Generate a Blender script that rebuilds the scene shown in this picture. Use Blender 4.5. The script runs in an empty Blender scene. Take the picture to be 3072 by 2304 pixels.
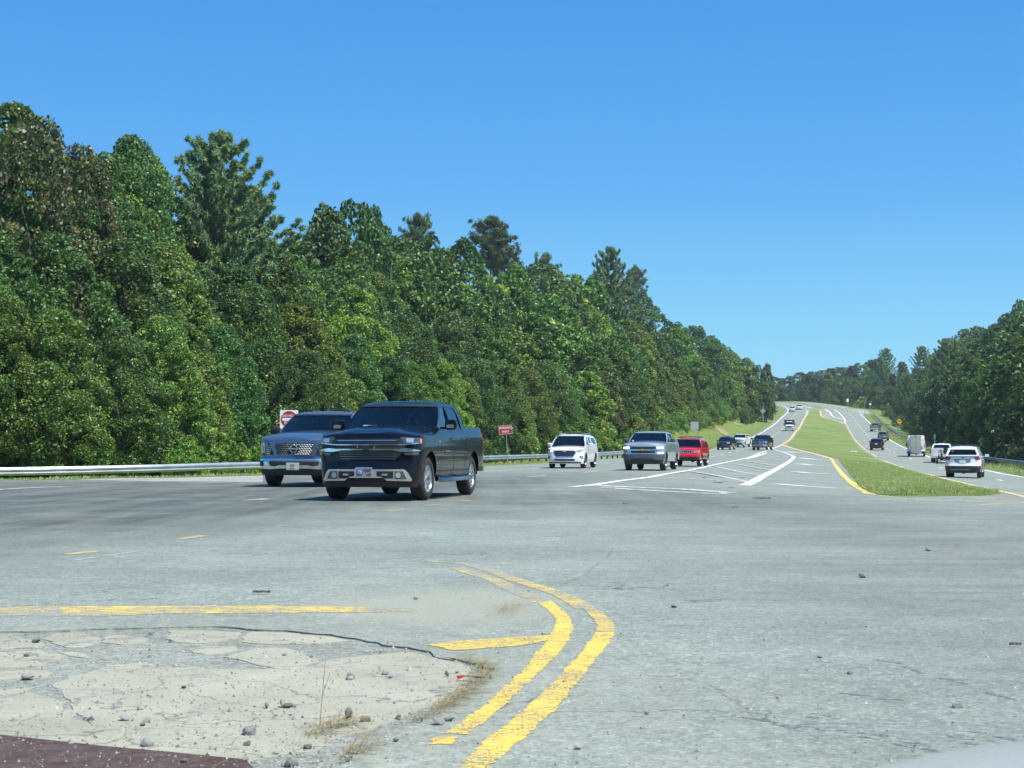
import bpy, bmesh, math, random, bisect
import numpy as np
from mathutils import Vector, Matrix, noise
from mathutils.geometry import delaunay_2d_cdt
random.seed(7); np.random.seed(7)
R = math.radians
scene = bpy.context.scene
COL = scene.collection
# ---------------------------------------------------------------- camera model and terrain
FPX = 4861.0            # focal length in photograph pixels (3072 wide)
CX, CY = 1536.0, 1152.0
HOR = 1345.8            # image row of the eye level
CAMH = 1.0
PITCH = math.atan((HOR - CY) / FPX)
CR = {'a': (2500, 1180, .2586), 'b': (2200, 1180, .18083), 'c': (1700, 1300, .27125), 'd': (0, 1340, .36166),
      'e': (2300, 1180, .09042), 'f': (0, 1640, .36166), 'g': (700, 1640, .36166), 'h': (1200, 1640, .4002),
      'i': (300, 1900, .4973), 'j': (1400, 1340, .27125), 'k': (2200, 1880, .3942), 's': (0, 0, 1.0),
      'D': (0, 0, 1.38879), 'p': (1440, 1200, .4069), 'q': (740, 1160, .3436)}

def pchip(xs, ys):
    xs = list(xs); ys = list(ys); n = len(xs)
    d = [(ys[i + 1] - ys[i]) / (xs[i + 1] - xs[i]) for i in range(n - 1)]
    m = [d[0]] + [0 if d[i - 1] * d[i] <= 0 else 2 * d[i - 1] * d[i] / (d[i - 1] + d[i]) for i in range(1, n - 1)] + [d[-1]]
    def f(x):
        if x <= xs[0]: return ys[0] + m[0] * (x - xs[0])
        if x >= xs[-1]: return ys[-1] + m[-1] * (x - xs[-1])
        i = bisect.bisect_right(xs, x) - 1
        h = xs[i + 1] - xs[i]; t = (x - xs[i]) / h
        return ((2*t**3 - 3*t*t + 1) * ys[i] + (t**3 - 2*t*t + t) * h * m[i] + (-2*t**3 + 3*t*t) * ys[i + 1] + (t**3 - t*t) * h * m[i + 1])
    return f
def sstep(a, b, x):
    t = min(1, max(0, (x - a) / (b - a))); return t * t * (3 - 2 * t)
EZ = pchip([-50, 0, 60, 80, 110, 150, 200, 243, 299, 338, 380, 430, 507, 580, 640, 700, 900, 2500],
           [0, 0, 0, -.05, 0, .2, .78, 1.32, 2.6, 4.05, 5.5, 7.9, 12.6, 17.0, 19.6, 20.9, 22, 22])
def E(x, y):
    xc = 20 + (y - 87) * .16
    return EZ(y) - .7 * sstep(xc - 12, xc + 12, x) * sstep(18, 50, y) * (1 - sstep(150, 320, y))
def ray(sx, sy):
    dx = (sx - CX) / FPX; dz = -(sy - CY) / FPX
    c, s = math.cos(PITCH), math.sin(PITCH)
    return dx, c - s * dz, s + c * dz
def W(cr, u, v, fn=None):
    """ground point seen at crop position (u,v)"""
    fn = fn or E
    ox, oy, sc = CR[cr]
    dx, dy, dz = ray(ox + u * sc, oy + v * sc)
    y0 = 2.0; prev = CAMH + dz / dy * y0 - fn(dx / dy * y0, y0)
    y = y0
    while y < 900:
        ny = y * 1.02 + .05
        cur = CAMH + dz / dy * ny - fn(dx / dy * ny, ny)
        if cur <= 0:
            lo, hi = y, ny
            for _ in range(30):
                m = (lo + hi) / 2
                if CAMH + dz / dy * m - fn(dx / dy * m, m) > 0: lo = m
                else: hi = m
            return (dx / dy * lo, lo)
        y = ny; prev = cur
    y = 680.0
    return (dx / dy * y, y)
def WW(cr, *pts): return [W(cr, u, v) for u, v in pts]
def proj(x, y, z):
    c, s = math.cos(PITCH), math.sin(PITCH)
    zz = z - CAMH
    f = y * c + zz * s; up = -y * s + zz * c
    return CX + FPX * x / f, CY - FPX * up / f

# ---------------------------------------------------------------- camera, sky, sun, exposure
cam_d = bpy.data.cameras.new('camera'); cam = bpy.data.objects.new('camera', cam_d); COL.objects.link(cam)
cam.location = (0, 0, CAMH); cam.rotation_euler = (R(90) + PITCH, 0, 0)
cam_d.sensor_width = 36; cam_d.lens = 36 * FPX / 3072; cam_d.clip_end = 6000; cam_d.clip_start = .05
cam_d.dof.use_dof = True; cam_d.dof.focus_distance = 32; cam_d.dof.aperture_fstop = 16
scene.camera = cam
SUN_EL, SUN_AZ = R(58), math.atan2(.80, -.60)      # azimuth clockwise from +Y
world = bpy.data.worlds.new('World'); scene.world = world; world.use_nodes = True
wn = world.node_tree; wn.nodes.clear()
sky = wn.nodes.new('ShaderNodeTexSky'); sky.sky_type = 'NISHITA'; sky.sun_disc = False
sky.sun_elevation = SUN_EL; sky.sun_rotation = SUN_AZ
sky.air_density = .85; sky.dust_density = .0; sky.ozone_density = 3.0; sky.altitude = 300
hs = wn.nodes.new('ShaderNodeHueSaturation'); hs.inputs['Saturation'].default_value = 1.15; hs.inputs['Hue'].default_value = .495
bg = wn.nodes.new('ShaderNodeBackground'); bg.inputs['Strength'].default_value = .125
wo = wn.nodes.new('ShaderNodeOutputWorld')
tcw = wn.nodes.new('ShaderNodeTexCoord'); sxw = wn.nodes.new('ShaderNodeSeparateXYZ'); wn.links.new(tcw.outputs['Generated'], sxw.inputs[0])
crw = wn.nodes.new('ShaderNodeValToRGB'); wn.links.new(sxw.outputs[2], crw.inputs[0])
for i_, (p_, c_) in enumerate([(0.0, (.30, .78, 1.0)), (.06, (.23, .68, 1.0)), (.16, (.105, .44, .95)), (.30, (.050, .31, .84)), (1.0, (.045, .20, .55))]):
    if i_ > 1: crw.color_ramp.elements.new(.5)
    crw.color_ramp.elements[i_].position = p_; crw.color_ramp.elements[i_].color = (*c_, 1)
scw = wn.nodes.new('ShaderNodeVectorMath'); scw.operation = 'SCALE'; scw.inputs['Scale'].default_value = 5.6; wn.links.new(crw.outputs[0], scw.inputs[0])
mxw = wn.nodes.new('ShaderNodeMix'); mxw.data_type = 'RGBA'; mxw.inputs['Factor'].default_value = .84
wn.links.new(sky.outputs[0], hs.inputs['Color']); wn.links.new(hs.outputs[0], mxw.inputs['A']); wn.links.new(scw.outputs[0], mxw.inputs['B']); wn.links.new(mxw.outputs['Result'], bg.inputs[0]); wn.links.new(bg.outputs[0], wo.inputs[0])
sl = bpy.data.lights.new('sun', 'SUN'); so = bpy.data.objects.new('sun', sl); COL.objects.link(so)
sl.energy = 5.0; sl.angle = R(.53); sl.color = (1, .97, .91)
sdir = Vector((math.sin(SUN_AZ) * math.cos(SUN_EL), math.cos(SUN_AZ) * math.cos(SUN_EL), math.sin(SUN_EL)))
so.rotation_euler = sdir.to_track_quat('Z', 'Y').to_euler(); so.location = (60, -40, 90)
vs = scene.view_settings; vs.view_transform = 'Standard'; vs.look = 'None'; vs.gamma = 1; vs.use_curve_mapping = False
vs.exposure = 0.45

# ---------------------------------------------------------------- helpers
def tag(o, label=None, cat=None, group=None, kind=None):
    if label: o['label'] = label
    if cat: o['category'] = cat
    if group: o['group'] = group
    if kind: o['kind'] = kind
    return o
def thing(name, label, cat, loc=(0, 0, 0), rot=(0, 0, 0), group=None, scale=None):
    o = bpy.data.objects.new(name, None); COL.objects.link(o); o.empty_display_size = .2
    o.location = loc; o.rotation_euler = rot
    if scale: o.scale = scale
    return tag(o, label, cat, group)
def link(name, me, parent=None, **kw):
    o = bpy.data.objects.new(name, me); COL.objects.link(o)
    if parent: o.parent = parent
    return tag(o, **kw)
def mk(name, v, f, m, parent=None, fm=None, smooth=False, sharp=35, **kw):
    me = bpy.data.meshes.new(name); me.from_pydata([tuple(p) for p in v], [], f)
    ms = m if isinstance(m, (list, tuple)) else [m]
    for x in ms: me.materials.append(x)
    if fm: me.polygons.foreach_set('material_index', fm)
    if smooth:
        me.polygons.foreach_set('use_smooth', [True] * len(me.polygons)); me.update()
        me.set_sharp_from_angle(angle=R(sharp))
    me.update()
    return link(name, me, parent, **kw)
def quads_mesh(name, P, m):
    """P: (N,4,3) array of quads -> mesh data"""
    n = len(P); me = bpy.data.meshes.new(name)
    me.vertices.add(n * 4); me.vertices.foreach_set('co', P.reshape(-1).astype(np.float32))
    me.loops.add(n * 4); me.loops.foreach_set('vertex_index', np.arange(n * 4, dtype=np.int32))
    me.polygons.add(n); me.polygons.foreach_set('loop_start', np.arange(0, n * 4, 4, dtype=np.int32))
    me.update(calc_edges=True); me.materials.append(m)
    return me
class MB:
    """collects simple shapes into one mesh"""
    def __init__(s): s.v = []; s.f = []; s.m = []
    def add(s, v, f, mi=0):
        b = len(s.v); s.v += [tuple(p) for p in v]; s.f += [tuple(b + i for i in q) for q in f]; s.m += [mi] * len(f); return s
    def box(s, c, d, mi=0, M=None, taper=1.0):
        x, y, z = d[0] / 2, d[1] / 2, d[2] / 2
        v = [Vector((sx * x * (taper if sz > 0 else 1), sy * y * (taper if sz > 0 else 1), sz * z)) for sz in (-1, 1) for sy in (-1, 1) for sx in (-1, 1)]
        if M is not None: v = [M @ p for p in v]
        v = [p + Vector(c) for p in v]
        return s.add(v, [(0, 2, 3, 1), (4, 5, 7, 6), (0, 1, 5, 4), (2, 6, 7, 3), (0, 4, 6, 2), (1, 3, 7, 5)], mi)
    def tube(s, pts, r, n=8, mi=0, cap=True):
        pts = [Vector(p) for p in pts]; rr = r if isinstance(r, (list, tuple)) else [r] * len(pts)
        b = []; up = None
        for i, p in enumerate(pts):
            d = (pts[min(i + 1, len(pts) - 1)] - pts[max(i - 1, 0)]).normalized()
            if up is None: up = Vector((0, 0, 1)) if abs(d.z) < .9 else Vector((1, 0, 0))
            a = d.cross(up).normalized(); c = a.cross(d).normalized(); up = c
            b += [p + (a * math.cos(t) + c * math.sin(t)) * rr[i] for t in [2 * math.pi * k / n for k in range(n)]]
        f = [(i * n + k, i * n + (k + 1) % n, (i + 1) * n + (k + 1) % n, (i + 1) * n + k) for i in range(len(pts) - 1) for k in range(n)]
        if cap: f += [tuple(range(n))[::-1], tuple((len(pts) - 1) * n + k for k in range(n))]
        return s.add(b, f, mi)
    def lathe(s, prof, n=32, axis='y', c=(0, 0, 0), mi=0):
        v = []
        for (r, h) in prof:
            for k in range(n):
                t = 2 * math.pi * k / n; a, b2 = r * math.cos(t), r * math.sin(t)
                p = (a, h, b2) if axis == 'y' else ((h, a, b2) if axis == 'x' else (a, b2, h))
                v.append((p[0] + c[0], p[1] + c[1], p[2] + c[2]))
        f = [(i * n + k, i * n + (k + 1) % n, (i + 1) * n + (k + 1) % n, (i + 1) * n + k) for i in range(len(prof) - 1) for k in range(n)]
        return s.add(v, f, mi)
    def prism(s, poly, h0, h1, axis='z', mi=0, M=None):
        n = len(poly)
        def mkp(p, h): return (p[0], p[1], h) if axis == 'z' else ((p[0], h, p[1]) if axis == 'y' else (h, p[0], p[1]))
        v = [Vector(mkp(p, h0)) for p in poly] + [Vector(mkp(p, h1)) for p in poly]
        if M is not None: v = [M @ p for p in v]
        return s.add(v, [tuple(range(n))[::-1], tuple(range(n, 2 * n))] + [(i, (i + 1) % n, n + (i + 1) % n, n + i) for i in range(n)], mi)
    def build(s, name, m, parent=None, smooth=False, sharp=35, **kw):
        return mk(name, s.v, s.f, m, parent, fm=s.m if isinstance(m, (list, tuple)) else None, smooth=smooth, sharp=sharp, **kw)

# ---------------------------------------------------------------- materials
MATS = {}
def nt(name):
    m = bpy.data.materials.new(name); m.use_nodes = True
    return m, m.node_tree, m.node_tree.nodes['Principled BSDF']
def N(t, ty, **kw):
    n = t.nodes.new(ty)
    for k, v in kw.items():
        if hasattr(n, k): setattr(n, k, v)
        else: n.inputs[k.replace('_', ' ')].default_value = v
    return n
def ramp(t, fac, stops):
    r = t.nodes.new('ShaderNodeValToRGB'); e = r.color_ramp.elements
    while len(e) < len(stops): e.new(.5)
    for i, (p, c) in enumerate(stops):
        e[i].position = p; e[i].color = (c, c, c, 1) if isinstance(c, (int, float)) else (*c, 1)
    t.links.new(fac, r.inputs[0]); return r.outputs[0]
def mixc(t, fac, a, b, mode='MIX'):
    n = t.nodes.new('ShaderNodeMix'); n.data_type = 'RGBA'; n.blend_type = mode
    for s, x in ((n.inputs['Factor'], fac), (n.inputs['A'], a), (n.inputs['B'], b)):
        if isinstance(x, (int, float)): s.default_value = x
        elif isinstance(x, tuple): s.default_value = (*x, 1)
        else: t.links.new(x, s)
    return n.outputs['Result']
def mth(t, op, a, b=0.0, c=None):
    n = t.nodes.new('ShaderNodeMath'); n.operation = op
    for i, x in enumerate([a, b] + ([c] if c is not None else [])):
        if isinstance(x, (int, float)): n.inputs[i].default_value = x
        else: t.links.new(x, n.inputs[i])
    return n.outputs[0]
def coords(t, sc=(1, 1, 1), rot=(0, 0, 0), kind='Object', loc=(0, 0, 0)):
    tc = t.nodes.new('ShaderNodeTexCoord'); mp = t.nodes.new('ShaderNodeMapping')
    mp.inputs['Scale'].default_value = sc; mp.inputs['Rotation'].default_value = rot; mp.inputs['Location'].default_value = loc
    t.links.new(tc.outputs[kind], mp.inputs[0]); return mp.outputs[0]
def noi(t, vec, scale, detail=3, rough=.55, out=0):
    n = t.nodes.new('ShaderNodeTexNoise'); n.inputs['Scale'].default_value = scale; n.inputs['Detail'].default_value = detail; n.inputs['Roughness'].default_value = rough
    t.links.new(vec, n.inputs['Vector']); return n.outputs[out]
def vor(t, vec, scale, feature='F1', out='Color'):
    n = t.nodes.new('ShaderNodeTexVoronoi'); n.feature = feature; n.inputs['Scale'].default_value = scale
    t.links.new(vec, n.inputs['Vector']); return n.outputs[out]
def bump(t, bs, h, dist=.01, strength=.5):
    b = t.nodes.new('ShaderNodeBump'); b.inputs['Distance'].default_value = dist; b.inputs['Strength'].default_value = strength
    t.links.new(h, b.inputs['Height']); t.links.new(b.outputs[0], bs.inputs['Normal'])
def flat(name, c, rough=.5, metal=0, spec=.5, var=.08, coat=0, vs=3.0):
    """plain material with a slight procedural variation"""
    if name in MATS: return MATS[name]
    m, t, b = nt(name)
    n = noi(t, coords(t), vs, 4)
    col = mixc(t, ramp(t, n, [(.3, 0.0), (.7, 1.0)]), tuple(x * (1 - var) for x in c), tuple(min(1, x * (1 + var)) for x in c))
    t.links.new(col, b.inputs['Base Color'])
    b.inputs['Roughness'].default_value = rough; b.inputs['Metallic'].default_value = metal; b.inputs['Specular IOR Level'].default_value = spec
    b.inputs['Coat Weight'].default_value = coat; b.inputs['Coat Roughness'].default_value = .03
    MATS[name] = m; return m
def emit(name, c, s):
    if name in MATS: return MATS[name]
    m, t, b = nt(name); b.inputs['Base Color'].default_value = (*c, 1); b.inputs['Emission Color'].default_value = (*c, 1); b.inputs['Emission Strength'].default_value = s
    MATS[name] = m; return m

SILT = W('h', 330, 440)
def asphalt_nodes(t, b, base=(.256, .290, .248), tone=True):
    v = coords(t, kind='Object')
    ag = vor(t, v, 75)                                           # aggregate chips
    bw = t.nodes.new('ShaderNodeRGBToBW'); t.links.new(ag, bw.inputs[0])
    chip = ramp(t, bw.outputs[0], [(0.0, .62), (.35, .9), (.7, 1.08), (.97, 1.55)])
    ag2 = vor(t, v, 28); bw2 = t.nodes.new('ShaderNodeRGBToBW'); t.links.new(ag2, bw2.inputs[0])
    chip2 = ramp(t, bw2.outputs[0], [(0.0, .80), (.5, 1.0), (1.0, 1.18)])
    big = ramp(t, noi(t, v, .35, 5, .6), [(.3, .80), (.7, 1.14)])
    mid = ramp(t, noi(t, v, 3.5, 5, .65), [(.3, .88), (.7, 1.1)])
    c = mixc(t, 1.0, base, chip, 'MULTIPLY')
    c = mixc(t, 1.0, c, chip2, 'MULTIPLY'); c = mixc(t, 1.0, c, big, 'MULTIPLY'); c = mixc(t, 1.0, c, mid, 'MULTIPLY')
    if tone:
        a = R(11.3)
        # streaks of rubber and oil that run with the traffic of the highway
        sv = coords(t, (1.0, .045, 1), (0, 0, a), loc=(0, 0, 0))
        st = noi(t, sv, 1.6, 5, .6)
        sx = t.nodes.new('ShaderNodeSeparateXYZ'); t.links.new(coords(t, (1, 1, 1), (0, 0, a)), sx.inputs[0])
        u = sx.outputs[0]                                       # lateral position across the lanes (truck lane about -8.9)
        lane = ramp(t, mth(t, 'MULTIPLY_ADD', u, 1 / 30.0, 1.0), [(0.03, 0.0), (.20, .9), (.68, 1.0), (.80, 0.10), (.9, .0)])
        syy = t.nodes.new('ShaderNodeSeparateXYZ'); t.links.new(coords(t), syy.inputs[0]); wob = mth(t, 'MULTIPLY_ADD', noi(t, coords(t, (.2, 1, 1)), .3, 4), 8.0, -4.0)
        yy = mth(t, 'ADD', syy.outputs[1], wob)
        lane = mth(t, 'MULTIPLY', lane, ramp(t, mth(t, 'MULTIPLY', yy, .01), [(.12, .25), (.22, 1.0), (.48, .9), (.75, .12)]))
        cross = mth(t, 'MULTIPLY', ramp(t, mth(t, 'MULTIPLY', yy, .01), [(.22, 0.0), (.29, 1.0), (.36, 1.0), (.46, 0.0)]), ramp(t, mth(t, 'MULTIPLY_ADD', syy.outputs[0], .05, .5), [(.70, 1.0), (.95, 0.0)]))
        lane = mth(t, 'MAXIMUM', lane, mth(t, 'MULTIPLY', cross, .62))
        dark = mth(t, 'MULTIPLY', lane, ramp(t, st, [(.30, 1.0), (.66, .55)]))
        c = mixc(t, mth(t, 'MULTIPLY', dark, .86), c, (.040, .048, .050))
        # turning traffic on the right hand side of the mouth
        rv = coords(t, (.09, .9, 1), (0, 0, R(8)))
        rs = ramp(t, noi(t, rv, 2.6, 5, .65), [(.44, 0.0), (.68, 1.0)])
        sy = t.nodes.new('ShaderNodeSeparateXYZ'); t.links.new(coords(t), sy.inputs[0])
        zone = mth(t, 'MULTIPLY', ramp(t, mth(t, 'MULTIPLY_ADD', sy.outputs[0], .1, .1), [(.12, 0.0), (.5, 1.0)]),
                   ramp(t, mth(t, 'MULTIPLY', sy.outputs[1], 1 / 60.0), [(.0, 0.6), (.18, 1.0), (.36, .7), (.6, 0.0)]))
        c = mixc(t, mth(t, 'MULTIPLY', mth(t, 'MULTIPLY', mth(t, 'MULTIPLY_ADD', rs, .6, .4), zone), .80), c, (.135, .145, .138))
        # pale dust
        du = mth(t, 'MULTIPLY', ramp(t, noi(t, v, .55, 5, .6), [(.5, 0.0), (.75, 1.0)]), .28)
        c = mixc(t, du, c, (.40, .40, .34))
        # silt washed over the island tip
        mp_ = coords(t, (1 / 1.05, 1 / 1.75, 1), (0, 0, 0), loc=(-SILT[0] / 1.05, -SILT[1] / 1.75, 0)); ln = t.nodes.new('ShaderNodeVectorMath'); ln.operation = 'LENGTH'
        nz = t.nodes.new('ShaderNodeVectorMath'); nz.operation = 'ADD'; nn_ = t.nodes.new('ShaderNodeVectorMath'); nn_.operation = 'SCALE'; nn_.inputs['Scale'].default_value = .7
        tn_ = t.nodes.new('ShaderNodeTexNoise'); tn_.inputs['Scale'].default_value = 1.5; tn_.inputs['Detail'].default_value = 5; t.links.new(v, tn_.inputs['Vector'])
        sb_ = t.nodes.new('ShaderNodeVectorMath'); sb_.operation = 'SUBTRACT'; sb_.inputs[1].default_value = (.5, .5, .5); t.links.new(tn_.outputs['Color'], sb_.inputs[0])
        t.links.new(sb_.outputs[0], nn_.inputs[0]); t.links.new(mp_, nz.inputs[0]); t.links.new(nn_.outputs[0], nz.inputs[1]); t.links.new(nz.outputs[0], ln.inputs[0])
        sm = ramp(t, ln.outputs['Value'], [(.45, .95), (1.0, 0.0)])
        c = mixc(t, mth(t, 'MULTIPLY', sm, ramp(t, noi(t, v, 45, 3), [(.35, .55), (.6, 1.0)])), c, (.335, .335, .265))
        # sandy dust spread round the worn hollow
        mp2 = coords(t, (1 / 4.2, 1 / 3.4, 1), (0, 0, 0), loc=(2.6 / 4.2, -6.6 / 3.4, 0)); nz2 = t.nodes.new('ShaderNodeVectorMath'); nz2.operation = 'ADD'; t.links.new(mp2, nz2.inputs[0]); t.links.new(nn_.outputs[0], nz2.inputs[1])
        ln2 = t.nodes.new('ShaderNodeVectorMath'); ln2.operation = 'LENGTH'; t.links.new(nz2.outputs[0], ln2.inputs[0])
        c = mixc(t, mth(t, 'MULTIPLY', ramp(t, ln2.outputs['Value'], [(.55, .75), (1.1, 0.0)]), ramp(t, noi(t, v, 6, 6, .75), [(.40, .1), (.62, 1.0)])), c, (.34, .335, .265))
        # hairline cracks
        cr = vor(t, mixv(t, v), .42, 'DISTANCE_TO_EDGE', 'Distance')
        cm = mth(t, 'MULTIPLY', ramp(t, cr, [(0, 1.0), (.006, 0.0)]), ramp(t, noi(t, v, .25, 2), [(.5, 0.0), (.58, .8)]))
        c = mixc(t, cm, c, (.05, .05, .05))
    b.inputs['Roughness'].default_value = .85; b.inputs['Specular IOR Level'].default_value = .15
    bump(t, b, mth(t, 'ADD', bw.outputs[0], mth(t, 'MULTIPLY', noi(t, v, 30, 3), .6)), .008, .9)
    return c
def mixv(t, v):
    n = t.nodes.new('ShaderNodeTexNoise'); n.inputs['Scale'].default_value = 1.2; n.inputs['Detail'].default_value = 4; t.links.new(v, n.inputs['Vector'])
    a = t.nodes.new('ShaderNodeVectorMath'); a.operation = 'SCALE'; a.inputs['Scale'].default_value = 1.6; t.links.new(n.outputs['Color'], a.inputs[0])
    b = t.nodes.new('ShaderNodeVectorMath'); b.operation = 'ADD'; t.links.new(v, b.inputs[0]); t.links.new(a.outputs[0], b.inputs[1]); return b.outputs[0]
def make_asphalt(name, base=(.256, .290, .248), tone=True):
    m, t, b = nt(name); t.links.new(asphalt_nodes(t, b, base, tone), b.inputs['Base Color']); return m
M_ASPH = make_asphalt('old asphalt')
M_ASPH2 = make_asphalt('shoulder asphalt', (.36, .355, .33), False)
M_BASE = make_asphalt('broken base asphalt', (.27, .285, .24), False)
def paint(name, c, wear, stretch=(1, 1, 1), under=(.255, .27, .24), ang=0, scale=9):
    """road paint that has come off the stone chips"""
    m, t, b = nt(name); v = coords(t, stretch, (0, 0, ang)); v0 = coords(t)
    n1 = noi(t, v, scale, 6, .7); n2 = noi(t, v0, 70, 2)
    n1 = mth(t, 'ADD', n1, mth(t, 'MULTIPLY', mth(t, 'SUBTRACT', noi(t, v0, 1.7, 4, .6), .5), .38))
    w = mth(t, 'ADD', n1, mth(t, 'MULTIPLY', mth(t, 'SUBTRACT', n2, .5), .55))
    mask = ramp(t, w, [(max(0, wear - .03), 1.0), (wear + .03, 0.0)])
    pc = mixc(t, ramp(t, noi(t, v0, 6, 4), [(.3, 0.0), (.7, 1.0)]), tuple(x * .86 for x in c), c)
    ag = vor(t, v0, 75); bw = t.nodes.new('ShaderNodeRGBToBW'); t.links.new(ag, bw.inputs[0])
    uc = mixc(t, 1.0, under, ramp(t, bw.outputs[0], [(0, .6), (.97, 1.5)]), 'MULTIPLY')
    t.links.new(mixc(t, mask, pc, uc), b.inputs['Base Color']); b.inputs['Roughness'].default_value = .7
    bump(t, b, mth(t, 'SUBTRACT', mth(t, 'MULTIPLY', noi(t, v0, 60, 3), .5), mask), .005, .9)
    return m
YEL = (.78, .56, .10)
YCR = (.70, .52, .16)
M_YEL = paint('yellow paint', YEL, .435, (1, 5, 1), ang=R(-4), scale=14)
M_YEL_W = paint('worn yellow paint', YEL, .50, (1, 3, 1), scale=8)
M_YEL_F = paint('faded yellow paint', YEL, .56, (1, 3, 1), scale=8)
M_YEL_FAR = paint('far yellow paint', (.74, .55, .20), .40, (1, .3, 1), scale=3)
M_WHT = paint('white paint', (.80, .80, .78), .36, (1, .5, 1), scale=5)
M_HATCH = paint('thin white paint', (.66, .67, .63), .46, (1, .5, 1), scale=5)
M_WHT_W = paint('worn white paint', (.74, .74, .70), .47, (1, .5, 1), scale=5)

def soil(name, a, bcol, sc=1.5):
    m, t, b = nt(name); v = coords(t)
    c = mixc(t, ramp(t, noi(t, v, sc, 6, .65), [(.35, 0.0), (.65, 1.0)]), a, bcol)
    c = mixc(t, 1.0, c, ramp(t, noi(t, v, 22, 4, .7), [(.3, .7), (.7, 1.25)]), 'MULTIPLY')
    t.links.new(c, b.inputs['Base Color']); b.inputs['Roughness'].default_value = .95; b.inputs['Specular IOR Level'].default_value = .2
    bump(t, b, noi(t, v, 14, 5, .7), .05, .8); return m
M_FLOOR = soil('forest floor', (.045, .04, .02), (.03, .045, .015))
M_CLAY = soil('bare clay', (.36, .28, .15), (.24, .25, .10))
def grass_mat(name, a, bcol, dry, dryamt=.5, mow=False):
    m, t, b = nt(name); v = coords(t)
    c = mixc(t, ramp(t, noi(t, v, .35, 5, .6), [(.35, 0.0), (.65, 1.0)]), a, bcol)
    c = mixc(t, mth(t, 'MULTIPLY', ramp(t, noi(t, v, .16, 6, .7), [(.48, 0.0), (.7, 1.0)]), dryamt), c, dry)
    c = mixc(t, 1.0, c, ramp(t, noi(t, v, 5, 6, .8), [(.3, .72), (.7, 1.28)]), 'MULTIPLY')
    if mow:
        st = noi(t, coords(t, (1, .03, 1), (0, 0, R(16))), .5, 3)
        c = mixc(t, 1.0, c, ramp(t, st, [(.35, .88), (.65, 1.12)]), 'MULTIPLY')
    t.links.new(c, b.inputs['Base Color']); b.inputs['Roughness'].default_value = .9; b.inputs['Specular IOR Level'].default_value = .15
    bump(t, b, noi(t, v, 9, 5, .8), .12, .9); return m
M_MEDIAN = grass_mat('mown median grass', (.155, .235, .060), (.20, .275, .085), (.33, .30, .15), .75, True)
M_VERGE = grass_mat('verge grass', (.17, .235, .06), (.14, .205, .05), (.28, .25, .11), .6)
def blade_mat(name, cols):
    m, t, b = nt(name); g = t.nodes.new('ShaderNodeNewGeometry')
    t.links.new(ramp(t, g.outputs['Random Per Island'], cols), b.inputs['Base Color'])
    b.inputs['Roughness'].default_value = .7; b.inputs['Specular IOR Level'].default_value = .2
    tr = t.nodes.new('ShaderNodeBsdfTranslucent'); t.links.new(ramp(t, g.outputs['Random Per Island'], cols), tr.inputs[0])
    mx = t.nodes.new('ShaderNodeMixShader'); mx.inputs[0].default_value = .45
    t.links.new(b.outputs[0], mx.inputs[1]); t.links.new(tr.outputs[0], mx.inputs[2]); t.links.new(mx.outputs[0], t.nodes['Material Output'].inputs[0]); return m
M_BLADE = blade_mat('grass blades', [(0, (.26, .36, .08)), (.4, (.35, .44, .13)), (.7, (.43, .48, .18)), (1, (.58, .54, .30))])
M_STRAW = blade_mat('dry straw', [(0, (.30, .24, .10)), (.6, (.48, .40, .20)), (1, (.22, .20, .08))])

# ---------------------------------------------------------------- polylines and draped sheets
def resample(p, step):
    out = [Vector((*p[0],))]
    for a, b in zip(p[:-1], p[1:]):
        a, b = Vector(a), Vector(b); n = max(1, int((b - a).length / step))
        out += [a.lerp(b, (i + 1) / n) for i in range(n)]
    return out
def smoothline(p, step=2.0):
    """Catmull-Rom through the points"""
    P = [Vector(q) for q in p]; P = [P[0] * 2 - P[1]] + P + [P[-1] * 2 - P[-2]]; out = []
    for i in range(1, len(P) - 2):
        n = max(2, int((P[i + 1] - P[i]).length / step))
        for k in range(n):
            t = k / n
            out.append(.5 * ((2 * P[i]) + (P[i + 1] - P[i - 1]) * t + (2 * P[i - 1] - 5 * P[i] + 4 * P[i + 1] - P[i + 2]) * t * t + (3 * P[i] - P[i - 1] - 3 * P[i + 1] + P[i + 2]) * t ** 3))
    out.append(P[-2]); return out
def inpoly(x, y, p):
    c = False; n = len(p); j = n - 1
    for i in range(n):
        if (p[i][1] > y) != (p[j][1] > y) and x < (p[j][0] - p[i][0]) * (y - p[i][1]) / (p[j][1] - p[i][1]) + p[i][0]: c = not c
        j = i
    return c
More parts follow.
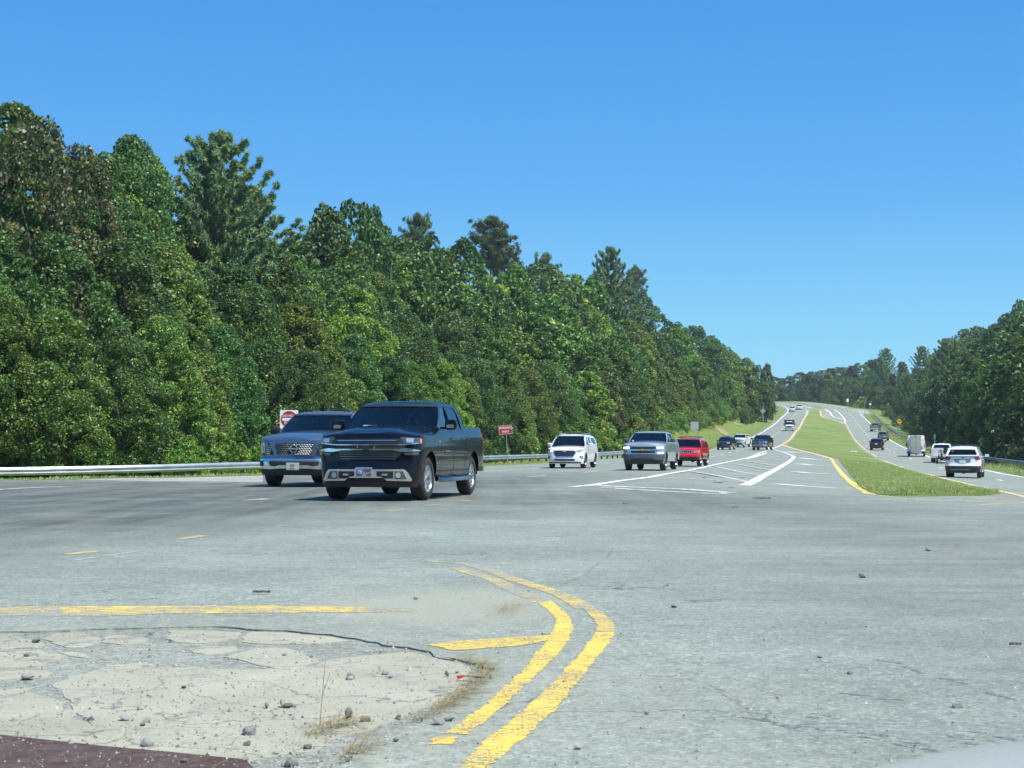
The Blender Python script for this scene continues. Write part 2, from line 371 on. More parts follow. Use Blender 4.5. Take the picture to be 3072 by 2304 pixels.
def drape(name, poly, off, m, step=4.0, holes=(), zf=None, skirt=0, grid=None, parent=None, smooth=True, **kw):
    """flat polygon laid over the terrain; optional side wall (skirt) that gives it thickness"""
    zf = zf or E
    loops = [[tuple(p) for p in resample(list(poly) + [poly[0]], step)[:-1]]] + [[tuple(p) for p in resample(list(h) + [h[0]], step)[:-1]] for h in holes]
    v = []; e = []
    for L in loops:
        b = len(v); v += L; e += [(b + i, b + (i + 1) % len(L)) for i in range(len(L))]
    xs = [p[0] for p in loops[0]]; ys = [p[1] for p in loops[0]]
    g = grid or step
    if callable(g) or g > 0:
        y = min(ys)
        while y < max(ys):
            st = g if not callable(g) else g(y)
            x = min(xs)
            while x < max(xs):
                if inpoly(x, y, loops[0]): v.append((x + .13 * st, y + .07 * st))
                x += st
            y += st
    vv, ee, ff, *_ = delaunay_2d_cdt([Vector(p) for p in v], e, [], 0, 1e-6)
    F = []
    for f in ff:
        cx = sum(vv[i].x for i in f) / len(f); cy = sum(vv[i].y for i in f) / len(f)
        if inpoly(cx, cy, loops[0]) and not any(inpoly(cx, cy, h) for h in loops[1:]):
            a = (vv[f[1]] - vv[f[0]]); b = (vv[f[2]] - vv[f[0]])
            F.append(tuple(f) if a.x * b.y - a.y * b.x > 0 else tuple(f)[::-1])
    V = [(p.x, p.y, zf(p.x, p.y) + (off(p.x, p.y) if callable(off) else off)) for p in vv]
    if skirt:
        cnt = {}
        for f in F:
            for i in range(len(f)):
                a, b = f[i], f[(i + 1) % len(f)]; cnt[(a, b)] = cnt.get((a, b), 0) + 1
        low = {}
        for (a, b) in list(cnt):
            if (b, a) not in cnt:
                for q in (a, b):
                    if q not in low: low[q] = len(V); V.append((V[q][0], V[q][1], V[q][2] - skirt))
                F.append((b, a, low[a], low[b]))
    return mk(name, V, F, m, parent, smooth=smooth, sharp=40, **kw)
def ribbon(pts, w0, w1=None, jag=0):
    """polygon of a painted line from its centre line"""
    w1 = w0 if w1 is None else w1; n = len(pts); L = []; Rr = []
    for i, p in enumerate(pts):
        d = (Vector(pts[min(i + 1, n - 1)]) - Vector(pts[max(i - 1, 0)])).normalized(); w = (w0 + (w1 - w0) * i / (n - 1)) / 2
        j1 = random.uniform(-jag, jag); j2 = random.uniform(-jag, jag)
        L.append((p[0] - d.y * (w + j1), p[1] + d.x * (w + j1))); Rr.append((p[0] + d.y * (w + j2), p[1] - d.x * (w + j2)))
    return L, Rr
MARK_OFF = lambda x, y: .002 + .006 * sstep(25, 50, y) + .004 * sstep(60, 120, y) + .012 * sstep(120, 300, y)
def mark(name, pts, w, m, w1=None, sm=True, jag=0, step=2.0, off=None, parent=None, **kw):
    pts = smoothline(pts, step) if sm and len(pts) > 2 else resample(pts, step)
    L, Rr = ribbon(pts, w, w1, jag); o = off or MARK_OFF
    V = []; F = []
    for a, b in zip(L, Rr):
        c = ((a[0] + b[0]) / 2, (a[1] + b[1]) / 2); V += [(a[0], a[1], E(*a) + o(*c)), (b[0], b[1], E(*b) + o(*c))]
    F = [(2 * i, 2 * i + 1, 2 * i + 3, 2 * i + 2) for i in range(len(L) - 1)]
    return mk(name, V, F, m, parent, kind=kw.pop('kind', 'structure') if parent is None else None, **kw)

# ---------------------------------------------------------------- ground, roads, verges
LE = [(-90, 34), (-45, 40), (-30, 45), (-22, 48)] + WW('d', (0, 285), (1000, 262), (2180, 240)) + WW('j', (230, 212), (870, 180), (1450, 122)) + \
     WW('c', (1520, 190), (1640, 155)) + WW('b', (190, 750), (330, 690), (500, 590), (640, 480), (760, 390), (850, 300), (800, 235)) + [(88, 580), (70, 640), (40, 700)]
RE = [(90, 30), (42, 40), (27, 62), (28, 82)] + WW('a', (2212, 963), (1720, 868), (830, 618), (640, 520), (500, 395), (420, 330), (360, 240)) + \
     WW('b', (2200, 272), (1900, 240), (1500, 180), (1100, 140)) + [(105, 670), (60, 745)]
LEs, REs = [tuple(p) for p in smoothline(LE, 4)], [tuple(p) for p in smoothline(RE, 4)]
ROAD_OFF = lambda x, y: 0.0
def near(P, x, y):
    """signed distance to a polyline (+ = left of its direction) and nearest point"""
    A = P[:-1]; D = P[1:] - A; q = np.array((x, y)) - A
    t = np.clip((q * D).sum(1) / (D * D).sum(1), 0, 1); c = A + D * t[:, None]; r = np.array((x, y)) - c
    d2 = (r * r).sum(1); i = int(d2.argmin()); s = D[i, 0] * r[i, 1] - D[i, 1] * r[i, 0]
    return math.copysign(math.sqrt(d2[i]), s), c[i]
LEa, REa = np.array(LEs), np.array(REs)
RAIL_L = [(-34, 58), (-19.6, 62), (-11.2, 71), (-6, 89.5), (-1.7, 110), (9.5, 143), (21.5, 187)]
RAIL_LZ = [.22, .27, .42, .47, .52, .79, 1.55]
def prof_left(d, y):
    nearp = pchip([0, 2, 5, 9, 13, 18, 30, 60], [.02, .0, -.2, -.35, -.2, .6, 3.2, 7.0])(d)
    farp = pchip([0, 2, 5, 9, 14, 20, 35, 60], [.02, .1, .8, 2.4, 4.0, 5.5, 9, 12])(d)
    k = sstep(170, 260, y); return nearp * (1 - k) + farp * k
def prof_right(d, y):
    return pchip([0, 2, 4, 8, 14, 25, 60], [.02, 0, -.15, -1.0, -1.6, -1.2, 2.5])(d)
def G(x, y):
    """height of the open ground, verges and hills"""
    d, _ = near(LEa, x, y); d2, _ = near(REa, x, y)
    z = E(x, y)
    if d > 0: return z + prof_left(min(d, 90), y)
    if d2 < 0: return z + prof_right(min(-d2, 60), y)
    return z - .10
def strip(name, P, side, offs, m, prof, i0=0, i1=None, **kw):
    P = P[i0:i1]; V = []; n = len(offs)
    for i, p in enumerate(P):
        d = (Vector(P[min(i + 1, len(P) - 1)]) - Vector(P[max(i - 1, 0)])).normalized(); nn = Vector((-d.y, d.x)) * side
        for o in offs:
            x, y = p[0] + nn.x * o, p[1] + nn.y * o
            V.append((x, y, E(p[0] + nn.x * max(o, 0), p[1] + nn.y * max(o, 0)) + (prof(max(o, 0), p[1]) if o >= 0 else -.03) + (noise.noise((x * .5, y * .5, 0)) * .05 if o > 1.5 else 0)))
    F = [((i * n + k), (i * n + k + 1), ((i + 1) * n + k + 1), ((i + 1) * n + k)) for i in range(len(P) - 1) for k in range(n - 1)]
    if side > 0: F = [f[::-1] for f in F]
    return mk(name, V, F, m, smooth=True, sharp=80, kind='structure', **kw)
# one sheet of ground out to the horizon, below the roads and verges
gx = [-1400, -1000, -600, -300, -180] + [-120 + 8 * i for i in range(36)] + [200, 260, 340, 600, 1000, 1400]
gy = [-190, -120, -60] + [-30 + 8 * i for i in range(98)] + [800, 900, 1100, 1500, 2050]
V = []
for y in gy:
    for x in gx: V.append((x, y, G(x, y) - .25 - (.5 if x > -200 and x < 250 and -60 < y < 760 else 0)))
F = [(j * len(gx) + i, j * len(gx) + i + 1, (j + 1) * len(gx) + i + 1, (j + 1) * len(gx) + i) for j in range(len(gy) - 1) for i in range(len(gx) - 1)]
mk('ground', V, F, M_FLOOR, smooth=True, sharp=80, kind='structure')
strip('verge_left', LEs, 1, [-.5, 0, .4, 1, 2, 3.5, 5, 7, 9, 11, 14, 18, 24, 32, 45, 60], M_VERGE, prof_left)
strip('verge_right', REs, -1, [-.5, 0, .4, 1, 2, 3.2, 4.5, 6, 8, 11, 15, 20, 30, 45], M_VERGE, prof_right)

# median grass outline
MED = WW('b', (1255, 290), (1350, 278), (1420, 290), (1450, 350), (1480, 395), (1600, 420), (1750, 470), (1850, 512)) + \
      WW('a', (120, 345), (160, 430), (210, 520), (280, 610), (380, 690), (480, 752), (650, 822), (850, 887), (1100, 962), (1350, 1028), (1550, 1078), (1800, 1125), (1940, 1165),
         (1700, 1192), (1400, 1192), (1050, 1196), (700, 1192), (500, 1172), (400, 1140), (300, 1080), (270, 1020), (220, 960), (150, 870), (70, 780)) + \
      WW('b', (1740, 1092), (1640, 1062), (1500, 1020), (1300, 972), (1100, 925), (905, 852), (900, 825), (1000, 740), (1100, 600), (1200, 400), (1250, 340))
WORN = WW('s', (-500, 1900)) + WW('f', (0, 705), (300, 698), (600, 690), (900, 678), (1250, 668), (1550, 658), (1850, 662)) + \
       WW('g', (0, 668), (150, 680), (300, 684), (450, 696), (600, 708), (700, 722), (820, 722), (900, 738), (1020, 752), (1100, 783), (1250, 812), (1380, 822), (1500, 852), (1600, 872), (1700, 905), (1850, 945)) + \
       WW('h', (330, 820), (450, 848), (520, 872), (590, 885), (680, 915), (650, 970), (560, 1050), (480, 1100), (400, 1150), (250, 1245), (100, 1330), (0, 1385)) + \
       WW('i', (1490, 770), (1380, 822), (1280, 870), (1100, 960)) + [(-2.0, 4.2), (-4.5, 4.2)]
def rough_line(p, step, amp, seed=0, fr=3.0):
    q = resample(list(p) + [p[0]], step)[:-1]
    return [(a.x + amp * noise.noise((a.x * fr, a.y * fr, seed)) + .5 * amp * noise.noise((a.x * fr * 4, a.y * fr * 4, seed + 3)), a.y + amp * 1.6 * noise.noise((a.x * fr, a.y * fr, seed + 9)) + .6 * amp * noise.noise((a.x * fr * 4, a.y * fr * 4, seed + 5))) for a in q]
WORNr = rough_line(WORN, .06, .05, 2, 4)
road_outer = LEs + REs[::-1] + [(90, -60), (-90, -60)]
def rgrid(y): return 3 if y < 20 else (2.5 if y < 60 else (5 if y < 150 else 7))
NEARP = [(-7.6, 3.4), (4.6, 3.4), (7.6, 16), (-7.6, 16)]
drape('road', road_outer, 0.0, M_ASPH, step=6, grid=rgrid, holes=[NEARP], kind='structure')
drape('road_foreground', NEARP, 0.0, M_ASPH, step=.5, grid=.5, holes=[WORNr], skirt=.05, kind='structure')
drape('worn_hollow', [(-7.6, 3.4), (1.0, 3.4), (1.0, 12), (-7.6, 12)], lambda x, y: -.0095 + .003 * noise.noise((x * 2, y * 2, 1)), M_BASE, step=.4, grid=.25, kind='structure')
median_z = lambda x, y: E(x, y)
drape('median_grass', MED, lambda x, y: .025 + .03 * noise.noise((x * .25, y * .25, 4)), M_MEDIAN, step=1.2, grid=2.2, skirt=.12, kind='structure')
MED2 = WW('b', (1280, 206), (1400, 206), (1480, 222), (1565, 246), (1480, 252), (1380, 240))
drape('far_median_grass', MED2, .06, M_MEDIAN, step=4, grid=6, skirt=.1, kind='structure')
MED3 = WW('b', (720, 138), (900, 142), (1100, 152), (1240, 186), (1220, 196), (1060, 176), (900, 160), (720, 150))
drape('crest_median_grass', MED3, .06, M_MEDIAN, step=6, grid=9, skirt=.1, kind='structure')
SHL = WW('d', (360, 262), (1000, 256), (2180, 240), (2180, 296), (1300, 288), (700, 276)) 
drape('paved_shoulder', SHL, .005, M_ASPH2, step=1.5, grid=1.5, kind='structure')
APR = WW('a', (205, 192), (370, 190), (445, 236), (320, 240), (260, 215))
drape('side_road', APR, .02, M_ASPH2, step=4, grid=5, kind='structure')
# strips of paler asphalt that border the median
mark('median_border', WW('b', (915, 815), (1020, 735), (1110, 600), (1180, 470), (1225, 380), (1243, 320), (1235, 285)), 1.5, M_ASPH2, off=lambda x, y: .012)

# painted markings
A = WW
mark('white_edge_line', A('j', (190, 275), (780, 240)) + A('c', (345, 335), (610, 315)), .16, M_WHT_W)
mark('white_edge_line', A('c', (1520, 205), (1640, 180)) + A('b', (190, 785), (430, 680), (560, 600), (700, 500), (800, 410), (880, 340), (910, 280), (850, 220), (720, 185)), .28, M_WHT)
mark('white_shoulder_line', A('d', (1000, 290), (2180, 303)), .14, M_WHT_W)
mark('white_shoulder_line', A('j', (640, 205), (840, 208)), .3, M_WHT_W)
mark('white_shoulder_line', A('c', (350, 308), (560, 306)), .3, M_WHT_W)
mark('white_shoulder_line', A('d', (-200, 372), (0, 356), (300, 340), (540, 330)), .22, M_WHT_W)
mark('gore_line', A('c', (60, 592), (300, 571), (600, 525), (900, 488), (1200, 435), (1500, 380), (1800, 315), (2100, 250), (2212, 218)) + A('b', (200, 1090), (400, 1010), (560, 950), (680, 908), (800, 858)), .27, M_WHT)
mark('gore_line', A('b', (190, 1530), (400, 1430), (600, 1320), (800, 1210), (930, 1130), (990, 1080), (1003, 1045)), .36, M_WHT)
mark('gore_line', A('b', (1003, 1045), (900, 1005), (790, 965), (670, 932)), .25, M_WHT, sm=False)
def P2(a, b): return [W(*a), W(*b)]
for a, b in ((('c', 960, 483), ('c', 2030, 545)), (('c', 1400, 425), ('b', 270, 1477)), (('c', 1660, 372), ('b', 490, 1366)), (('c', 1850, 337), ('b', 640, 1278)),
             (('c', 1980, 303), ('b', 800, 1217)), (('b', 190, 1118), ('b', 860, 1155)), (('b', 355, 1072), ('b', 940, 1115)), (('b', 460, 1035), ('b', 990, 1063)), (('b', 560, 992), ('b', 880, 1015)), (('b', 640, 958), ('b', 790, 968))):
    mark('gore_hatch_line', P2(a, b), .24 if a[0] == 'c' else .34, M_HATCH, sm=False)
mark('stop_line', A('c', (290, 578), (800, 600), (1300, 618), (1800, 656)), .55, M_WHT_W, sm=False)
mark('stop_line', A('c', (400, 600), (1130, 645), (1700, 672)), .3, M_WHT_W, sm=False)
mark('stop_line', A('c', (1690, 662), (1790, 664)), 1.0, M_WHT_W, sm=False)
for a in ((730, 1505, 1640, 1570, .45), (1010, 1300, 1560, 1338, .7), (1090, 1170, 1500, 1200, .9), (1155, 1077, 1480, 1103, 1.1), (890, 970, 1160, 987, 1.3)):
    mark('turn_lane_bar', A('b', (a[0], a[1]), ((a[0] + a[2]) / 2, (a[1] + a[3]) / 2 + 6), (a[2], a[3])), a[4], M_WHT, sm=False)
YL = A('b', (810, 855), (1000, 920), (1200, 970), (1400, 1020), (1600, 1075))
mark('yellow_median_line', YL, .5, M_YEL_FAR)
mark('yellow_median_line', A('b', (1600, 1072), (1640, 1110), (1690, 1190), (1780, 1310), (1900, 1430), (2050, 1550), (2212, 1640)) + A('a', (370, 1150), (450, 1172)), .25, paint('bright yellow paint', (.78, .60, .14), .36, (1, .4, 1), scale=3), jag=.02)
mark('yellow_nose_line', A('a', (450, 1172), (600, 1192), (900, 1228), (1300, 1252), (1800, 1260), (2212, 1256), (2700, 1235)), .16, M_YEL_W)
mark('yellow_nose_line', A('a', (700, 1196), (1200, 1222), (1700, 1225), (2212, 1214), (2600, 1200)), .14, M_YEL_W)
mark('yellow_nose_line', A('a', (1700, 1292), (2212, 1272), (2600, 1255)), .14, M_YEL_W)
mark('yellow_edge_line', A('b', (800, 860), (960, 740), (1050, 620), (1150, 470), (1200, 380), (1225, 320), (1215, 280)), .36, M_YEL_FAR)
mark('yellow_edge_line', A('a', (130, 322), (170, 400), (220, 490), (300, 590), (400, 670), (500, 735), (700, 825), (900, 895), (1150, 955), (1400, 1015), (1600, 1065), (1800, 1105), (2000, 1150), (2212, 1200), (2500, 1265)), .22, M_YEL_FAR)
mark('white_edge_line', A('a', (310, 240), (430, 352), (640, 530), (740, 590), (840, 640), (1080, 728), (1710, 883), (1960, 935), (2212, 975)), .24, M_WHT)
mark('white_gore_line', A('b', (1670, 270), (1760, 330), (1850, 440), (1850, 495)), .35, M_WHT)
mark('white_gore_line', A('b', (1520, 265), (1600, 310), (1640, 372), (1700, 405), (1830, 437)), .45, M_WHT)
mark('white_gore_line', A('b', (720, 153), (900, 170), (1060, 195), (1180, 218), (1310, 246)), .5, M_WHT)
mark('white_edge_line', A('b', (720, 131), (1100, 143), (1500, 184), (1900, 244)), .5, M_WHT)
mark('yellow_gore_line', A('b', (1440, 292), (1462, 372), (1500, 402), (1700, 455), (1845, 508)), .5, M_YEL_FAR)
for k in range(6):
    mark('gore_hatch_line', A('b', (1530 - 8 * k, 290 + 18 * k), (1590 + 8 * k, 300 + 18 * k)), .5, M_WHT_W, sm=False)
for k in range(5):
    mark('gore_hatch_line', A('b', (1625 + 14 * k, 300 + 24 * k), (1700 + 26 * k, 306 + 26 * k)), .5, M_WHT_W, sm=False)
def dash(cr, *pts, w=.16, m=None):
    for p in pts:
        mark('lane_dash', [W(cr, p[0], p[1]), W(cr, p[2], p[3])], w, m or M_WHT, sm=False)
dash('d', (2030, 446, 2212, 433), m=M_WHT_W)
dash('j', (680, 336, 870, 321), (1300, 285, 1440, 272), m=M_WHT_W)
dash('c', (1590, 263, 1640, 256), (1700, 241, 1745, 233), (1790, 219, 1822, 211), (1868, 202, 1893, 196), (1940, 185, 1955, 181), w=.2)
def dash_line(cr, P, n, w, frac=.3):
    Q = smoothline(A(cr, *P), .5); cum = [0]
    for a, b in zip(Q[:-1], Q[1:]): cum.append(cum[-1] + (b - a).length)
    for k in range(n):
        s0 = cum[-1] * k / n; s1 = s0 + cum[-1] / n * frac
        seg = [Q[i] for i in range(len(Q)) if s0 <= cum[i] <= s1]
        if len(seg) > 1: mark('lane_dash', [tuple(seg[0]), tuple(seg[-1])], w, M_WHT, sm=False)
dash_line('b', [(590, 750), (700, 683), (780, 620), (835, 560), (890, 500), (945, 440), (1010, 370), (1050, 325), (1070, 290)], 18, .3)
dash_line('a', [(175, 235), (215, 268), (260, 325), (300, 380), (345, 430), (390, 480), (430, 520), (595, 632), (660, 668), (735, 697), (850, 742), (1000, 795), (1200, 852), (1500, 925), (1730, 970), (2010, 1022), (2200, 1058), (2500, 1110)], 36, .2)

# near yellow lines: outer and inner curve, the tie bar and the long band on the left
def band(cr, rows, jag=.012):
    L = [W(cr, r[0], r[2]) for r in rows]; Rr = [W(cr, r[1], r[2]) for r in rows]
    return L + Rr[::-1]
def near_mark(name, poly, m, off=.002, jag=.016):
    drape(name, rough_line(rough_line(poly, .02, jag, 5, 22), .02, jag * .6, 5, 6), off, m, step=.03, grid=.4, kind='structure', smooth=False)
near_mark('yellow_curve_line', band('h', [(380, 610, 1730), (440, 670, 1659), (530, 770, 1560), (610, 870, 1480), (705, 955, 1410), (850, 1080, 1300), (965, 1180, 1200), (1065, 1265, 1100), (1175, 1345, 1000), (1255, 1425, 900), (1350, 1500, 800), (1430, 1590, 700), (1465, 1612, 640)]), M_YEL)
near_mark('yellow_curve_line', band('h', [(1465, 1612, 638), (1478, 1614, 600), (1450, 1585, 550), (1400, 1520, 490), (1345, 1440, 445)])[:], M_YEL_W, .0024)
mark('yellow_curve_line', A('h', (1392, 467), (1280, 395), (1150, 338), (1060, 310), (1000, 290), (850, 243)), .13, M_YEL_W, off=lambda x, y: .0021, step=.3)
mark('yellow_curve_line', A('h', (850, 243), (700, 185), (540, 140), (420, 118)), .13, M_YEL_F, off=lambda x, y: .0019, step=.3)
near_mark('yellow_inner_line', band('h', [(235, 410, 1480), (250, 440, 1425)]), M_YEL)
near_mark('yellow_inner_line', band('h', [(330, 505, 1402), (410, 580, 1345), (490, 650, 1300), (620, 770, 1200), (735, 880, 1100), (850, 985, 1000), (945, 1085, 900), (1025, 1190, 800), (1110, 1262, 700), (1148, 1295, 620), (1170, 1292, 560), (1150, 1265, 520), (1100, 1210, 470), (1010, 1130, 405), (975, 1060, 420)]), M_YEL)
mark('yellow_inner_line', A('h', (1000, 385), (850, 325), (700, 245), (560, 205), (420, 158)), .13, M_YEL_F, off=lambda x, y: .0017, step=.3)
near_mark('yellow_tie_bar', A('h', (190, 738), (380, 716), (560, 700), (760, 686), (960, 672), (1128, 665), (1128, 702), (1000, 728), (890, 746), (560, 771), (400, 781), (300, 757)), M_YEL, .0028, jag=.012)
near_mark('yellow_band', A('s', (180, 1819), (330, 1820), (500, 1818), (700, 1817), (900, 1818), (1060, 1821), (1060, 1838), (900, 1839), (700, 1839), (500, 1842), (330, 1848), (180, 1848)), M_YEL_W, .0016)
near_mark('yellow_band', A('s', (-60, 1822), (180, 1819), (180, 1848), (-60, 1848)), M_YEL_F, .0014)
near_mark('yellow_band', A('s', (1060, 1821), (1235, 1826), (1235, 1836), (1060, 1838)), M_YEL_F, .0014)
dash('d', (560, 893, 800, 866), (1500, 765, 1700, 737), w=.13, m=M_YEL_W)
dash('d', (600, 945, 1140, 868), w=.06, m=paint('ghost paint', (.5, .5, .45), .50))
dash('q', (1220, 1083, 1370, 1073), (1550, 1037, 1690, 1030), (1850, 1000, 1960, 994), w=.15, m=M_YEL_W)
dash('s', (300 + 530, 1577, 300 + 560, 1575), w=.13, m=M_YEL_F)
dash('g', (1600, 112, 1740, 132), w=.13, m=M_YEL_F)

M_SCUFF = paint('tyre scuff', (.155, .17, .165), .49, (1, 3, 1), under=(.25, .266, .235), scale=6); M_SEAM = flat('tar seam', (.17, .18, .165), .9, var=.3)
for q in (((60, 688), (270, 722)), ((368, 748), (430, 758)), ((430, 780), (500, 792)), ((600, 655), (820, 700)), ((560, 686), (660, 696)), ((850, 802), (1010, 812)), ((1220, 890), (1430, 925), (1640, 968)), ((1090, 820), (1180, 838)), ((1640, 832), (1715, 846)), ((1770, 852), (1830, 858)), ((1760, 885), (1865, 898)),
          ((950, 838), (1110, 860)), ((1290, 870), (1420, 888)), ((1760, 790), (1880, 806)), ((820, 505), (1050, 530)), ((1100, 545), (1300, 560)), ((1560, 380), (1800, 440)), ((1100, 255), (1300, 285)), ((1300, 300), (1440, 355)), ((640, 260), (760, 275)), ((2000, 830), (2210, 880)), ((1940, 500), (2150, 560))):
    mark('tyre_scuff', A('k', *q), .035, M_SCUFF, w1=.02, off=lambda x, y: .0012, jag=.006, step=.06, sm=False)
mark('pavement_joint', A('h', (1120, 335), (1190, 300), (1280, 255), (1400, 200), (1480, 130), (1560, 70), (1600, 10)), .016, M_SEAM, off=lambda x, y: .0014, jag=.012, step=.15)
mark('pavement_joint', A('h', (-400, 420), (330, 385), (640, 388), (860, 410), (975, 432)), .02, M_SEAM, off=lambda x, y: .0011, jag=.01, step=.15) if False else None
# concrete showing through the hollow in the foreground
def conc(name):
    m, t, b = nt(name); v = coords(t)
    c = mixc(t, ramp(t, noi(t, v, 1.4, 6, .65), [(.3, 0.0), (.7, 1.0)]), (.32, .31, .225), (.425, .415, .32))
    c = mixc(t, ramp(t, noi(t, v, 60, 3, .7), [(.62, 0.0), (.72, .7)]), c, (.2, .2, .18))
    c = mixc(t, mth(t, 'MULTIPLY', ramp(t, noi(t, coords(t, loc=(3, 1, 0)), .8, 5, .6), [(.5, 0.0), (.7, 1.0)]), .5), c, (.29, .285, .21))
    ce = vor(t, mixv(t, v), 1.1, 'DISTANCE_TO_EDGE', 'Distance'); c = mixc(t, ramp(t, ce, [(0, .85), (.012, 0.0)]), c, (.13, .13, .11))
    c = mixc(t, ramp(t, noi(t, v, 2.6, 7, .75), [(.56, 0.0), (.64, .8)]), c, (.25, .26, .225))
    c = mixc(t, 1.0, c, ramp(t, noi(t, v, 90, 3, .7), [(.3, .80), (.7, 1.15)]), 'MULTIPLY')
    t.links.new(c, b.inputs['Base Color']); b.inputs['Roughness'].default_value = .9; bump(t, b, noi(t, v, 40, 5, .7), .008, 1.0); return m
M_CONC = conc('bare concrete')
def fz(x, y): return -.030
for i, (cr, pts) in enumerate([
    ('f', [(-250, 735), (0, 730), (100, 725), (260, 745), (370, 800), (330, 828), (150, 830), (0, 845), (-250, 850)]),
    ('f', [(370, 740), (480, 705), (700, 710), (835, 750), (835, 790), (700, 828), (520, 828), (425, 790)]),
    ('f', [(862, 735), (1000, 718), (1225, 740), (1230, 780), (1000, 802), (870, 790)]),
    ('f', [(1400, 688), (1700, 682), (1975, 702), (1955, 750), (1700, 790), (1430, 780), (1385, 740)]),
    ('g', [(60, 745), (160, 700), (400, 700), (600, 715), (850, 745), (1000, 770), (900, 785), (600, 800), (250, 792), (80, 775)]),
    ('f', [(-250, 870), (0, 868), (300, 852), (500, 880), (540, 920), (440, 970), (100, 990), (-250, 990)]),
    ('f', [(500, 862), (640, 857), (755, 880), (700, 905), (565, 890)]),
    ('f', [(1560, 840), (1700, 816), (1955, 812), (1970, 840), (1800, 878), (1700, 885)]),
    ('g', [(-85, 900), (60, 862), (200, 832), (450, 822), (590, 880), (700, 950), (600, 978), (380, 992), (150, 955), (0, 925)]),
    ('f', [(-250, 1020), (0, 1018), (250, 1010), (450, 1040), (400, 1078), (200, 1090), (-250, 1100)]),
    ('s', [(165, 2045), (270, 2008), (330, 1990), (410, 1985), (520, 2001), (620, 2000), (800, 2004), (950, 1994), (1000, 1975), (1080, 1962), (1220, 1952), (1330, 1975), (1420, 1996), (1395, 2045), (1330, 2095), (1200, 2150), (1060, 2195), (940, 2240), (760, 2275), (600, 2400), (200, 2400), (300, 2200), (225, 2130)]),
    ('s', [(-160, 2062), (60, 2062), (170, 2095), (265, 2170), (320, 2250), (330, 2400), (-160, 2400)])]):
    poly = rough_line(WW(cr, *pts), .06, .035, i * 7, 5)
    drape('concrete_patch', poly, lambda x, y: -.0065 + .003 * noise.noise((x * 2, y * 2, 1)), M_CONC, step=.08, grid=.25, skirt=.006, kind='structure', smooth=True)
# ---------------------------------------------------------------- vehicles
def carpaint(name, c, metal=0.0, rough=.25, fleck=0):
    if name in MATS: return MATS[name]
    m, t, b = nt(name); v = coords(t)
    col = mixc(t, ramp(t, noi(t, v, 2.0, 4), [(.3, 0.0), (.7, 1.0)]), tuple(x * .93 for x in c), c)
    # thin road dust that has settled low on the panels
    sx = t.nodes.new('ShaderNodeSeparateXYZ'); t.links.new(v, sx.inputs[0])
    du = mth(t, 'MULTIPLY', ramp(t, sx.outputs[2], [(.25, .05 if max(c) < .02 else .12), (.75, 0.0)]), ramp(t, noi(t, v, 4, 5, .6), [(.3, .4), (.7, 1.0)]))
    t.links.new(mixc(t, du, col, (.28, .27, .23)), b.inputs['Base Color'])
    b.inputs['Metallic'].default_value = metal; t.links.new(mth(t, 'ADD', mth(t, 'MULTIPLY', du, .5), rough), b.inputs['Roughness'])
    b.inputs['Coat Weight'].default_value = .55 if max(c) < .02 else 1.0; b.inputs['Coat Roughness'].default_value = .03; b.inputs['Specular IOR Level'].default_value = .5 if metal else .1
    bump(t, b, noi(t, v, 3, 2), .004, .25)
    MATS[name] = m; return m
def glassmat(name, tint, alpha):
    """thin tinted pane: alpha is how much of the light behind it comes through"""
    if name in MATS: return MATS[name]
    m, t, b = nt(name); t.nodes.remove(b)
    tr = t.nodes.new('ShaderNodeBsdfTransparent'); tr.inputs[0].default_value = (*[x * alpha for x in tint], 1)
    gl = t.nodes.new('ShaderNodeBsdfGlossy'); gl.inputs['Roughness'].default_value = .02; gl.inputs['Color'].default_value = (.92, .96, 1, 1)
    ge = t.nodes.new('ShaderNodeNewGeometry'); dt = t.nodes.new('ShaderNodeVectorMath'); dt.operation = 'DOT_PRODUCT'
    t.links.new(ge.outputs['Normal'], dt.inputs[0]); t.links.new(ge.outputs['Incoming'], dt.inputs[1])
    fr = mth(t, 'MULTIPLY_ADD', mth(t, 'POWER', mth(t, 'SUBTRACT', 1.0, mth(t, 'ABSOLUTE', dt.outputs['Value'])), 5.0), .93, .07)
    v = coords(t); bn = t.nodes.new('ShaderNodeBump'); bn.inputs['Distance'].default_value = .003; bn.inputs['Strength'].default_value = .2
    t.links.new(noi(t, v, 2.2, 2), bn.inputs['Height']); t.links.new(bn.outputs[0], gl.inputs['Normal'])
    mx = t.nodes.new('ShaderNodeMixShader'); t.links.new(fr, mx.inputs[0])
    t.links.new(tr.outputs[0], mx.inputs[1]); t.links.new(gl.outputs[0], mx.inputs[2]); t.links.new(mx.outputs[0], t.nodes['Material Output'].inputs[0])
    MATS[name] = m; return m
PB = carpaint('black paint', (.003, .004, .009), 0, .25)
PSB = carpaint('slate blue paint', (.10, .16, .25), .6, .35)
PW = carpaint('white paint gloss', (.80, .81, .80), 0, .3)
PSL = carpaint('silver blue paint', (.42, .51, .53), .45, .35)
PRD = carpaint('red paint', (.62, .015, .02), 0, .3)
PDK = carpaint('dark grey paint', (.02, .024, .028), .3, .3)
PNV = carpaint('dark navy paint', (.015, .025, .05), .4, .28)
PTN = carpaint('pale tan paint', (.33, .34, .27), .5, .35)
PGR = carpaint('silver grey paint', (.30, .34, .36), .7, .35)
CHR = flat('chrome', (.86, .88, .90), .16, 1.0)
CHD = flat('dark chrome', (.30, .32, .34), .2, 1.0)
ALU = flat('alloy wheel', (.62, .63, .64), .28, .9)
PLB = flat('black plastic', (.018, .019, .02), .55)
PLG = flat('grey plastic', (.07, .075, .08), .6)
RUB = flat('tyre rubber', (.028, .027, .026), .85, var=.25)
DRK = flat('wheel well', (.006, .006, .006), .9)
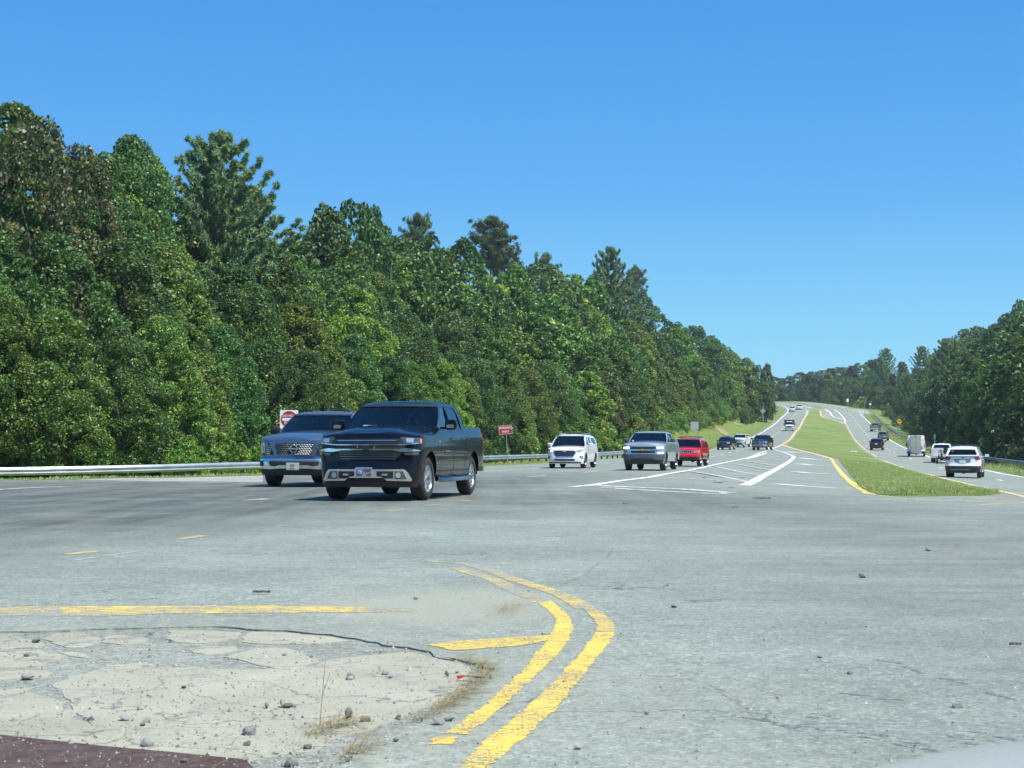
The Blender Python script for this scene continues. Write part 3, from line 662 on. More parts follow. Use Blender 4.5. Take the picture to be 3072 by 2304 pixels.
INT = flat('cabin trim', (.03, .03, .032), .8)
INL = flat('seat cloth', (.09, .09, .085), .85)
GWS = glassmat('windscreen glass', (.72, .92, .90), .42)
GSD = glassmat('side window glass', (.5, .72, .9), .10)
GPR = glassmat('privacy glass', (.4, .5, .6), .05)
LENS = flat('clear lamp lens', (.55, .58, .60), .08, .55, coat=1)
LEND = flat('dark lamp lens', (.08, .09, .10), .08, .3, coat=1)
LENR = flat('red lamp lens', (.42, .012, .02), .12, 0, coat=1)
LENA = flat('amber lamp lens', (.75, .20, .03), .15, 0, coat=1)
LIT = emit('lit headlamp', (.92, .93, 1.0), 3.0)
LITF = emit('lit lamp', (1.0, .98, .94), 2.2)
GOLD = flat('gold badge', (.70, .50, .16), .3, .7)
PLATE = flat('plate green white', (.55, .62, .52), .4)
TXR = flat('plate red', (.30, .05, .05), .4); TXB = flat('plate blue', (.08, .16, .42), .4); TXW = flat('plate white', (.8, .8, .8), .4)
DEC = flat('white decal', (.75, .76, .76), .5)
ORG = flat('plate orange', (.65, .20, .08), .5)

def mirror_poly(p): return [(-a, b) for a, b in p][::-1]
def rpoly(cx, cy, w, h, r=.02, n=3):
    out = []
    for sx, sy, a0 in ((1, 1, 0), (-1, 1, 90), (-1, -1, 180), (1, -1, 270)):
        for k in range(n + 1):
            a = R(a0 + 90 * k / n); out.append((cx + sx * (w / 2 - r) + r * math.cos(a), cy + sy * (h / 2 - r) + r * math.sin(a)))
    return out
def epoly(cx, cy, rx, ry, n=20): return [(cx + rx * math.cos(2 * math.pi * k / n), cy + ry * math.sin(2 * math.pi * k / n)) for k in range(n)]

class Veh:
    def __init__(s, name, label, cat, P, loc, heading, group=None, slope=0.0):
        """heading: unit vector the vehicle points to; loc: ground point under its middle"""
        s.P = P; s.L, s.Wd = P['L'], P['W']; s.hw = s.Wd / 2
        yaw = math.atan2(heading[1], heading[0])
        s.root = thing(name, label, cat, loc, (0, -slope, yaw), group)
        L, hw = s.L, s.hw
        fr = [(L / 2 + a, b * hw) for a, b in P['front']]           # from centre to side
        rr = [(-L / 2 + a, b * hw) for a, b in P['rear']]           # from centre to side
        fr = [tuple(p) for p in smoothline(fr, .05)]; rr = [tuple(p) for p in smoothline(rr, .05)]
        xs = set(); x = fr[-1][0] - .08
        while x > rr[-1][0] + .04: xs.add(round(x, 4)); x -= .09
        for xa in (P['xf'], P['xr']):
            for k in range(-9, 10): xs.add(round(xa + P['Ra'] * math.sin(k / 9 * math.pi / 2), 4))
            xs.add(round(xa + P['Ra'] + .003, 4)); xs.add(round(xa - P['Ra'] - .003, 4))
        for d in P.get('doors', []): xs.update(round(q, 4) for q in d)
        xs = sorted((q for q in xs if rr[-1][0] + .01 < q < fr[-1][0] - .01), reverse=True)
        s.out = fr + [(q, hw) for q in xs] + rr[::-1]
        s.S = [0]
        for a, b in zip(s.out[:-1], s.out[1:]): s.S.append(s.S[-1] + math.dist(a, b))
        s.ST = s.S[-1]
        cl = lambda q: pchip(*zip(*[p for i, p in enumerate(sorted(q)) if i == 0 or p[0] > sorted(q)[i - 1][0] + .015]))
        s.zt = cl(P['ztop']); s.of = cl(P['offf']); s.os = cl(P['offs']); s.orr = cl(P['offr'])
        s.fend = len(fr)
    def at(s, q):
        q = min(max(q, 0), s.ST - 1e-6); i = min(bisect.bisect_right(s.S, q) - 1, len(s.S) - 2)
        t = (q - s.S[i]) / (s.S[i + 1] - s.S[i]); a, b = Vector(s.out[i]), Vector(s.out[i + 1]); p = a.lerp(b, t)
        def nrm(k):
            k = max(0, min(k, len(s.out) - 1))
            d = Vector(s.out[min(k + 1, len(s.out) - 1)]) - Vector(s.out[max(k - 1, 0)]); n = Vector((-d.y, d.x)).normalized()
            return n
        n = nrm(i).lerp(nrm(i + 1), t).normalized()
        if i == 0 and t < .01: n = Vector((1, 0))
        if q > s.ST - .001: n = Vector((-1, 0))
        if n.y < -.01 : n = -n
        return p, n
    def surf(s, q, z, off=0.0):
        sg = 1
        if q < 0: sg = -1; q = -q
        p, n = s.at(q); w = n.x * n.x
        o = (s.of(z) if n.x > 0 else s.orr(z)) * w + s.os(z) * (1 - w)
        p = p - n * (o - off); return Vector((p.x, p.y * sg, z))
    def sx(s, x):
        """arc length of the side point at x"""
        for i in range(len(s.out) - 1):
            if s.out[i][0] >= x > s.out[i + 1][0] and s.out[i][1] > s.hw * .8:
                return s.S[i] + (s.S[i + 1] - s.S[i]) * (s.out[i][0] - x) / (s.out[i][0] - s.out[i + 1][0])
        return s.ST / 2
    def zlow(s, x, n_x):
        P = s.P; z = P['rock']
        if x > P['xf'] + P['Ra']: z = P['zf']
        if x < P['xr'] - P['Ra']: z = P['zr']
        for xa in (P['xf'], P['xr']):
            if abs(x - xa) < P['Ra']: z = max(z, P['zc'] + math.sqrt(P['Ra'] ** 2 - (x - xa) ** 2) * P.get('archk', 1.0))
        return z
    def build_body(s, paint, top_int=None, bed=None, door_names=True):
        P = s.P; M = 14; cols = len(s.out); V = []; F = []; ft = []
        rows = [i / M for i in range(M + 1)]
        for sg in (1, -1):
            base = len(V)
            for i in range(cols):
                x, y = s.out[i]; zl = s.zlow(x, 0); zt = s.zt(x)
                for t in rows:
                    z = zl + (zt - zl) * t; V.append(s.surf(sg * max(s.S[i], 1e-4), z) if sg == 1 else s.surf(-max(s.S[i], 1e-4), z))
            for i in range(cols - 1):
                for j in range(M):
                    a = base + i * (M + 1) + j; q = (a, a + (M + 1), a + M + 2, a + 1)
                    F.append(q if sg == 1 else q[::-1]); ft.append((sg, (s.out[i][0] + s.out[i + 1][0]) / 2, j, i))
        bodyF = []; doors = {}
        for f, (sg, x, j, i) in zip(F, ft):
            hit = None
            if s.fend - 1 <= i:
                for k, (a, b) in enumerate(P.get('doors', [])):
                    if b < x < a and j >= 1: hit = (sg, k)
            (doors.setdefault(hit, []) if hit else bodyF).append(f)
        # top surface between the two sides
        tl = [i * (M + 1) + M for i in range(cols)]; tr = [cols * (M + 1) + q for q in tl]
        K = 12; grid = []
        Vt = list(V); cr = P.get('crown', .05); hb = P.get('hoodfn')
        for i in range(cols):
            a, b = Vector(V[tl[i]]), Vector(V[tr[i]]); row = [tl[i]]
            for k in range(1, K):
                t = k / K; p = a.lerp(b, t); c = (1 - (2 * t - 1) ** 2) ** .75
                e = min(1, a.y / .45)
                z = p.z + cr * c * e
                if hb: z += hb(p.x, p.y) * e
                Vt.append((p.x, p.y, z)); row.append(len(Vt) - 1)
            row.append(tr[i]); grid.append(row)
        hood = []; deck = []; inner = []; xc, xd = P['cowl'], P['deck']
        for i in range(cols - 1):
            x = (s.out[i][0] + s.out[i + 1][0]) / 2
            dst = hood if x > xc else (deck if x < xd else inner)
            if bed and x < xd: continue
            for k in range(K): dst.append((grid[i][k], grid[i + 1][k], grid[i + 1][k + 1], grid[i][k + 1])[::-1])
        def sub(name, faces, m, parent=s.root, **kw):
            if not faces: return None
            used = sorted({q for f in faces for q in f}); mp = {q: n for n, q in enumerate(used)}
            return mk(name, [Vt[q] for q in used], [tuple(mp[q] for q in f) for f in faces], m, parent, smooth=True, sharp=32, **kw)
        s.body = sub('body', bodyF + deck, paint)
        s.hood = sub('hood', hood, P.get('hoodmat', paint))
        sub('dashboard_deck', inner, INT)
        s.doors = {k: sub('door', v, paint) for k, v in doors.items()}
        if doors:                                                  # shut lines
            for sg in (1, -1):
                for x in sorted({q for d in P['doors'] for q in d} | ({P['deck'] - .03} if bed else set())):
                    mb = MB(); q = s.sx(x) * sg; zl = s.zlow(x, 0) + .03; zt = s.zt(x)
                    n = 10; pts = [s.surf(q, zl + (zt - zl) * k / n, .0015) for k in range(n + 1)]
                    w = Vector((.006, 0, 0)); v = []
                    for p in pts: v += [p - w, p + w]
                    mb.add(v, [(2 * k, 2 * k + 1, 2 * k + 3, 2 * k + 2) if sg > 0 else (2 * k, 2 * k + 2, 2 * k + 3, 2 * k + 1) for k in range(n)])
                    mb.build('door_seam', DRK, s.root)
        # wheel wells and underbody
        mb = MB(); hw = s.hw
        for xa in (P['xf'], P['xr']):
            for sg in (1, -1):
                n = 14; ra = P['Ra'] * 1.0; v = []
                for k in range(n + 1):
                    a = math.pi * k / n; x = xa + ra * math.cos(a); z = P['zc'] + ra * math.sin(a) * P.get('archk', 1)
                    v += [(x, sg * (hw - .05), z - .005), (x, sg * (hw - .42), z - .005)]
                mb.add(v, [(2 * k, 2 * k + 1, 2 * k + 3, 2 * k + 2) for k in range(n)])
                mb.add([(xa + ra, sg * (hw - .42), P['zc'])] + [(xa + ra * math.cos(math.pi * k / n), sg * (hw - .42), P['zc'] + ra * math.sin(math.pi * k / n)) for k in range(n + 1)], [tuple(range(n + 2))])
        mb.box((0, 0, P['rock'] + .12), (s.L - .5, hw * 2 - .86, .26)); mb.box(((P['xf'] + P['xr']) / 2, 0, P['rock'] + .12), (P['xf'] - P['xr'] - 2 * P['Ra'] - .02, hw * 2 - .16, .2))
        for xa in (P['xf'], P['xr']): mb.tube([(xa, -hw + .3, P['R']), (xa, hw - .3, P['R'])], .05)
        mb.lathe([(0, -.14), (.12, -.1), (.15, 0), (.12, .1), (0, .14)], 12, 'x', (P['xr'], 0, P['R']))
        mb.build('underbody', DRK, s.root)
        if bed:
            z0 = bed; b = MB(); xe = -s.L / 2 + .12
            for sg in (1, -1):
                v = []; xs = [q for q in (xd, xd - .4, (xd + xe) / 2, xe + .3, xe)]
                for x in xs:
                    zt = s.zt(x); yo = hw - s.os(zt)
                    v += [(x, sg * (yo + .0), zt), (x, sg * (yo - .07), zt + .012), (x, sg * (yo - .09), zt - .03), (x, sg * (yo - .10), z0)]
                b.add(v, [(4 * i + k, 4 * i + k + 1, 4 * i + k + 5, 4 * i + k + 4) for i in range(len(xs) - 1) for k in range(3)])
            y = hw - .14; b.add([(xd, -y, z0), (xe, -y, z0), (xe, y, z0), (xd, y, z0)], [(0, 1, 2, 3)])
            zt = s.zt(xd); b.add([(xd, -y, z0), (xd, y, z0), (xd, y, zt), (xd, -y, zt)], [(0, 1, 2, 3)])
            b.build('bed_liner', PLB, s.root)
            zt = s.zt(-s.L / 2); y = hw - .06
            MB().box((-s.L / 2 + .06 + s.orr(zt), 0, (zt + z0) / 2 + .0), (.07, 2 * y - .1, zt - z0 + .02)).build('tailgate', paint, s.root)
    def patch(s, name, poly, m, off=.006, base='f', parent=None, res=.07, both=False, depth=.03, **kw):
        """thin panel that follows the body skin; poly in (arc, z); base f = from front centre, r = from rear centre, x = (x, z) on the side"""
        par = parent or s.root; objs = []
        for sg in ((1, -1) if (both or base == 'x2') else (1,)):
            pl = [tuple(p) for p in resample(list(poly) + [poly[0]], res)[:-1]]
            n = len(pl); v = [Vector(p) for p in pl]; e = [(i, (i + 1) % n) for i in range(n)]
            x0, x1 = min(p[0] for p in pl), max(p[0] for p in pl); y0, y1 = min(p[1] for p in pl), max(p[1] for p in pl)
            x = x0 + res * .6
            while x < x1:
                y = y0 + res * .6
                while y < y1:
                    if inpoly(x, y, pl): v.append(Vector((x, y)))
                    y += res
                x += res
            vv, ee, ff, *_ = delaunay_2d_cdt(v, e, [], 0, 1e-6)
            def mp(p, o):
                if base in ('x', 'x2'): return s.surf(s.sx(p[0]) * sg, p[1], o)
                if base == 'r':
                    return s.surf((s.ST - abs(p[0])) * (1 if p[0] * sg > 0 else -1), p[1], o)
                return s.surf(p[0] * sg if abs(p[0]) > 1e-4 else 1e-4, p[1], o)
            F = []; V = [mp(p, off) for p in vv]
            for f in ff:
                cx = sum(vv[i].x for i in f) / len(f); cy = sum(vv[i].y for i in f) / len(f)
                if inpoly(cx, cy, pl): F.append(tuple(f))
            b = len(V); V += [mp(vv[i], off - depth) for i in range(n)]
            F += [(i, (i + 1) % n, b + (i + 1) % n, b + i) for i in range(n)]
            objs.append(mk(name, V, F, m, par, smooth=True, sharp=25, **kw))
        return objs[0] if len(objs) == 1 else objs
    # ---------------- cabin
    def cabin(s, paint, out, wins, zb, zr, yb, yr, glass, wsbow=(.14, .10), rbow=(.06, .05), roofcrown=.05, rear_win=True, roofmat=None, rgl=None, wsgl=None, roof_over=.0, frames=True):
        """out: side outline (x,z) starting at the A pillar base, over the roof, to the rear base. wins: list of window polygons"""
        s.yf = lambda z: yb + (yr - yb) * max(0, (z - zb) / (zr - zb)) - .03 * math.sin(math.pi * min(1, max(0, (z - zb) / (zr - zb)))) * -1
        yf = s.yf; s.cab = dict(out=out, zb=zb, zr=zr)
        for sg in (1, -1):
            v = []; e = []
            loops = [[tuple(p) for p in resample(out + [out[0]], .12)[:-1]]] + [[tuple(p) for p in resample(w + [w[0]], .12)[:-1]] for w in wins]
            for Lp in loops:
                b = len(v); v += [Vector(p) for p in Lp]; e += [(b + i, b + (i + 1) % len(Lp)) for i in range(len(Lp))]
            vv, ee, ff, *_ = delaunay_2d_cdt(v, e, [], 0, 1e-6); F = []
            for f in ff:
                cx = sum(vv[i].x for i in f) / len(f); cy = sum(vv[i].y for i in f) / len(f)
                if inpoly(cx, cy, loops[0]) and not any(inpoly(cx, cy, w) for w in loops[1:]): F.append(tuple(f) if sg < 0 else tuple(f)[::-1])
            V = [(p.x, sg * yf(p.y), p.y) for p in vv]; nb = len(V)
            V += [(p.x, sg * (yf(p.y) - .035), p.y) for p in vv]; b = 0
            for Lp in loops:
                n = len(Lp); F += [(b + i, b + (i + 1) % n, nb + b + (i + 1) % n, nb + b + i) for i in range(n)]; b += n
            mk('cabin_side', V, F, paint, s.root, smooth=True, sharp=30)
            for w in wins:
                cx = sum(p[0] for p in w) / len(w); cy = sum(p[1] for p in w) / len(w)
                w2 = [(cx + (p[0] - cx) * 1.03, cy + (p[1] - cy) * 1.04) for p in w]
                mk('side_window', [(p[0], sg * (yf(p[1]) - .012), p[1]) for p in w2], [tuple(range(len(w2)))], glass, s.root)
        # roof and screens
        top = [p for p in out if p[1] > zr - .10]; x1, x2 = top[0][0], top[-1][0]
        zside = pchip(*zip(*sorted({round(p[0], 4): p[1] for p in top}.items())))
        def grid(name, fn, nu, nv, m, flip=False, par=s.root):
            V = [fn(u / nu, v / nv) for u in range(nu + 1) for v in range(nv + 1)]
            F = [(u * (nv + 1) + v, (u + 1) * (nv + 1) + v, (u + 1) * (nv + 1) + v + 1, u * (nv + 1) + v + 1) for u in range(nu) for v in range(nv)]
            if flip: F = [f[::-1] for f in F]
            return mk(name, V, F, m, par, smooth=True, sharp=50)
        bw0, bw1 = wsbow; br0, br1 = rbow
        def roof(u, v):
            t = 2 * v - 1; c = 1 - t * t
            xa = x1 + bw1 * c; xb = x2 - br1 * c; x = xa + (xb - xa) * u
            z = zside(min(max(x, x2), x1)); e = min(1, min(u, 1 - u) * 6 + .12)
            return (x, t * (yf(z)), z + roofcrown * (c ** .6) * e)
        s.roof = grid('roof', roof, 14, 14, roofmat or paint, True)
        a0, a1 = out[0], top[0]
        def ws(u, v):
            t = 2 * v - 1; c = 1 - t * t; f = u
            x = a0[0] + (a1[0] - a0[0]) * f + (bw0 + (bw1 - bw0) * f) * c; z = a0[1] + (a1[1] - a0[1]) * f
            return (x - .01, t * yf(z) * .995, z + roofcrown * .12 * c * f - .0)
        s.ws = ws; s.wsobj = grid('windscreen', ws, 6, 14, wsgl or GWS)
        def header(u, v):
            f = .93 + .07 * u; x, y, z = ws(f, v); return (x + .012, y, z + .008 + (.0 if u < .5 else .004))
        grid('windscreen_header', header, 2, 14, PLB)
        c0, c1 = out[-1], top[-1]
        if rear_win:
            rw0, rw1, ym = (rear_win if isinstance(rear_win, tuple) else (.12, .9, .86))
            def rs(u, v, o=0.0):
                t = 2 * v - 1; c = 1 - t * t; x = c0[0] + (c1[0] - c0[0]) * u - (br0 + (br1 - br0) * u) * c; z = c0[1] + (c1[1] - c0[1]) * u
                return (x - o, t * yf(z), z + roofcrown * .12 * c * u)
            def rfr(u, v): return rs(u, v)
            grid('rear_panel', rs, 8, 12, paint, True)
            grid('rear_window', lambda u, v: rs(rw0 + (rw1 - rw0) * u, .5 + (v - .5) * (ym - .04 * u), .008), 6, 10, rgl or glass, True)
    def seats(s, x, z, rows=1, wheel=True, light=False):
        for r in range(rows):
            for sg in (1, -1):
                mb = MB(); xx = x - r * .85
                mb.box((xx, sg * .40, z + .10), (.16, .46, .46), taper=.82); mb.box((xx - .03, sg * .40, z + .42), (.10, .24, .17), taper=.8)
                mb.build('seat', INL, s.root)
        if wheel:
            mb = MB(); c = Vector((x + .52, .40, z + .12)); pts = []
            for k in range(21):
                a = 2 * math.pi * k / 20; pts.append(c + Vector((-.07 * math.sin(a), .19 * math.cos(a), .18 * math.sin(a))))
            mb.tube(pts, .018, 6, cap=False); mb.tube([c, c + Vector((.12, 0, -.05))], .05, 8); mb.tube([pts[0], c, pts[10]], .016, 5)
            mb.build('steering_wheel', PLG if light else INT, s.root)
    def wheels(s, spokes=6, steer=0.0, rimr=.62, tw=.27, rimmat=None, face=.0):
        P = s.P; Rr = P['R']; rr = Rr * rimr; key = ('wheel', Rr, tw, spokes, rimr, (rimmat or ALU).name)
        if key not in MESH:
            a = MB(); h = tw / 2
            a.lathe([(rr * .96, -h + .02), (rr, -h + .005), (rr + .03, -h), (Rr - .045, -h + .005), (Rr - .012, -h + .03), (Rr, -h + .06), (Rr, -.02), (Rr - .008, -.012), (Rr - .008, .012), (Rr, .02), (Rr, h - .06), (Rr - .012, h - .03), (Rr - .045, h - .005), (rr + .03, h), (rr, h - .005), (rr * .96, h - .02)], 40)
            tob = a.build('tmp', RUB, None, smooth=True, sharp=40); tme = tob.data; bpy.data.objects.remove(tob)
            b = MB(); yo = h - .035
            b.lathe([(rr * .955, -h + .03), (rr * .93, -.02), (rr * .90, yo - .05), (rr * .93, yo - .01), (rr * .975, yo + .012), (rr * .99, yo - .0)], 40, mi=0)
            b.lathe([(0, yo - .005), (rr * .16, yo - .008), (rr * .2, yo - .03), (rr * .22, yo - .09)], 24, mi=0)
            for k in range(spokes):
                ang = 2 * math.pi * k / spokes
                for dd in ((-.11, .11) if spokes <= 6 else (0,)):
                    ca = ang + dd * .4; cb = ang + dd * (1.6 if spokes <= 6 else 1)
                    p0 = Vector((math.cos(ca) * rr * .15, 0, math.sin(ca) * rr * .15)); p1 = Vector((math.cos(cb) * rr * .95, 0, math.sin(cb) * rr * .95))
                    d = (p1 - p0).normalized(); w = Vector((-d.z, 0, d.x)); w0, w1 = rr * .07, rr * .085
                    v = []
                    for p, ww, yy in ((p0, w0, yo - .01), (p0.lerp(p1, .5), (w0 + w1) / 2, yo - .012), (p1, w1, yo + .0)):
                        v += [p + w * ww + Vector((0, yy - .012, 0)), p + w * ww * .5 + Vector((0, yy, 0)), p - w * ww * .5 + Vector((0, yy, 0)), p - w * ww + Vector((0, yy - .012, 0))]
                    b.add(v, [(4 * i + q, 4 * i + q + 1, 4 * i + q + 5, 4 * i + q + 4) for i in range(2) for q in range(3)])
            b.lathe([(0, yo - .10), (rr * .62, yo - .10), (rr * .62, yo - .12)], 24, mi=1); b.lathe([(rr * .6, yo - .14), (rr * .95, yo - .15)], 24, mi=2)
            rob = b.build('tmp', [rimmat or ALU, CHD, DRK], None, smooth=True, sharp=30); rme = rob.data; bpy.data.objects.remove(rob)
            MESH[key] = (tme, rme)
        tme, rme = MESH[key]
        for xa, st in ((P['xf'], steer), (P['xr'], 0)):
            for sg in (1, -1):
                w = link('wheel', tme, s.root); w.location = (xa, sg * (s.hw - tw / 2 - P.get('tin', .03)), Rr); w.rotation_euler = (0, random.uniform(0, 1), (0 if sg > 0 else math.pi) + st)
                link('rim', rme, w)
    def mirrors(s, x, z, w, h, m, capm=None, out=.16, y=None):
        y = y or s.hw - .06
        for sg in (1, -1):
            mb = MB(); c = Vector((x, sg * (y + out + w / 2 - .04), z)); pl = rpoly(0, 0, w, h, min(w, h) * .28, 4)
            n = len(pl); v = []
            for dx, k in ((.075, .72), (.055, .92), (.0, 1.0), (-.05, .98)): v += [c + Vector((dx, p[0] * k, p[1] * k)) for p in pl]
            mb.add(v, [(i * n + q, i * n + (q + 1) % n, (i + 1) * n + (q + 1) % n, (i + 1) * n + q) for i in range(3) for q in range(n)] + [tuple(range(n))[::-1], tuple(3 * n + q for q in range(n))])
            mb.box((x + .0, sg * (y + out * .45), z - h * .32), (.07, out * 1.1, .045))
            o = mb.build('mirror', m, s.root, smooth=True, sharp=40)
            if capm: MB().add([c + Vector((.079, p[0] * .62, p[1] * .34 - h * .16)) for p in pl] + [c + Vector((.05, p[0] * .62, p[1] * .34 - h * .16)) for p in pl], [tuple(range(n))[::-1]] + [(q, (q + 1) % n, n + (q + 1) % n, n + q) for q in range(n)]).build('mirror_cap', capm, o, smooth=True)
    def handles(s, xs, z, m, w=.16):
        for x in xs:
            for sg in (1, -1):
                par = None
                for (g, k), d in s.doors.items():
                    a, b = s.P['doors'][k]
                    if g == sg and b < x < a: par = d
                q = s.surf(s.sx(x) * sg, z, .02); mb = MB().box(q, (w, .035, .028)); mb.build('door_handle', m, par or s.root)
    def plate(s, y, z, base='f', m=PLATE, w=.31, h=.16, frame=CHR, off=.05):
        fr = s.patch('licence_plate', rpoly(y, z, w + .03, h + .03, .02), frame, off, base, res=.2)
        return s.patch('plate_face', rpoly(y, z, w, h, .015), m, off + .004, base, parent=fr, res=.2)
MESH = {}
def place_front(cr, u, v, L, a, scale=1):
    """vehicle whose front (towards us) stands over the ground point seen at (u,v); a = angle of its path from the view axis"""
    x, y = W(cr, u, v); d = (math.sin(R(a)), math.cos(R(a))); cx, cy = x + d[0] * L / 2, y + d[1] * L / 2
    z0, z1 = E(x, y), E(x + d[0] * L, y + d[1] * L)
    return (cx, cy, (z0 + z1) / 2 + .008), (-d[0], -d[1]), -math.atan2(z1 - z0, L)
def place_rear(cr, u, v, L, a):
    x, y = W(cr, u, v); d = (math.sin(R(a)), math.cos(R(a))); cx, cy = x + d[0] * L / 2, y + d[1] * L / 2
    z0, z1 = E(x, y), E(x + d[0] * L, y + d[1] * L)
    return (cx, cy, (z0 + z1) / 2 + .008), d, math.atan2(z1 - z0, L)

# ---- black crew cab pickup ---------------------------------------------------
def truck_params(L=5.89, W_=2.06, R_=.42, ffo=.97, wb=3.74, **kw):
    P = dict(L=L, W=W_, R=R_, xf=L / 2 - ffo, xr=L / 2 - ffo - wb, Ra=R_ + .085, zc=R_ + .02, rock=.46, zf=.33, zr=.50,
             front=[(0, 0), (-.015, .35), (-.06, .66), (-.15, .86), (-.30, .955), (-.52, .99), (-.75, 1.0)],
             rear=[(0, 0), (.01, .45), (.03, .75), (.08, .92), (.20, .985), (.4, 1.0)],
             offf=[(.3, .08), (.42, .01), (.62, .0), (.68, .045), (.9, .05), (1.1, .055), (1.2, .075), (1.32, .14)],
             offs=[(.3, .05), (.5, .03), (.7, .005), (.95, .0), (1.15, .012), (1.25, .025), (1.38, .075), (1.5, .10)],
             offr=[(.3, .05), (.5, .0), (.62, .0), (.66, .04), (1.4, .05), (1.5, .06)],
             crown=.085, cowl=L / 2 - 1.72, deck=L / 2 - 3.95, tin=.045)
    P['ztop'] = [(L / 2, 1.20), (L / 2 - .3, 1.245), (L / 2 - .9, 1.30), (L / 2 - 1.7, 1.345), (L / 2 - 2.4, 1.385), (L / 2 - 3.9, 1.405), (L / 2 - 4.0, 1.43), (-L / 2, 1.45)]
    P['doors'] = [(L / 2 - 1.80, L / 2 - 2.86), (L / 2 - 2.875, L / 2 - 3.83)]
    P.update(kw); return P
def truck_cabin(v, paint, glass, H=1.92, ws=None, rgl=None):
    L = v.L; f = L / 2
    out = [(f - 1.66, 1.36), (f - 2.0, 1.60), (f - 2.40, H - .085), (f - 2.62, H - .045), (f - 3.2, H - .03), (f - 3.70, H - .055), (f - 3.84, H - .085), (f - 4.00, 1.62), (f - 4.09, 1.42)]
    w1 = [(f - 1.84, 1.385), (f - 2.05, 1.56), (f - 2.36, 1.765), (f - 2.47, H - .112), (f - 2.845, H - .10), (f - 2.845, 1.395)]
    w2 = [(f - 2.90, 1.395), (f - 2.90, H - .10), (f - 3.62, H - .118), (f - 3.74, 1.72), (f - 3.84, 1.42)]
    v.cabin(paint, out, [w1, w2], 1.36, H - .05, v.hw - .075, v.hw - .25, glass, (.20, .13), (.03, .03), .055, wsgl=ws, rgl=rgl)
    v.seats(f - 2.75, 1.42, 2)

loc, hd, sl_ = place_front('q', 1036, 1003, 5.89, 11.6)
def bulge(x, y): return .028 * sstep(.62, .50, abs(y)) * sstep(1.20, 1.35, x) * sstep(2.75, 2.5, x) + .012 * sstep(.22, .30, abs(y)) * sstep(.5, .42, abs(y)) * sstep(1.2, 1.4, x)
v = Veh('pickup_truck', 'shiny black crew cab pickup with chrome barred grille nearest the camera', 'pickup truck', truck_params(hoodfn=bulge, rock=.44), loc, hd, 'pickup trucks on the highway', sl_)
v.build_body(PB, bed=.85); truck_cabin(v, PB, GSD, 1.955)
hl = v.patch('headlight', [(.66, 1.20), (.70, 1.215), (1.12, 1.195), (1.20, 1.17), (1.16, 1.085), (.98, 1.075), (.74, 1.09)], LEND, .012, both=True)
for i, o in enumerate(hl):
    sg = 1 if i == 0 else -1
    v.patch('headlight_lens', [(sg * a, b) for a, b in ((.78, 1.19), (.95, 1.185), (.93, 1.105), (.79, 1.11))], LENS, .018, parent=o)
    v.patch('side_marker', [(sg * a, b) for a, b in ((1.10, 1.188), (1.18, 1.165), (1.15, 1.09), (1.09, 1.09))], LENA, .018, parent=o)
v.patch('grille', [(-.70, 1.18), (.70, 1.18), (.78, 1.08), (.74, .95), (.56, .78), (-.56, .78), (-.74, .95), (-.78, 1.08)], PLB, .004)
v.patch('grille_bar', [(-.60, 1.150), (.60, 1.150), (.58, 1.137), (-.58, 1.137)], CHR, .016)
v.patch('grille_bar', [(-1.05, 1.105), (-.72, 1.080), (-.60, 1.072), (.60, 1.072), (.72, 1.080), (1.05, 1.105), (1.05, 1.088), (.72, 1.052), (.58, 1.055), (-.58, 1.055), (-.72, 1.062), (-1.05, 1.092)], CHR, .014)
v.patch('grille_bar', [(.16, .985), (.62, .985), (.78, 1.0), (1.08, .965), (1.10, .945), (.70, .93), (.58, .945), (.50, .962), (.16, .962), (-.16, .962), (-.50, .962), (-.58, .945), (-.70, .93), (-1.10, .945), (-1.08, .965), (-.78, 1.0), (-.62, .985), (-.16, .985)], CHR, .018)
for z, w in ((.925, .55), (.885, .55), (.842, .54), (.80, .50)):
    v.patch('grille_bar', [(-w, z + .004), (w, z + .004), (w, z - .004), (-w, z - .004)], CHD, .012)
for sg in (1, -1):
    v.patch('badge_bracket', [(sg * a, b) for a, b in ((.16, 1.050), (.19, 1.050), (.16, .975), (.13, .975))], CHR, .028)
    v.patch('fog_lamp_slot', [(sg * a, b) for a, b in ((.74, .915), (1.06, .925), (1.05, .875), (.76, .865))], LEND, .012)
    v.patch('corner_vent', [(sg * a, b) for a, b in ((1.16, .84), (1.22, .84), (1.22, .60), (1.14, .62))], PLB, .004)
cross = [(-.15, .02), (-.055, .02), (-.055, .045), (.065, .045), (.065, .02), (.15, .02), (.135, -.028), (.045, -.028), (.045, -.05), (-.065, -.05), (-.065, -.028), (-.16, -.028)]
v.patch('badge', [(a, 1.01 + b) for a, b in cross], PLB, .05)
bp = v.patch('bumper_trim', [(-.74, .60), (.74, .60), (.80, .555), (.90, .40), (.88, .375), (.42, .385), (.34, .44), (-.34, .44), (-.42, .385), (-.88, .375), (-.90, .40), (-.80, .555)], CHR, .02)
for sg in (1, -1):
    v.patch('fog_lamp', [(sg * a, b) for a, b in ((.56, .565), (.72, .565), (.79, .415), (.56, .415))], LEND, .028, parent=bp)
    v.patch('fog_lens', rpoly(sg * .63, .49, .09, .10, .03), LENS, .034, parent=bp)
    v.patch('tow_hook_opening', [(sg * a, b) for a, b in ((.22, .565), (.54, .565), (.54, .425), (.37, .425), (.31, .46), (.22, .47))], PLB, .026, parent=bp)
    v.patch('tow_hook', rpoly(sg * .38, .50, .11, .03, .012), CHR, .045, parent=bp)
v.patch('air_dam', [(-1.16, .395), (-.9, .365), (.9, .365), (1.16, .395), (1.10, .26), (-1.10, .26)], PLB, .0)
pf = v.plate(-.02, .545, m=flat('vanity plate', (.26, .29, .32), .35), off=.055)
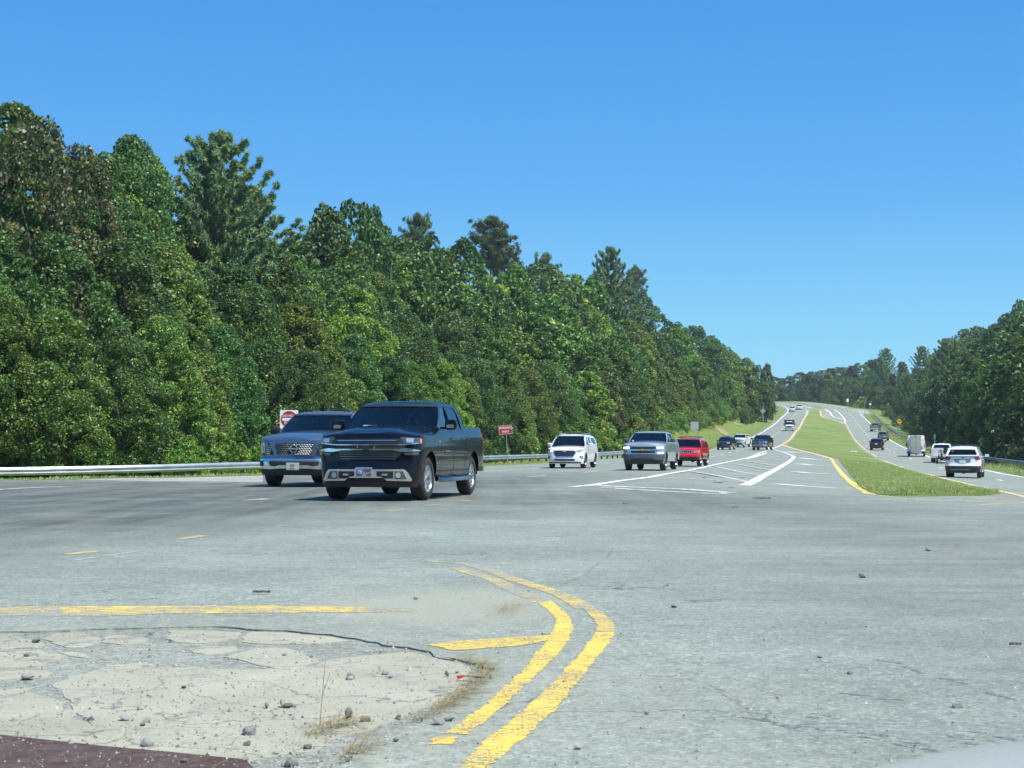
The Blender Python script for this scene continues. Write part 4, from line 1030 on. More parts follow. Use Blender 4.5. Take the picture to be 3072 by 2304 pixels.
v.patch('plate_print', epoly(-.09, .545, .065, .055), TXB, .064, parent=v.root, res=.2); v.patch('plate_print', epoly(-.09, .545, .04, .033), TXW, .068, parent=v.root, res=.2)
v.patch('plate_print', epoly(-.09, .545, .022, .018), TXB, .072, parent=v.root, res=.2)
v.patch('plate_print', [(-.02, .61), (.12, .61), (.12, .575), (.02, .57)], TXR, .064, parent=v.root, res=.2); v.patch('plate_print', [(.04, .51), (.12, .53), (.12, .475), (.06, .475)], TXR, .064, parent=v.root, res=.2)
v.patch('fender_badge', rpoly(v.P['xf'] - .72, 1.13, .10, .05, .01), CHR, .01, 'x2')
v.patch('lower_trim', [(v.P['xf'] - .52, .54), (v.P['xr'] + .52, .54), (v.P['xr'] + .52, .56), (v.P['xf'] - .52, .56)], PLB, .006, 'x2')
v.patch('door_badge', [(v.L / 2 - 2.15 - .02 * k + dx, .93 + dz) for k in (0,) for dx, dz in ((0, 0), (-.34, 0), (-.34, .028), (0, .028))], CHR, .006, 'x2')
for sg in (1, -1):                                                 # flat side step with its pads
    xs0, xs1 = v.P['xf'] - .56, v.P['xr'] + .56; mb = MB().tube([(xs0, sg * (v.hw - .03), .40), (xs0 - .1, sg * (v.hw + .03), .38), (xs1 + .1, sg * (v.hw + .03), .38), (xs1, sg * (v.hw - .03), .40)], .055, 8)
    for x in (xs0 - .25, (xs0 + xs1) / 2, xs1 + .25): mb.tube([(x, sg * (v.hw - .3), .5), (x, sg * v.hw, .40)], .03, 6)
    st = mb.build('running_board', CHD, v.root, smooth=True)
    for x in (xs0 - .55, (xs0 + xs1) / 2 - .35): MB().box((x, sg * (v.hw + .035), .437), (.4, .09, .012)).build('step_pad', PLB, st)
    v.patch('arch_trim', [(v.P['xr'] - v.P['Ra'] - .03, .60), (v.P['xr'] - v.P['Ra'] - .03, .50), (v.P['xr'] - v.P['Ra'] - .42, .50), (v.P['xr'] - v.P['Ra'] - .42, .60)], PLB, .004, 'x2') if sg > 0 else None
v.wheels(6, R(-3), .66, .28); v.mirrors(v.L / 2 - 2.0, 1.47, .25, .21, PB, CHR, .12)
v.handles([v.L / 2 - 2.72, v.L / 2 - 3.70], 1.20, CHR)
v.patch('fuel_door', rpoly(-1.15, 1.15, .17, .17, .03), PB, .004, 'x2')
MB().tube([(.18, .12, 1.93), (.14, .12, 1.985), (.06, .12, 2.0)], [.03, .02, .008], 8).build('roof_antenna', PLB, v.root, smooth=True)
MB().box((v.ws(.06, .85)[0] - .1, -.42, 1.45), (.10, .26, .03)).build('cap_on_dashboard', DEC, v.root)
for k in (-1, 1):
    a = Vector(v.ws(.03, .5 + .18 * k)); MB().tube([a + Vector((.03, 0, .01)), Vector(v.ws(.10, .5 - .12 * k)) + Vector((.02, 0, .012))], .009, 5).build('wiper', PLB, v.root)
MB().box((-v.L / 2 - .03, 0, .58), (.14, v.Wd - .14, .18)).build('rear_bumper', CHR, v.root)
v.patch('tail_light', [(.80, 1.36), (1.12, 1.36), (1.10, 1.02), (.82, 1.02)], LENR, .012, 'r', both=True)

# ---- slate blue pickup beside it ---------------------------------------------
loc, hd, sl_ = place_front('q', 420, 878, 5.8, 11.0)
P = truck_params(5.8, 2.05, .42, .98, 3.74)
P['ztop'] = [(a, b - .03 + (.03 if a < 1 else 0)) for a, b in P['ztop']]
P['ztop'] = [(P['L'] / 2, 1.15), (P['L'] / 2 - .3, 1.23), (P['L'] / 2 - .9, 1.30), (P['L'] / 2 - 1.7, 1.345), (P['L'] / 2 - 3.9, 1.40), (P['L'] / 2 - 4.0, 1.42), (-P['L'] / 2, 1.44)]
P['front'] = [(0, 0), (-.02, .35), (-.07, .62), (-.16, .82), (-.32, .94), (-.55, .985), (-.8, 1.0)]
v = Veh('pickup_truck', 'slate blue crew cab pickup with honeycomb grille, half hidden behind the black pickup', 'pickup truck', P, loc, hd, 'pickup trucks on the highway', sl_)
v.root.scale = (1.04, 1.04, 1.04); v.build_body(PSB, bed=.85); truck_cabin(v, PSB, GSD, 1.93)
v.patch('grille_surround', [(-.62, 1.135), (.62, 1.135), (.66, 1.10), (.54, .80), (.50, .765), (-.50, .765), (-.54, .80), (-.66, 1.10)], PSB, .03)
g = v.patch('grille', [(-.50, 1.085), (.50, 1.085), (.44, .81), (-.44, .81)], PLB, .036)
mb = MB()
for r in range(6):
    z = 1.06 - r * .046
    for k in range(-7, 8):
        y = (k + (.5 if r % 2 else 0)) * .066
        if abs(y) > .47 - (1.085 - z) * .2 or (abs(y) < .12 and abs(z - .955) < .08): continue
        for d in (-1, 1):
            a = v.surf(y if abs(y) > 1e-3 else 1e-3, z, .045); b = v.surf((y + d * .033) if abs(y + d * .033) > 1e-3 else 1e-3, z - .022, .045); mb.tube([a, b], .006, 4)
mb.build('grille_mesh', CHD, g)
mb = MB(); c = v.surf(1e-3, .95, .06)
mb.tube([c + Vector((0, .10 * math.cos(2 * math.pi * k / 20), .085 * math.sin(2 * math.pi * k / 20))) for k in range(21)], .013, 6, cap=False); mb.box(c, (.02, .25, .03)); mb.build('badge', CHR, g, smooth=True)
for sg in (1, -1):
    o = v.patch('headlight', [(sg * a, b) for a, b in ((.74, 1.13), (1.12, 1.11), (1.30, 1.04), (1.26, .80), (1.05, .78), (.70, .80))], LEND, .014)
    v.patch('headlight_lens', [(sg * a, b) for a, b in ((.86, 1.09), (1.12, 1.08), (1.12, .84), (.84, .85))], LENS, .02, parent=o)
    v.patch('grille_side', [(sg * a, b) for a, b in ((.665, 1.10), (.76, 1.08), (.66, .80), (.56, .80))], PLB, .012)
    mb = MB()
    for r in range(6):
        for k in range(2):
            c = v.surf(sg * (.60 + k * .055 + (5 - r) * .017), .825 + r * .05, .02); MB().box(c, (.012, .035, .02)).build('grille_stud', CHR, v.root)
bp = v.patch('bumper', [(-1.16, .70), (1.16, .70), (1.18, .60), (1.10, .47), (.62, .44), (.36, .46), (-.36, .46), (-.62, .44), (-1.10, .47), (-1.18, .60)], CHR, .04)
v.patch('bumper_opening', [(-.62, .66), (.62, .66), (.66, .62), (.62, .53), (.48, .51), (.36, .54), (-.36, .54), (-.48, .51), (-.62, .53), (-.66, .62)], PLB, .048, parent=bp)
for sg in (1, -1): v.patch('fog_lamp', [(sg * a, b) for a, b in ((.80, .655), (1.04, .655), (1.06, .54), (.84, .51))], PLB, .048, parent=bp)
v.patch('air_dam', [(-1.10, .46), (1.10, .46), (1.02, .29), (-1.02, .29)], PLB, .012)
v.plate(.0, .515, off=.075); v.patch('plate_print', [(-.06, .55), (-.03, .575), (.03, .575), (.06, .55), (.04, .54), (-.04, .54)], ORG, .086, res=.2); v.patch('plate_print', [(-.05, .485), (.05, .485), (.03, .465), (-.03, .465)], ORG, .086, res=.2)
v.wheels(6, 0, .62, .28); v.mirrors(v.L / 2 - 2.0, 1.45, .24, .22, PLB, None, .14)
v.handles([v.L / 2 - 2.72, v.L / 2 - 3.70], 1.20, CHR)
MB().tube([(v.ws(.03, .30)), (v.ws(.09, .56))], .01, 5).build('wiper', PLB, v.root)
MB().box((-v.L / 2 - .03, 0, .58), (.14, v.Wd - .14, .18)).build('rear_bumper', CHR, v.root)

# ---- white crossover ----------------------------------------------------------
def suv_params(L, W_, R_, ffo, wb, H, hoodf=.98, hoodb=1.12, belt=1.15, **kw):
    P = dict(L=L, W=W_, R=R_, xf=L / 2 - ffo, xr=L / 2 - ffo - wb, Ra=R_ + .06, zc=R_ + .01, rock=.30, zf=.24, zr=.34,
             front=[(0, 0), (-.02, .35), (-.08, .62), (-.19, .83), (-.36, .95), (-.6, .99), (-.85, 1.0)],
             rear=[(0, 0), (.01, .40), (.04, .70), (.10, .88), (.24, .97), (.5, 1.0)],
             offf=[(.2, .10), (.35, .01), (.5, .0), (.62, .02), (.8, .05), (hoodf, .13), (hoodf + .2, .25)],
             offs=[(.2, .06), (.4, .03), (.6, .005), (.8, .0), (belt - .1, .03), (belt + .1, .08)],
             offr=[(.2, .08), (.4, .0), (.62, .0), (.70, .05), (1.0, .08), (1.3, .12)], crown=.08, cowl=L / 2 - 1.2, deck=-L / 2 - 1, tin=.03, H=H)
    P['ztop'] = [(L / 2, hoodf - .08), (L / 2 - .25, hoodf), (L / 2 - 1.2, hoodb), (L / 2 - 1.6, belt - .01), (-L / 2 + .8, belt + .04), (-L / 2, belt + .06)]
    c = L / 2 - 1.42; P['doors'] = [(c, c - 1.0), (c - 1.015, c - 1.9)]
    P.update(kw); return P
def suv_cabin(v, paint, glass, rgl, H, wsx=1.1, wstop=1.95, rx=.15, rtop=.55, narrow=.0, thick=.0, wins=3, rear_win=(.10, .86, .88)):
    L = v.L; f = L / 2; zt = v.zt; b = -f; bl = zt(0) - .01
    out = [(f - wsx, zt(f - wsx) + .01), (f - (wsx + wstop) / 2, (zt(0) + H) / 2 + .03), (f - wstop, H - .09), (f - wstop - .35, H - .035), (0 - .4, H - .02), (b + rtop + .3, H - .06), (b + rtop, H - .10), (b + (rx + rtop) / 2 - .03, (H + bl) / 2 + .02), (b + rx, zt(b + .3) + .01)]
    d1, d2 = v.P['doors'][0][1], v.P['doors'][1][1]; tz = H - .155
    w = [[(f - wsx - .34, bl + .035), (f - wstop - .02, tz - .06), (f - wstop - .18, tz), (d1 + .05, tz + .01), (d1 + .05, bl + .035)],
         [(d1 - .05, bl + .035), (d1 - .05, tz + .01), (d2 + .04, tz), (d2 + .10, bl + .045)]]
    if wins > 2: w.append([(d2 + .0, bl + .06), (d2 - .05, tz - .01), (b + rtop + .12, tz - .05), (b + rx + .30, bl + .10)])
    v.cabin(paint, out, w, bl, H - .04, v.hw - .07 - narrow, v.hw - .28 - narrow, glass, (.20, .12), (.09, .08), .05, rgl=rgl, rear_win=rear_win)
    v.seats(f - 2.2, bl + .0, 2)
loc, hd, sl_ = place_front('p', 622, 505, 5.19, 12.5)
v = Veh('crossover', 'white three row crossover with dark six sided grille ahead of the silver pickup', 'SUV', suv_params(5.19, 2.0, .38, .98, 3.07, 1.79, 1.02, 1.13, 1.20, rock=.33), loc, hd, 'SUVs coming towards us', sl_)
v.build_body(PW); suv_cabin(v, PW, GSD, GPR, 1.80)
g = v.patch('grille', [(-.50, .93), (.50, .93), (.60, .88), (.62, .82), (.46, .62), (-.46, .62), (-.62, .82), (-.60, .88)], PLB, .01)
for z, w in ((.86, .56), (.80, .55), (.74, .50), (.68, .46)): v.patch('grille_bar', [(-w, z + .008), (w, z + .008), (w, z - .008), (-w, z - .008)], CHD, .02, parent=g)
v.patch('grille_surround', [(-.62, .945), (.62, .945), (.60, .925), (-.60, .925)], CHR, .025); v.patch('grille_surround', [(-.48, .625), (.48, .625), (.46, .60), (-.46, .60)], CHR, .025)
v.patch('badge', [(a * .8, .905 + b * .8) for a, b in cross], GOLD, .045)
for sg in (1, -1):
    o = v.patch('headlight', [(sg * a, b) for a, b in ((.62, .90), (.80, .985), (1.15, 1.01), (1.12, .95), (.85, .86), (.66, .85))], LENS, .012)
    v.patch('daytime_lamp', [(sg * a, b) for a, b in ((.68, .89), (.86, .94), (.84, .88), (.70, .865))], LITF if sg < 0 else LENS, .018, parent=o)
    o = v.patch('fog_lamp', [(sg * a, b) for a, b in ((.78, .62), (1.02, .66), (1.06, .52), (.92, .50))], PLB, .012)
    v.patch('fog_lens', epoly(sg * .93, .58, .055, .05), LENS, .02, parent=o)
v.patch('lower_grille', [(-.52, .50), (.52, .50), (.58, .44), (.48, .40), (-.48, .40), (-.58, .44)], PLB, .01)
v.patch('chin', [(-.98, .335), (.98, .335), (.92, .27), (-.92, .27)], PLG, .004)
v.wheels(7, 0, .68, .25, CHD); v.mirrors(v.L / 2 - 1.75, 1.25, .24, .17, PW, None, .10); v.handles([.22, -.68], 1.02, PW)
v.patch('lower_trim', [(v.P['xf'] - .5, .42), (v.P['xr'] + .5, .42), (v.P['xr'] + .5, .45), (v.P['xf'] - .5, .45)], CHR, .008, 'x2')
for sg in (1, -1): MB().tube([(.6, sg * .66, 1.80), (.5, sg * .66, 1.845), (-1.5, sg * .66, 1.84), (-1.6, sg * .66, 1.79)], .018, 6).build('roof_rail', CHR, v.root)

# ---- silver pickup -------------------------------------------------------------
loc, hd, sl_ = place_front('p', 1200, 521, 5.84, 13.5)
P = truck_params(5.84, 2.03, .40, .97, 3.64, rock=.42); P['offf'] = [(.3, .08), (.45, .0), (.78, .0), (.80, .03), (.9, .045), (1.1, .06), (1.2, .09), (1.32, .14)]
v = Veh('pickup_truck', 'silver blue double cab pickup with bright lit headlights and grey plastic bumper', 'pickup truck', P, loc, hd, 'pickup trucks on the highway', sl_)
v.build_body(PSL, bed=.85); truck_cabin(v, PSL, GSD, 1.88)
v.patch('grille', [(-.62, 1.14), (.62, 1.14), (.62, 1.00), (-.62, 1.00)], PLB, .01)
v.patch('grille_bar', [(-1.06, 1.0), (1.06, 1.0), (1.06, .955), (-1.06, .955)], CHR, .024)
v.patch('grille', [(-.60, .945), (.60, .945), (.58, .85), (.50, .82), (-.50, .82), (-.58, .85)], PLB, .012)
v.patch('grille_surround', [(-.72, .90), (-.62, .86), (-.50, .80), (.50, .80), (.62, .86), (.72, .90), (.70, .83), (.52, .77), (-.52, .77), (-.70, .83)], CHR, .03)
v.patch('badge', [(a, .978 + b) for a, b in cross], GOLD, .045)
for sg in (1, -1):
    o = v.patch('headlight', [(sg * a, b) for a, b in ((.66, 1.14), (1.08, 1.12), (1.16, 1.08), (1.14, 1.01), (.66, 1.01))], LEND, .014)
    v.patch('headlight_lens', [(sg * a, b) for a, b in ((.68, 1.12), (1.04, 1.11), (1.04, 1.03), (.68, 1.03))], LIT, .02, parent=o)
    v.patch('side_marker', [(sg * a, b) for a, b in ((.74, .95), (1.12, .95), (1.12, .88), (.74, .90))], LENA if sg < 0 else LENS, .01)
    if sg > 0: v.patch('fog_lamp', [(.70, .86), (1.00, .86), (1.02, .80), (.72, .80)], LITF, .03)
v.patch('bumper', [(-1.16, .80), (-.70, .76), (.70, .76), (1.16, .80), (1.14, .52), (.50, .50), (-.50, .50), (-1.14, .52)], PLG, .03)
v.patch('bumper_step', [(-.42, .60), (.42, .60), (.60, .50), (-.60, .50)], PLB, .04)
v.patch('air_dam', [(-1.12, .51), (1.12, .51), (1.08, .30), (-1.08, .30)], PLB, .012)
v.wheels(6, 0, .60, .27, CHD); v.mirrors(v.L / 2 - 2.0, 1.44, .24, .18, PLG, None, .12)
v.handles([v.L / 2 - 2.72, v.L / 2 - 3.70], 1.18, PLB)
v.patch('windscreen_sticker', rpoly(0, 0, .01, .01), DEC) if False else None
c = Vector(v.ws(.12, .10)); MB().lathe([(0, .012), (.05, .010), (.05, 0)], 12, 'x', tuple(c)).build('windscreen_decal', DEC, v.root)

# ---- red boxy SUV --------------------------------------------------------------
loc, hd, sl_ = place_front('p', 1505, 491, 4.6, 14.5)
P = suv_params(4.6, 1.84, .36, .82, 2.69, 1.66, 1.00, 1.07, 1.10, rock=.42, zf=.40, zr=.42); P['cowl'] = P['L'] / 2 - 1.25
P['front'] = [(0, 0), (-.01, .45), (-.03, .75), (-.08, .90), (-.22, .98), (-.4, 1.0)]; P['offf'] = [(.3, .06), (.45, .0), (.7, .0), (.74, .05), (1.0, .06), (1.1, .1)]
P['doors'] = [(.98, .02), (.005, -.95)]
v = Veh('suv', 'bright red boxy SUV with seven slot chrome grille following the silver pickup', 'SUV', P, loc, hd, 'SUVs coming towards us', sl_)
v.build_body(PRD); suv_cabin(v, PRD, GPR, GPR, 1.66, 1.22, 1.78, .15, .42)
g = v.patch('grille', [(-.48, .93), (.48, .93), (.46, .77), (-.46, .77)], CHR, .02)
for k in range(7): v.patch('grille_slot', rpoly(-.372 + k * .124, .85, .075, .13, .03), PLB, .028, parent=g)
for sg in (1, -1):
    o = v.patch('headlight', [(sg * a, b) for a, b in ((.52, .93), (.86, .92), (.90, .80), (.52, .78))], LENS, .016)
    v.patch('side_marker', [(sg * a, b) for a, b in ((.91, .91), (1.0, .90), (1.0, .80), (.92, .80))], LENA, .016)
v.patch('bumper', [(-.98, .735), (.98, .735), (.98, .60), (.90, .56), (-.90, .56), (-.98, .60)], PRD, .04)
v.patch('air_dam', [(-.94, .56), (.94, .56), (.90, .38), (-.90, .38)], PLB, .02); v.patch('hood_badge', rpoly(0, .965, .14, .02, .006), CHR, .012)
v.wheels(5, 0, .58, .24); v.mirrors(v.L / 2 - 1.72, 1.17, .20, .14, PLB, None, .10); v.handles([.18, -.80], .95, PLB)
v.patch('side_cladding', [(v.P['xf'] - .44, .50), (v.P['xr'] + .44, .50), (v.P['xr'] + .44, .62), (v.P['xf'] - .44, .62)], PLG, .012, 'x2')
mb = MB()
for sg in (1, -1): mb.tube([(.5, sg * .58, 1.70), (-1.4, sg * .58, 1.70)], .02, 6)
for x in (.1, -.9): mb.tube([(x, -.58, 1.73), (x, .58, 1.73)], .022, 6)
mb.build('roof_rack', PLB, v.root)

# ---- smaller oncoming vehicles -------------------------------------------------
def front_simple(v, z0, z1, zh0, zh1, wg, gm=PLB, bar=None, bumper=None, lens=LENS, zb=(.45, .62)):
    g = v.patch('grille', [(-wg, z1), (wg, z1), (wg * .94, z0), (-wg * .94, z0)], gm, .012)
    if bar: v.patch('grille_bar', [(-wg, (z0 + z1) / 2 + .02), (wg, (z0 + z1) / 2 + .02), (wg, (z0 + z1) / 2 - .02), (-wg, (z0 + z1) / 2 - .02)], bar, .022, parent=g)
    for sg in (1, -1): v.patch('headlight', [(sg * a, b) for a, b in ((wg + .03, zh1), (v.hw + .02, zh1), (v.hw + .08, (zh0 + zh1) / 2), (v.hw, zh0), (wg + .03, zh0))], lens, .014)
    if bumper: v.patch('bumper', [(-v.hw - .03, zb[1]), (v.hw + .03, zb[1]), (v.hw, zb[0]), (-v.hw, zb[0])], bumper, .03)
loc, hd, sl_ = place_front('p', 1790, 368, 4.55, 19)
P = suv_params(4.55, 1.82, .36, .85, 2.62, 1.68, .98, 1.08, 1.10)
v = Veh('compact_suv', 'small dark grey SUV overlapping the white pickup in the distance', 'SUV', P, loc, hd, 'SUVs coming towards us', sl_)
v.build_body(PDK); suv_cabin(v, PDK, GPR, GPR, 1.68); front_simple(v, .78, .88, .80, .94, .5, PLB, CHD); v.wheels(5, 0, .6, .23); v.mirrors(v.L / 2 - 1.7, 1.18, .2, .14, PDK)
v.patch('lower_grille', [(-.7, .60), (.7, .60), (.6, .38), (-.6, .38)], PLB, .012)
loc, hd, sl_ = place_front('p', 1893, 349, 5.8, 20)
v = Veh('pickup_truck', 'white pickup with blue emblem on its grille, behind the small dark SUV', 'pickup truck', truck_params(5.8), loc, hd, 'pickup trucks on the highway', sl_)
v.build_body(PW, bed=.85); truck_cabin(v, PW, GPR, 1.9); front_simple(v, .86, 1.12, .90, 1.12, .62, PLB, TXW, CHR, LENS, (.62, .80))
v.patch('air_dam', [(-1.0, .60), (1.0, .60), (.95, .36), (-.95, .36)], PLB, .02); v.patch('badge', epoly(0, .99, .12, .06), TXB, .04)
for sg in (1, -1): v.patch('fog_lamp', rpoly(sg * .86, .53, .18, .10, .03), LENS, .03)
v.wheels(6, 0, .6, .27); v.mirrors(v.L / 2 - 2.0, 1.44, .26, .26, PW, None, .16)
loc, hd, sl_ = place_front('p', 2060, 371, 5.8, 17)
v = Veh('pickup_truck', 'dark navy pickup with chrome bumper and wide towing mirrors', 'pickup truck', truck_params(5.8), loc, hd, 'pickup trucks on the highway', sl_)
v.build_body(PNV, bed=.85); truck_cabin(v, PNV, GPR, 1.93)
v.patch('grille', [(-.60, 1.14), (.60, 1.14), (.54, .82), (-.54, .82)], CHR, .03)
for sg in (1, -1):
    for zz in (1.06, .90): v.patch('grille_slot', rpoly(sg * .28, zz, .42, .10, .03), PLB, .036)
    v.patch('headlight', [(sg * a, b) for a, b in ((.66, 1.12), (1.06, 1.10), (1.06, .90), (.66, .90))], LENS, .014)
v.patch('bumper', [(-1.08, .76), (1.08, .76), (1.06, .52), (-1.06, .52)], CHR, .04); v.patch('bumper_opening', [(-.5, .66), (.5, .66), (.45, .54), (-.45, .54)], PLB, .048)
v.wheels(6, 0, .6, .29, CHD); v.mirrors(v.L / 2 - 2.0, 1.46, .28, .22, PNV, None, .20)
# stake body work truck
loc, hd, sl_ = place_front('b', 930, 628, 6.4, 10)
P = truck_params(6.4, 2.0, .42, .95, 4.1); P['deck'] = P['L'] / 2 - 2.9
P['ztop'] = [(3.2, 1.25), (2.9, 1.32), (1.5, 1.42), (.4, 1.42), (.1, 1.0), (-3.2, 1.0)]; P['doors'] = [(1.4, .42)]
v = Veh('work_truck', 'white cab work truck with tall dark stake body behind the cab', 'truck', P, loc, hd, None, sl_)
v.build_body(PW); f = 3.2
v.cabin(PW, [(f - 1.66, 1.42), (f - 2.05, 1.72), (f - 2.3, 2.02), (f - 2.5, 2.08), (f - 2.85, 2.08), (f - 2.98, 2.02), (f - 3.02, 1.42)], [[(f - 1.95, 1.46), (f - 2.25, 1.80), (f - 2.38, 1.98), (f - 2.8, 1.98), (f - 2.8, 1.46)]], 1.42, 2.06, .94, .74, GPR, (.18, .12), (.02, .02), .05)
front_simple(v, .80, 1.16, .86, 1.14, .56, PLB, None, CHR, LENS, (.55, .72)); v.wheels(6, 0, .6, .28); v.mirrors(1.4, 1.55, .2, .34, PLB, None, .2)
mb = MB(); mb.box((-1.5, 0, 1.1), (3.4, 2.2, .14)); mb.box((.18, 0, 1.78), (.08, 2.25, 1.30)); 
for sg in (1, -1):
    for k in range(5): mb.box((-1.5, sg * 1.08, 1.30 + k * .26), (3.4, .04, .18))
    for x in (-3.1, -1.5, .1): mb.box((x, sg * 1.09, 1.75), (.08, .07, 1.2))
for k in range(5): mb.box((-3.18, 0, 1.30 + k * .26), (.04, 2.2, .18))
mb.build('stake_body', PLB, v.root)
mb = MB().box((.1, 0, 2.42), (.1, 2.3, .1)); mb.build('headboard_rail', PLB, v.root)
for cr, u, vv, lab, Hh in (('b', 973, 304, 'white car on the right of the road crest pair, lower of two', 1.5), ('b', 1102, 274, '', 1.62)):
    loc, hd, sl_ = place_front(cr, u, vv, 4.7, 12 if Hh < 1.6 else 8)
    P = suv_params(4.7, 1.84, .34, .9, 2.75, Hh, .80 if Hh < 1.6 else .9, .95 if Hh < 1.6 else 1.02, 1.0 if Hh < 1.6 else 1.06)
    v = Veh('white_car', 'distant white sedan, the lower left one of two white cars coming over the crest' if Hh < 1.6 else 'distant white SUV, the upper right one of two white cars coming over the crest', 'car', P, loc, hd, 'white cars near the crest', sl_)
    v.build_body(PW); suv_cabin(v, PW, GPR, GPR, Hh, 1.3 if Hh < 1.6 else 1.15, 2.2 if Hh < 1.6 else 1.95, .7 if Hh < 1.6 else .2, 1.5 if Hh < 1.6 else .6, wins=2)
    front_simple(v, .58, .70, .66, .78, .4, PLB, None, None, LEND); v.patch('chin', [(-.8, .34), (.8, .34), (.75, .25), (-.75, .25)], PLB, .01); v.wheels(5, 0, .6, .22)

# ---- vehicles going away ---------------------------------------------------------
loc, hd, sl_ = place_rear('a', 1500, 984, 4.69, 19)
P = suv_params(4.69, 1.89, .36, .9, 2.70, 1.72, .98, 1.08, 1.12)
P['rear'] = [(0, 0), (.02, .40), (.07, .68), (.16, .86), (.32, .96), (.6, 1.0)]; P['offr'] = [(.2, .10), (.35, .02), (.5, .0), (.66, .0), (.72, .05), (1.0, .085), (1.25, .13)]
v = Veh('crossover', 'white crossover with red tail lights driving away beside the grass median', 'SUV', P, loc, hd, None, sl_)
v.build_body(PW); suv_cabin(v, PW, GPR, GPR, 1.70, 1.15, 1.95, .13, .46, rear_win=(.10, .80, .88))
for sg in (1, -1):
    o = v.patch('tail_light', [(sg * a, b) for a, b in ((.64, 1.10), (.98, 1.14), (1.12, 1.10), (1.10, .97), (.70, .94))], LENR, .014, 'r')
    v.patch('tail_light_base', [(sg * a, b) for a, b in ((.70, .955), (.86, .965), (.86, .925), (.70, .91))], LENS, .016, 'r', parent=o)
    v.patch('reflector', rpoly(sg * .80, .58, .16, .05, .015), LENR, .02, 'r')
v.patch('plate_recess', [(-.46, 1.0), (.46, 1.0), (.40, .84), (.30, .80), (-.30, .80), (-.40, .84)], flat('recess paint', (.12, .22, .30), .3), .004, 'r')
v.plate(0, .845, 'r', off=.02, frame=PLATE); v.patch('badge', epoly(0, 1.075, .07, .035), CHD, .02, 'r')
v.patch('rear_bumper_cladding', [(-1.12, .64), (1.12, .64), (1.10, .34), (.6, .26), (-.6, .26), (-1.10, .34)], PLB, .012, 'r')
v.patch('bumper_strip', [(-.35, .46), (.62, .46), (.62, .43), (-.35, .43)], PGR, .02, 'r')
for x, y, r in ((.80, .60, .035), (.80, .70, .03), (.82, .40, .02)):
    pass
v.wheels(7, 0, .62, .235); v.mirrors(v.L / 2 - 1.7, 1.20, .22, .15, PW); v.handles([.25, -.62], .98, PW)
for sg in (1, -1): MB().tube([(.5, sg * .62, 1.70), (.4, sg * .62, 1.76), (-1.5, sg * .60, 1.75), (-1.62, sg * .60, 1.69)], .02, 6).build('roof_rail', PLB, v.root)
mb = MB()
for x in (.1, -.9): mb.tube([(x, -.61, 1.77), (x, .61, 1.77)], .016, 6)
mb.build('cross_bar', PLB, v.root)
bx = v.out[-1][0]
for (yy, zz, w, h) in ((.52, 1.50, .12, .07), (.52, 1.40, .12, .07), (-.50, 1.50, .14, .06)):
    MB().box((bx + .27 - (zz - 1.4) * -.55, yy, zz), (.012, w, h), M=Matrix.Rotation(R(-28), 3, 'Y')).build('window_sticker', DEC, v.root)

loc, hd, sl_ = place_rear('a', 1250, 812, 5.8, 17)
v = Veh('pickup_truck', 'white pickup towing a low trailer, just left of the white crossover', 'pickup truck', truck_params(5.8), loc, hd, 'pickup trucks on the highway', sl_)
v.build_body(PW, bed=.85); truck_cabin(v, PW, GPR, 1.90)
v.patch('tail_light', [(.86, 1.34), (1.10, 1.34), (1.10, .98), (.86, .98)], LENR, .014, 'r', both=True)
MB().box((-2.96, 0, .62), (.16, 1.95, .2)).build('rear_bumper', CHR, v.root); v.patch('tailgate_handle', rpoly(0, 1.28, .2, .06, .01), PLB, .012, 'r'); v.wheels(6, 0, .6, .27)
v.patch('tailgate_letters', rpoly(-.0, 1.1, .5, .05, .01), PLB, .01, 'r')
# trailer with a loaded mower behind the pickup
x, y = W('a', 1225, 818); d = Vector((math.sin(R(17)), math.cos(R(17))))
tr = thing('utility_trailer', 'low open trailer with mesh gate hitched behind the white pickup', 'trailer', (x + .5, y - .6, E(x, y)), (0, 0, math.atan2(d.y, d.x)))
mb = MB().box((0, 0, .55), (2.2, 1.3, .08)); 
for sg in (1, -1): mb.tube([(-1.1, sg * .65, .85), (1.1, sg * .65, .85)], .025, 6); mb.tube([(-1.1, sg * .65, .55), (-1.1, sg * .65, .85)], .025, 6); mb.tube([(1.1, sg * .65, .55), (1.1, sg * .65, .85)], .025, 6); mb.tube([(1.1, sg * .5, .55), (2.3, 0, .55)], .03, 6)
mb.build('trailer_frame', PLB, tr)
mb = MB()
for k in range(7): mb.tube([(-1.12, -.6 + k * .2, .58), (-1.14, -.6 + k * .2, 1.25)], .014, 5)
for z in (.6, .9, 1.25): mb.tube([(-1.12, -.62, z), (-1.12, .62, z)], .018, 5)
mb.build('ramp_gate', CHD, tr)
for sg in (1, -1): MB().lathe([(.0, -.09), (.16, -.09), (.28, -.08), (.30, -.04), (.30, .04), (.28, .08), (.16, .09), (0, .09)], 20, 'y', (0, sg * .80, .30)).build('trailer_wheel', RUB, tr, smooth=True)
mo = thing('riding_mower', 'small dark machine strapped on the trailer behind the white pickup', 'mower', (x + .5 + d.x * .1, y - .6 + d.y * .1, E(x, y) + .59), (0, 0, math.atan2(d.y, d.x)))
MB().box((.35, 0, .42), (.7, .45, .4), taper=.85).build('engine_cover', PLB, mo); MB().box((-.35, 0, .5), (.35, .4, .08)).box((-.52, 0, .72), (.08, .4, .4)).build('mower_seat', PLB, mo)
mb = MB()
for xx, r in ((.5, .2), (-.4, .26)):
    for sg in (1, -1): mb.lathe([(0, -.07), (r * .9, -.07), (r, -.03), (r, .03), (r * .9, .07), (0, .07)], 16, 'y', (xx, sg * .4, r))
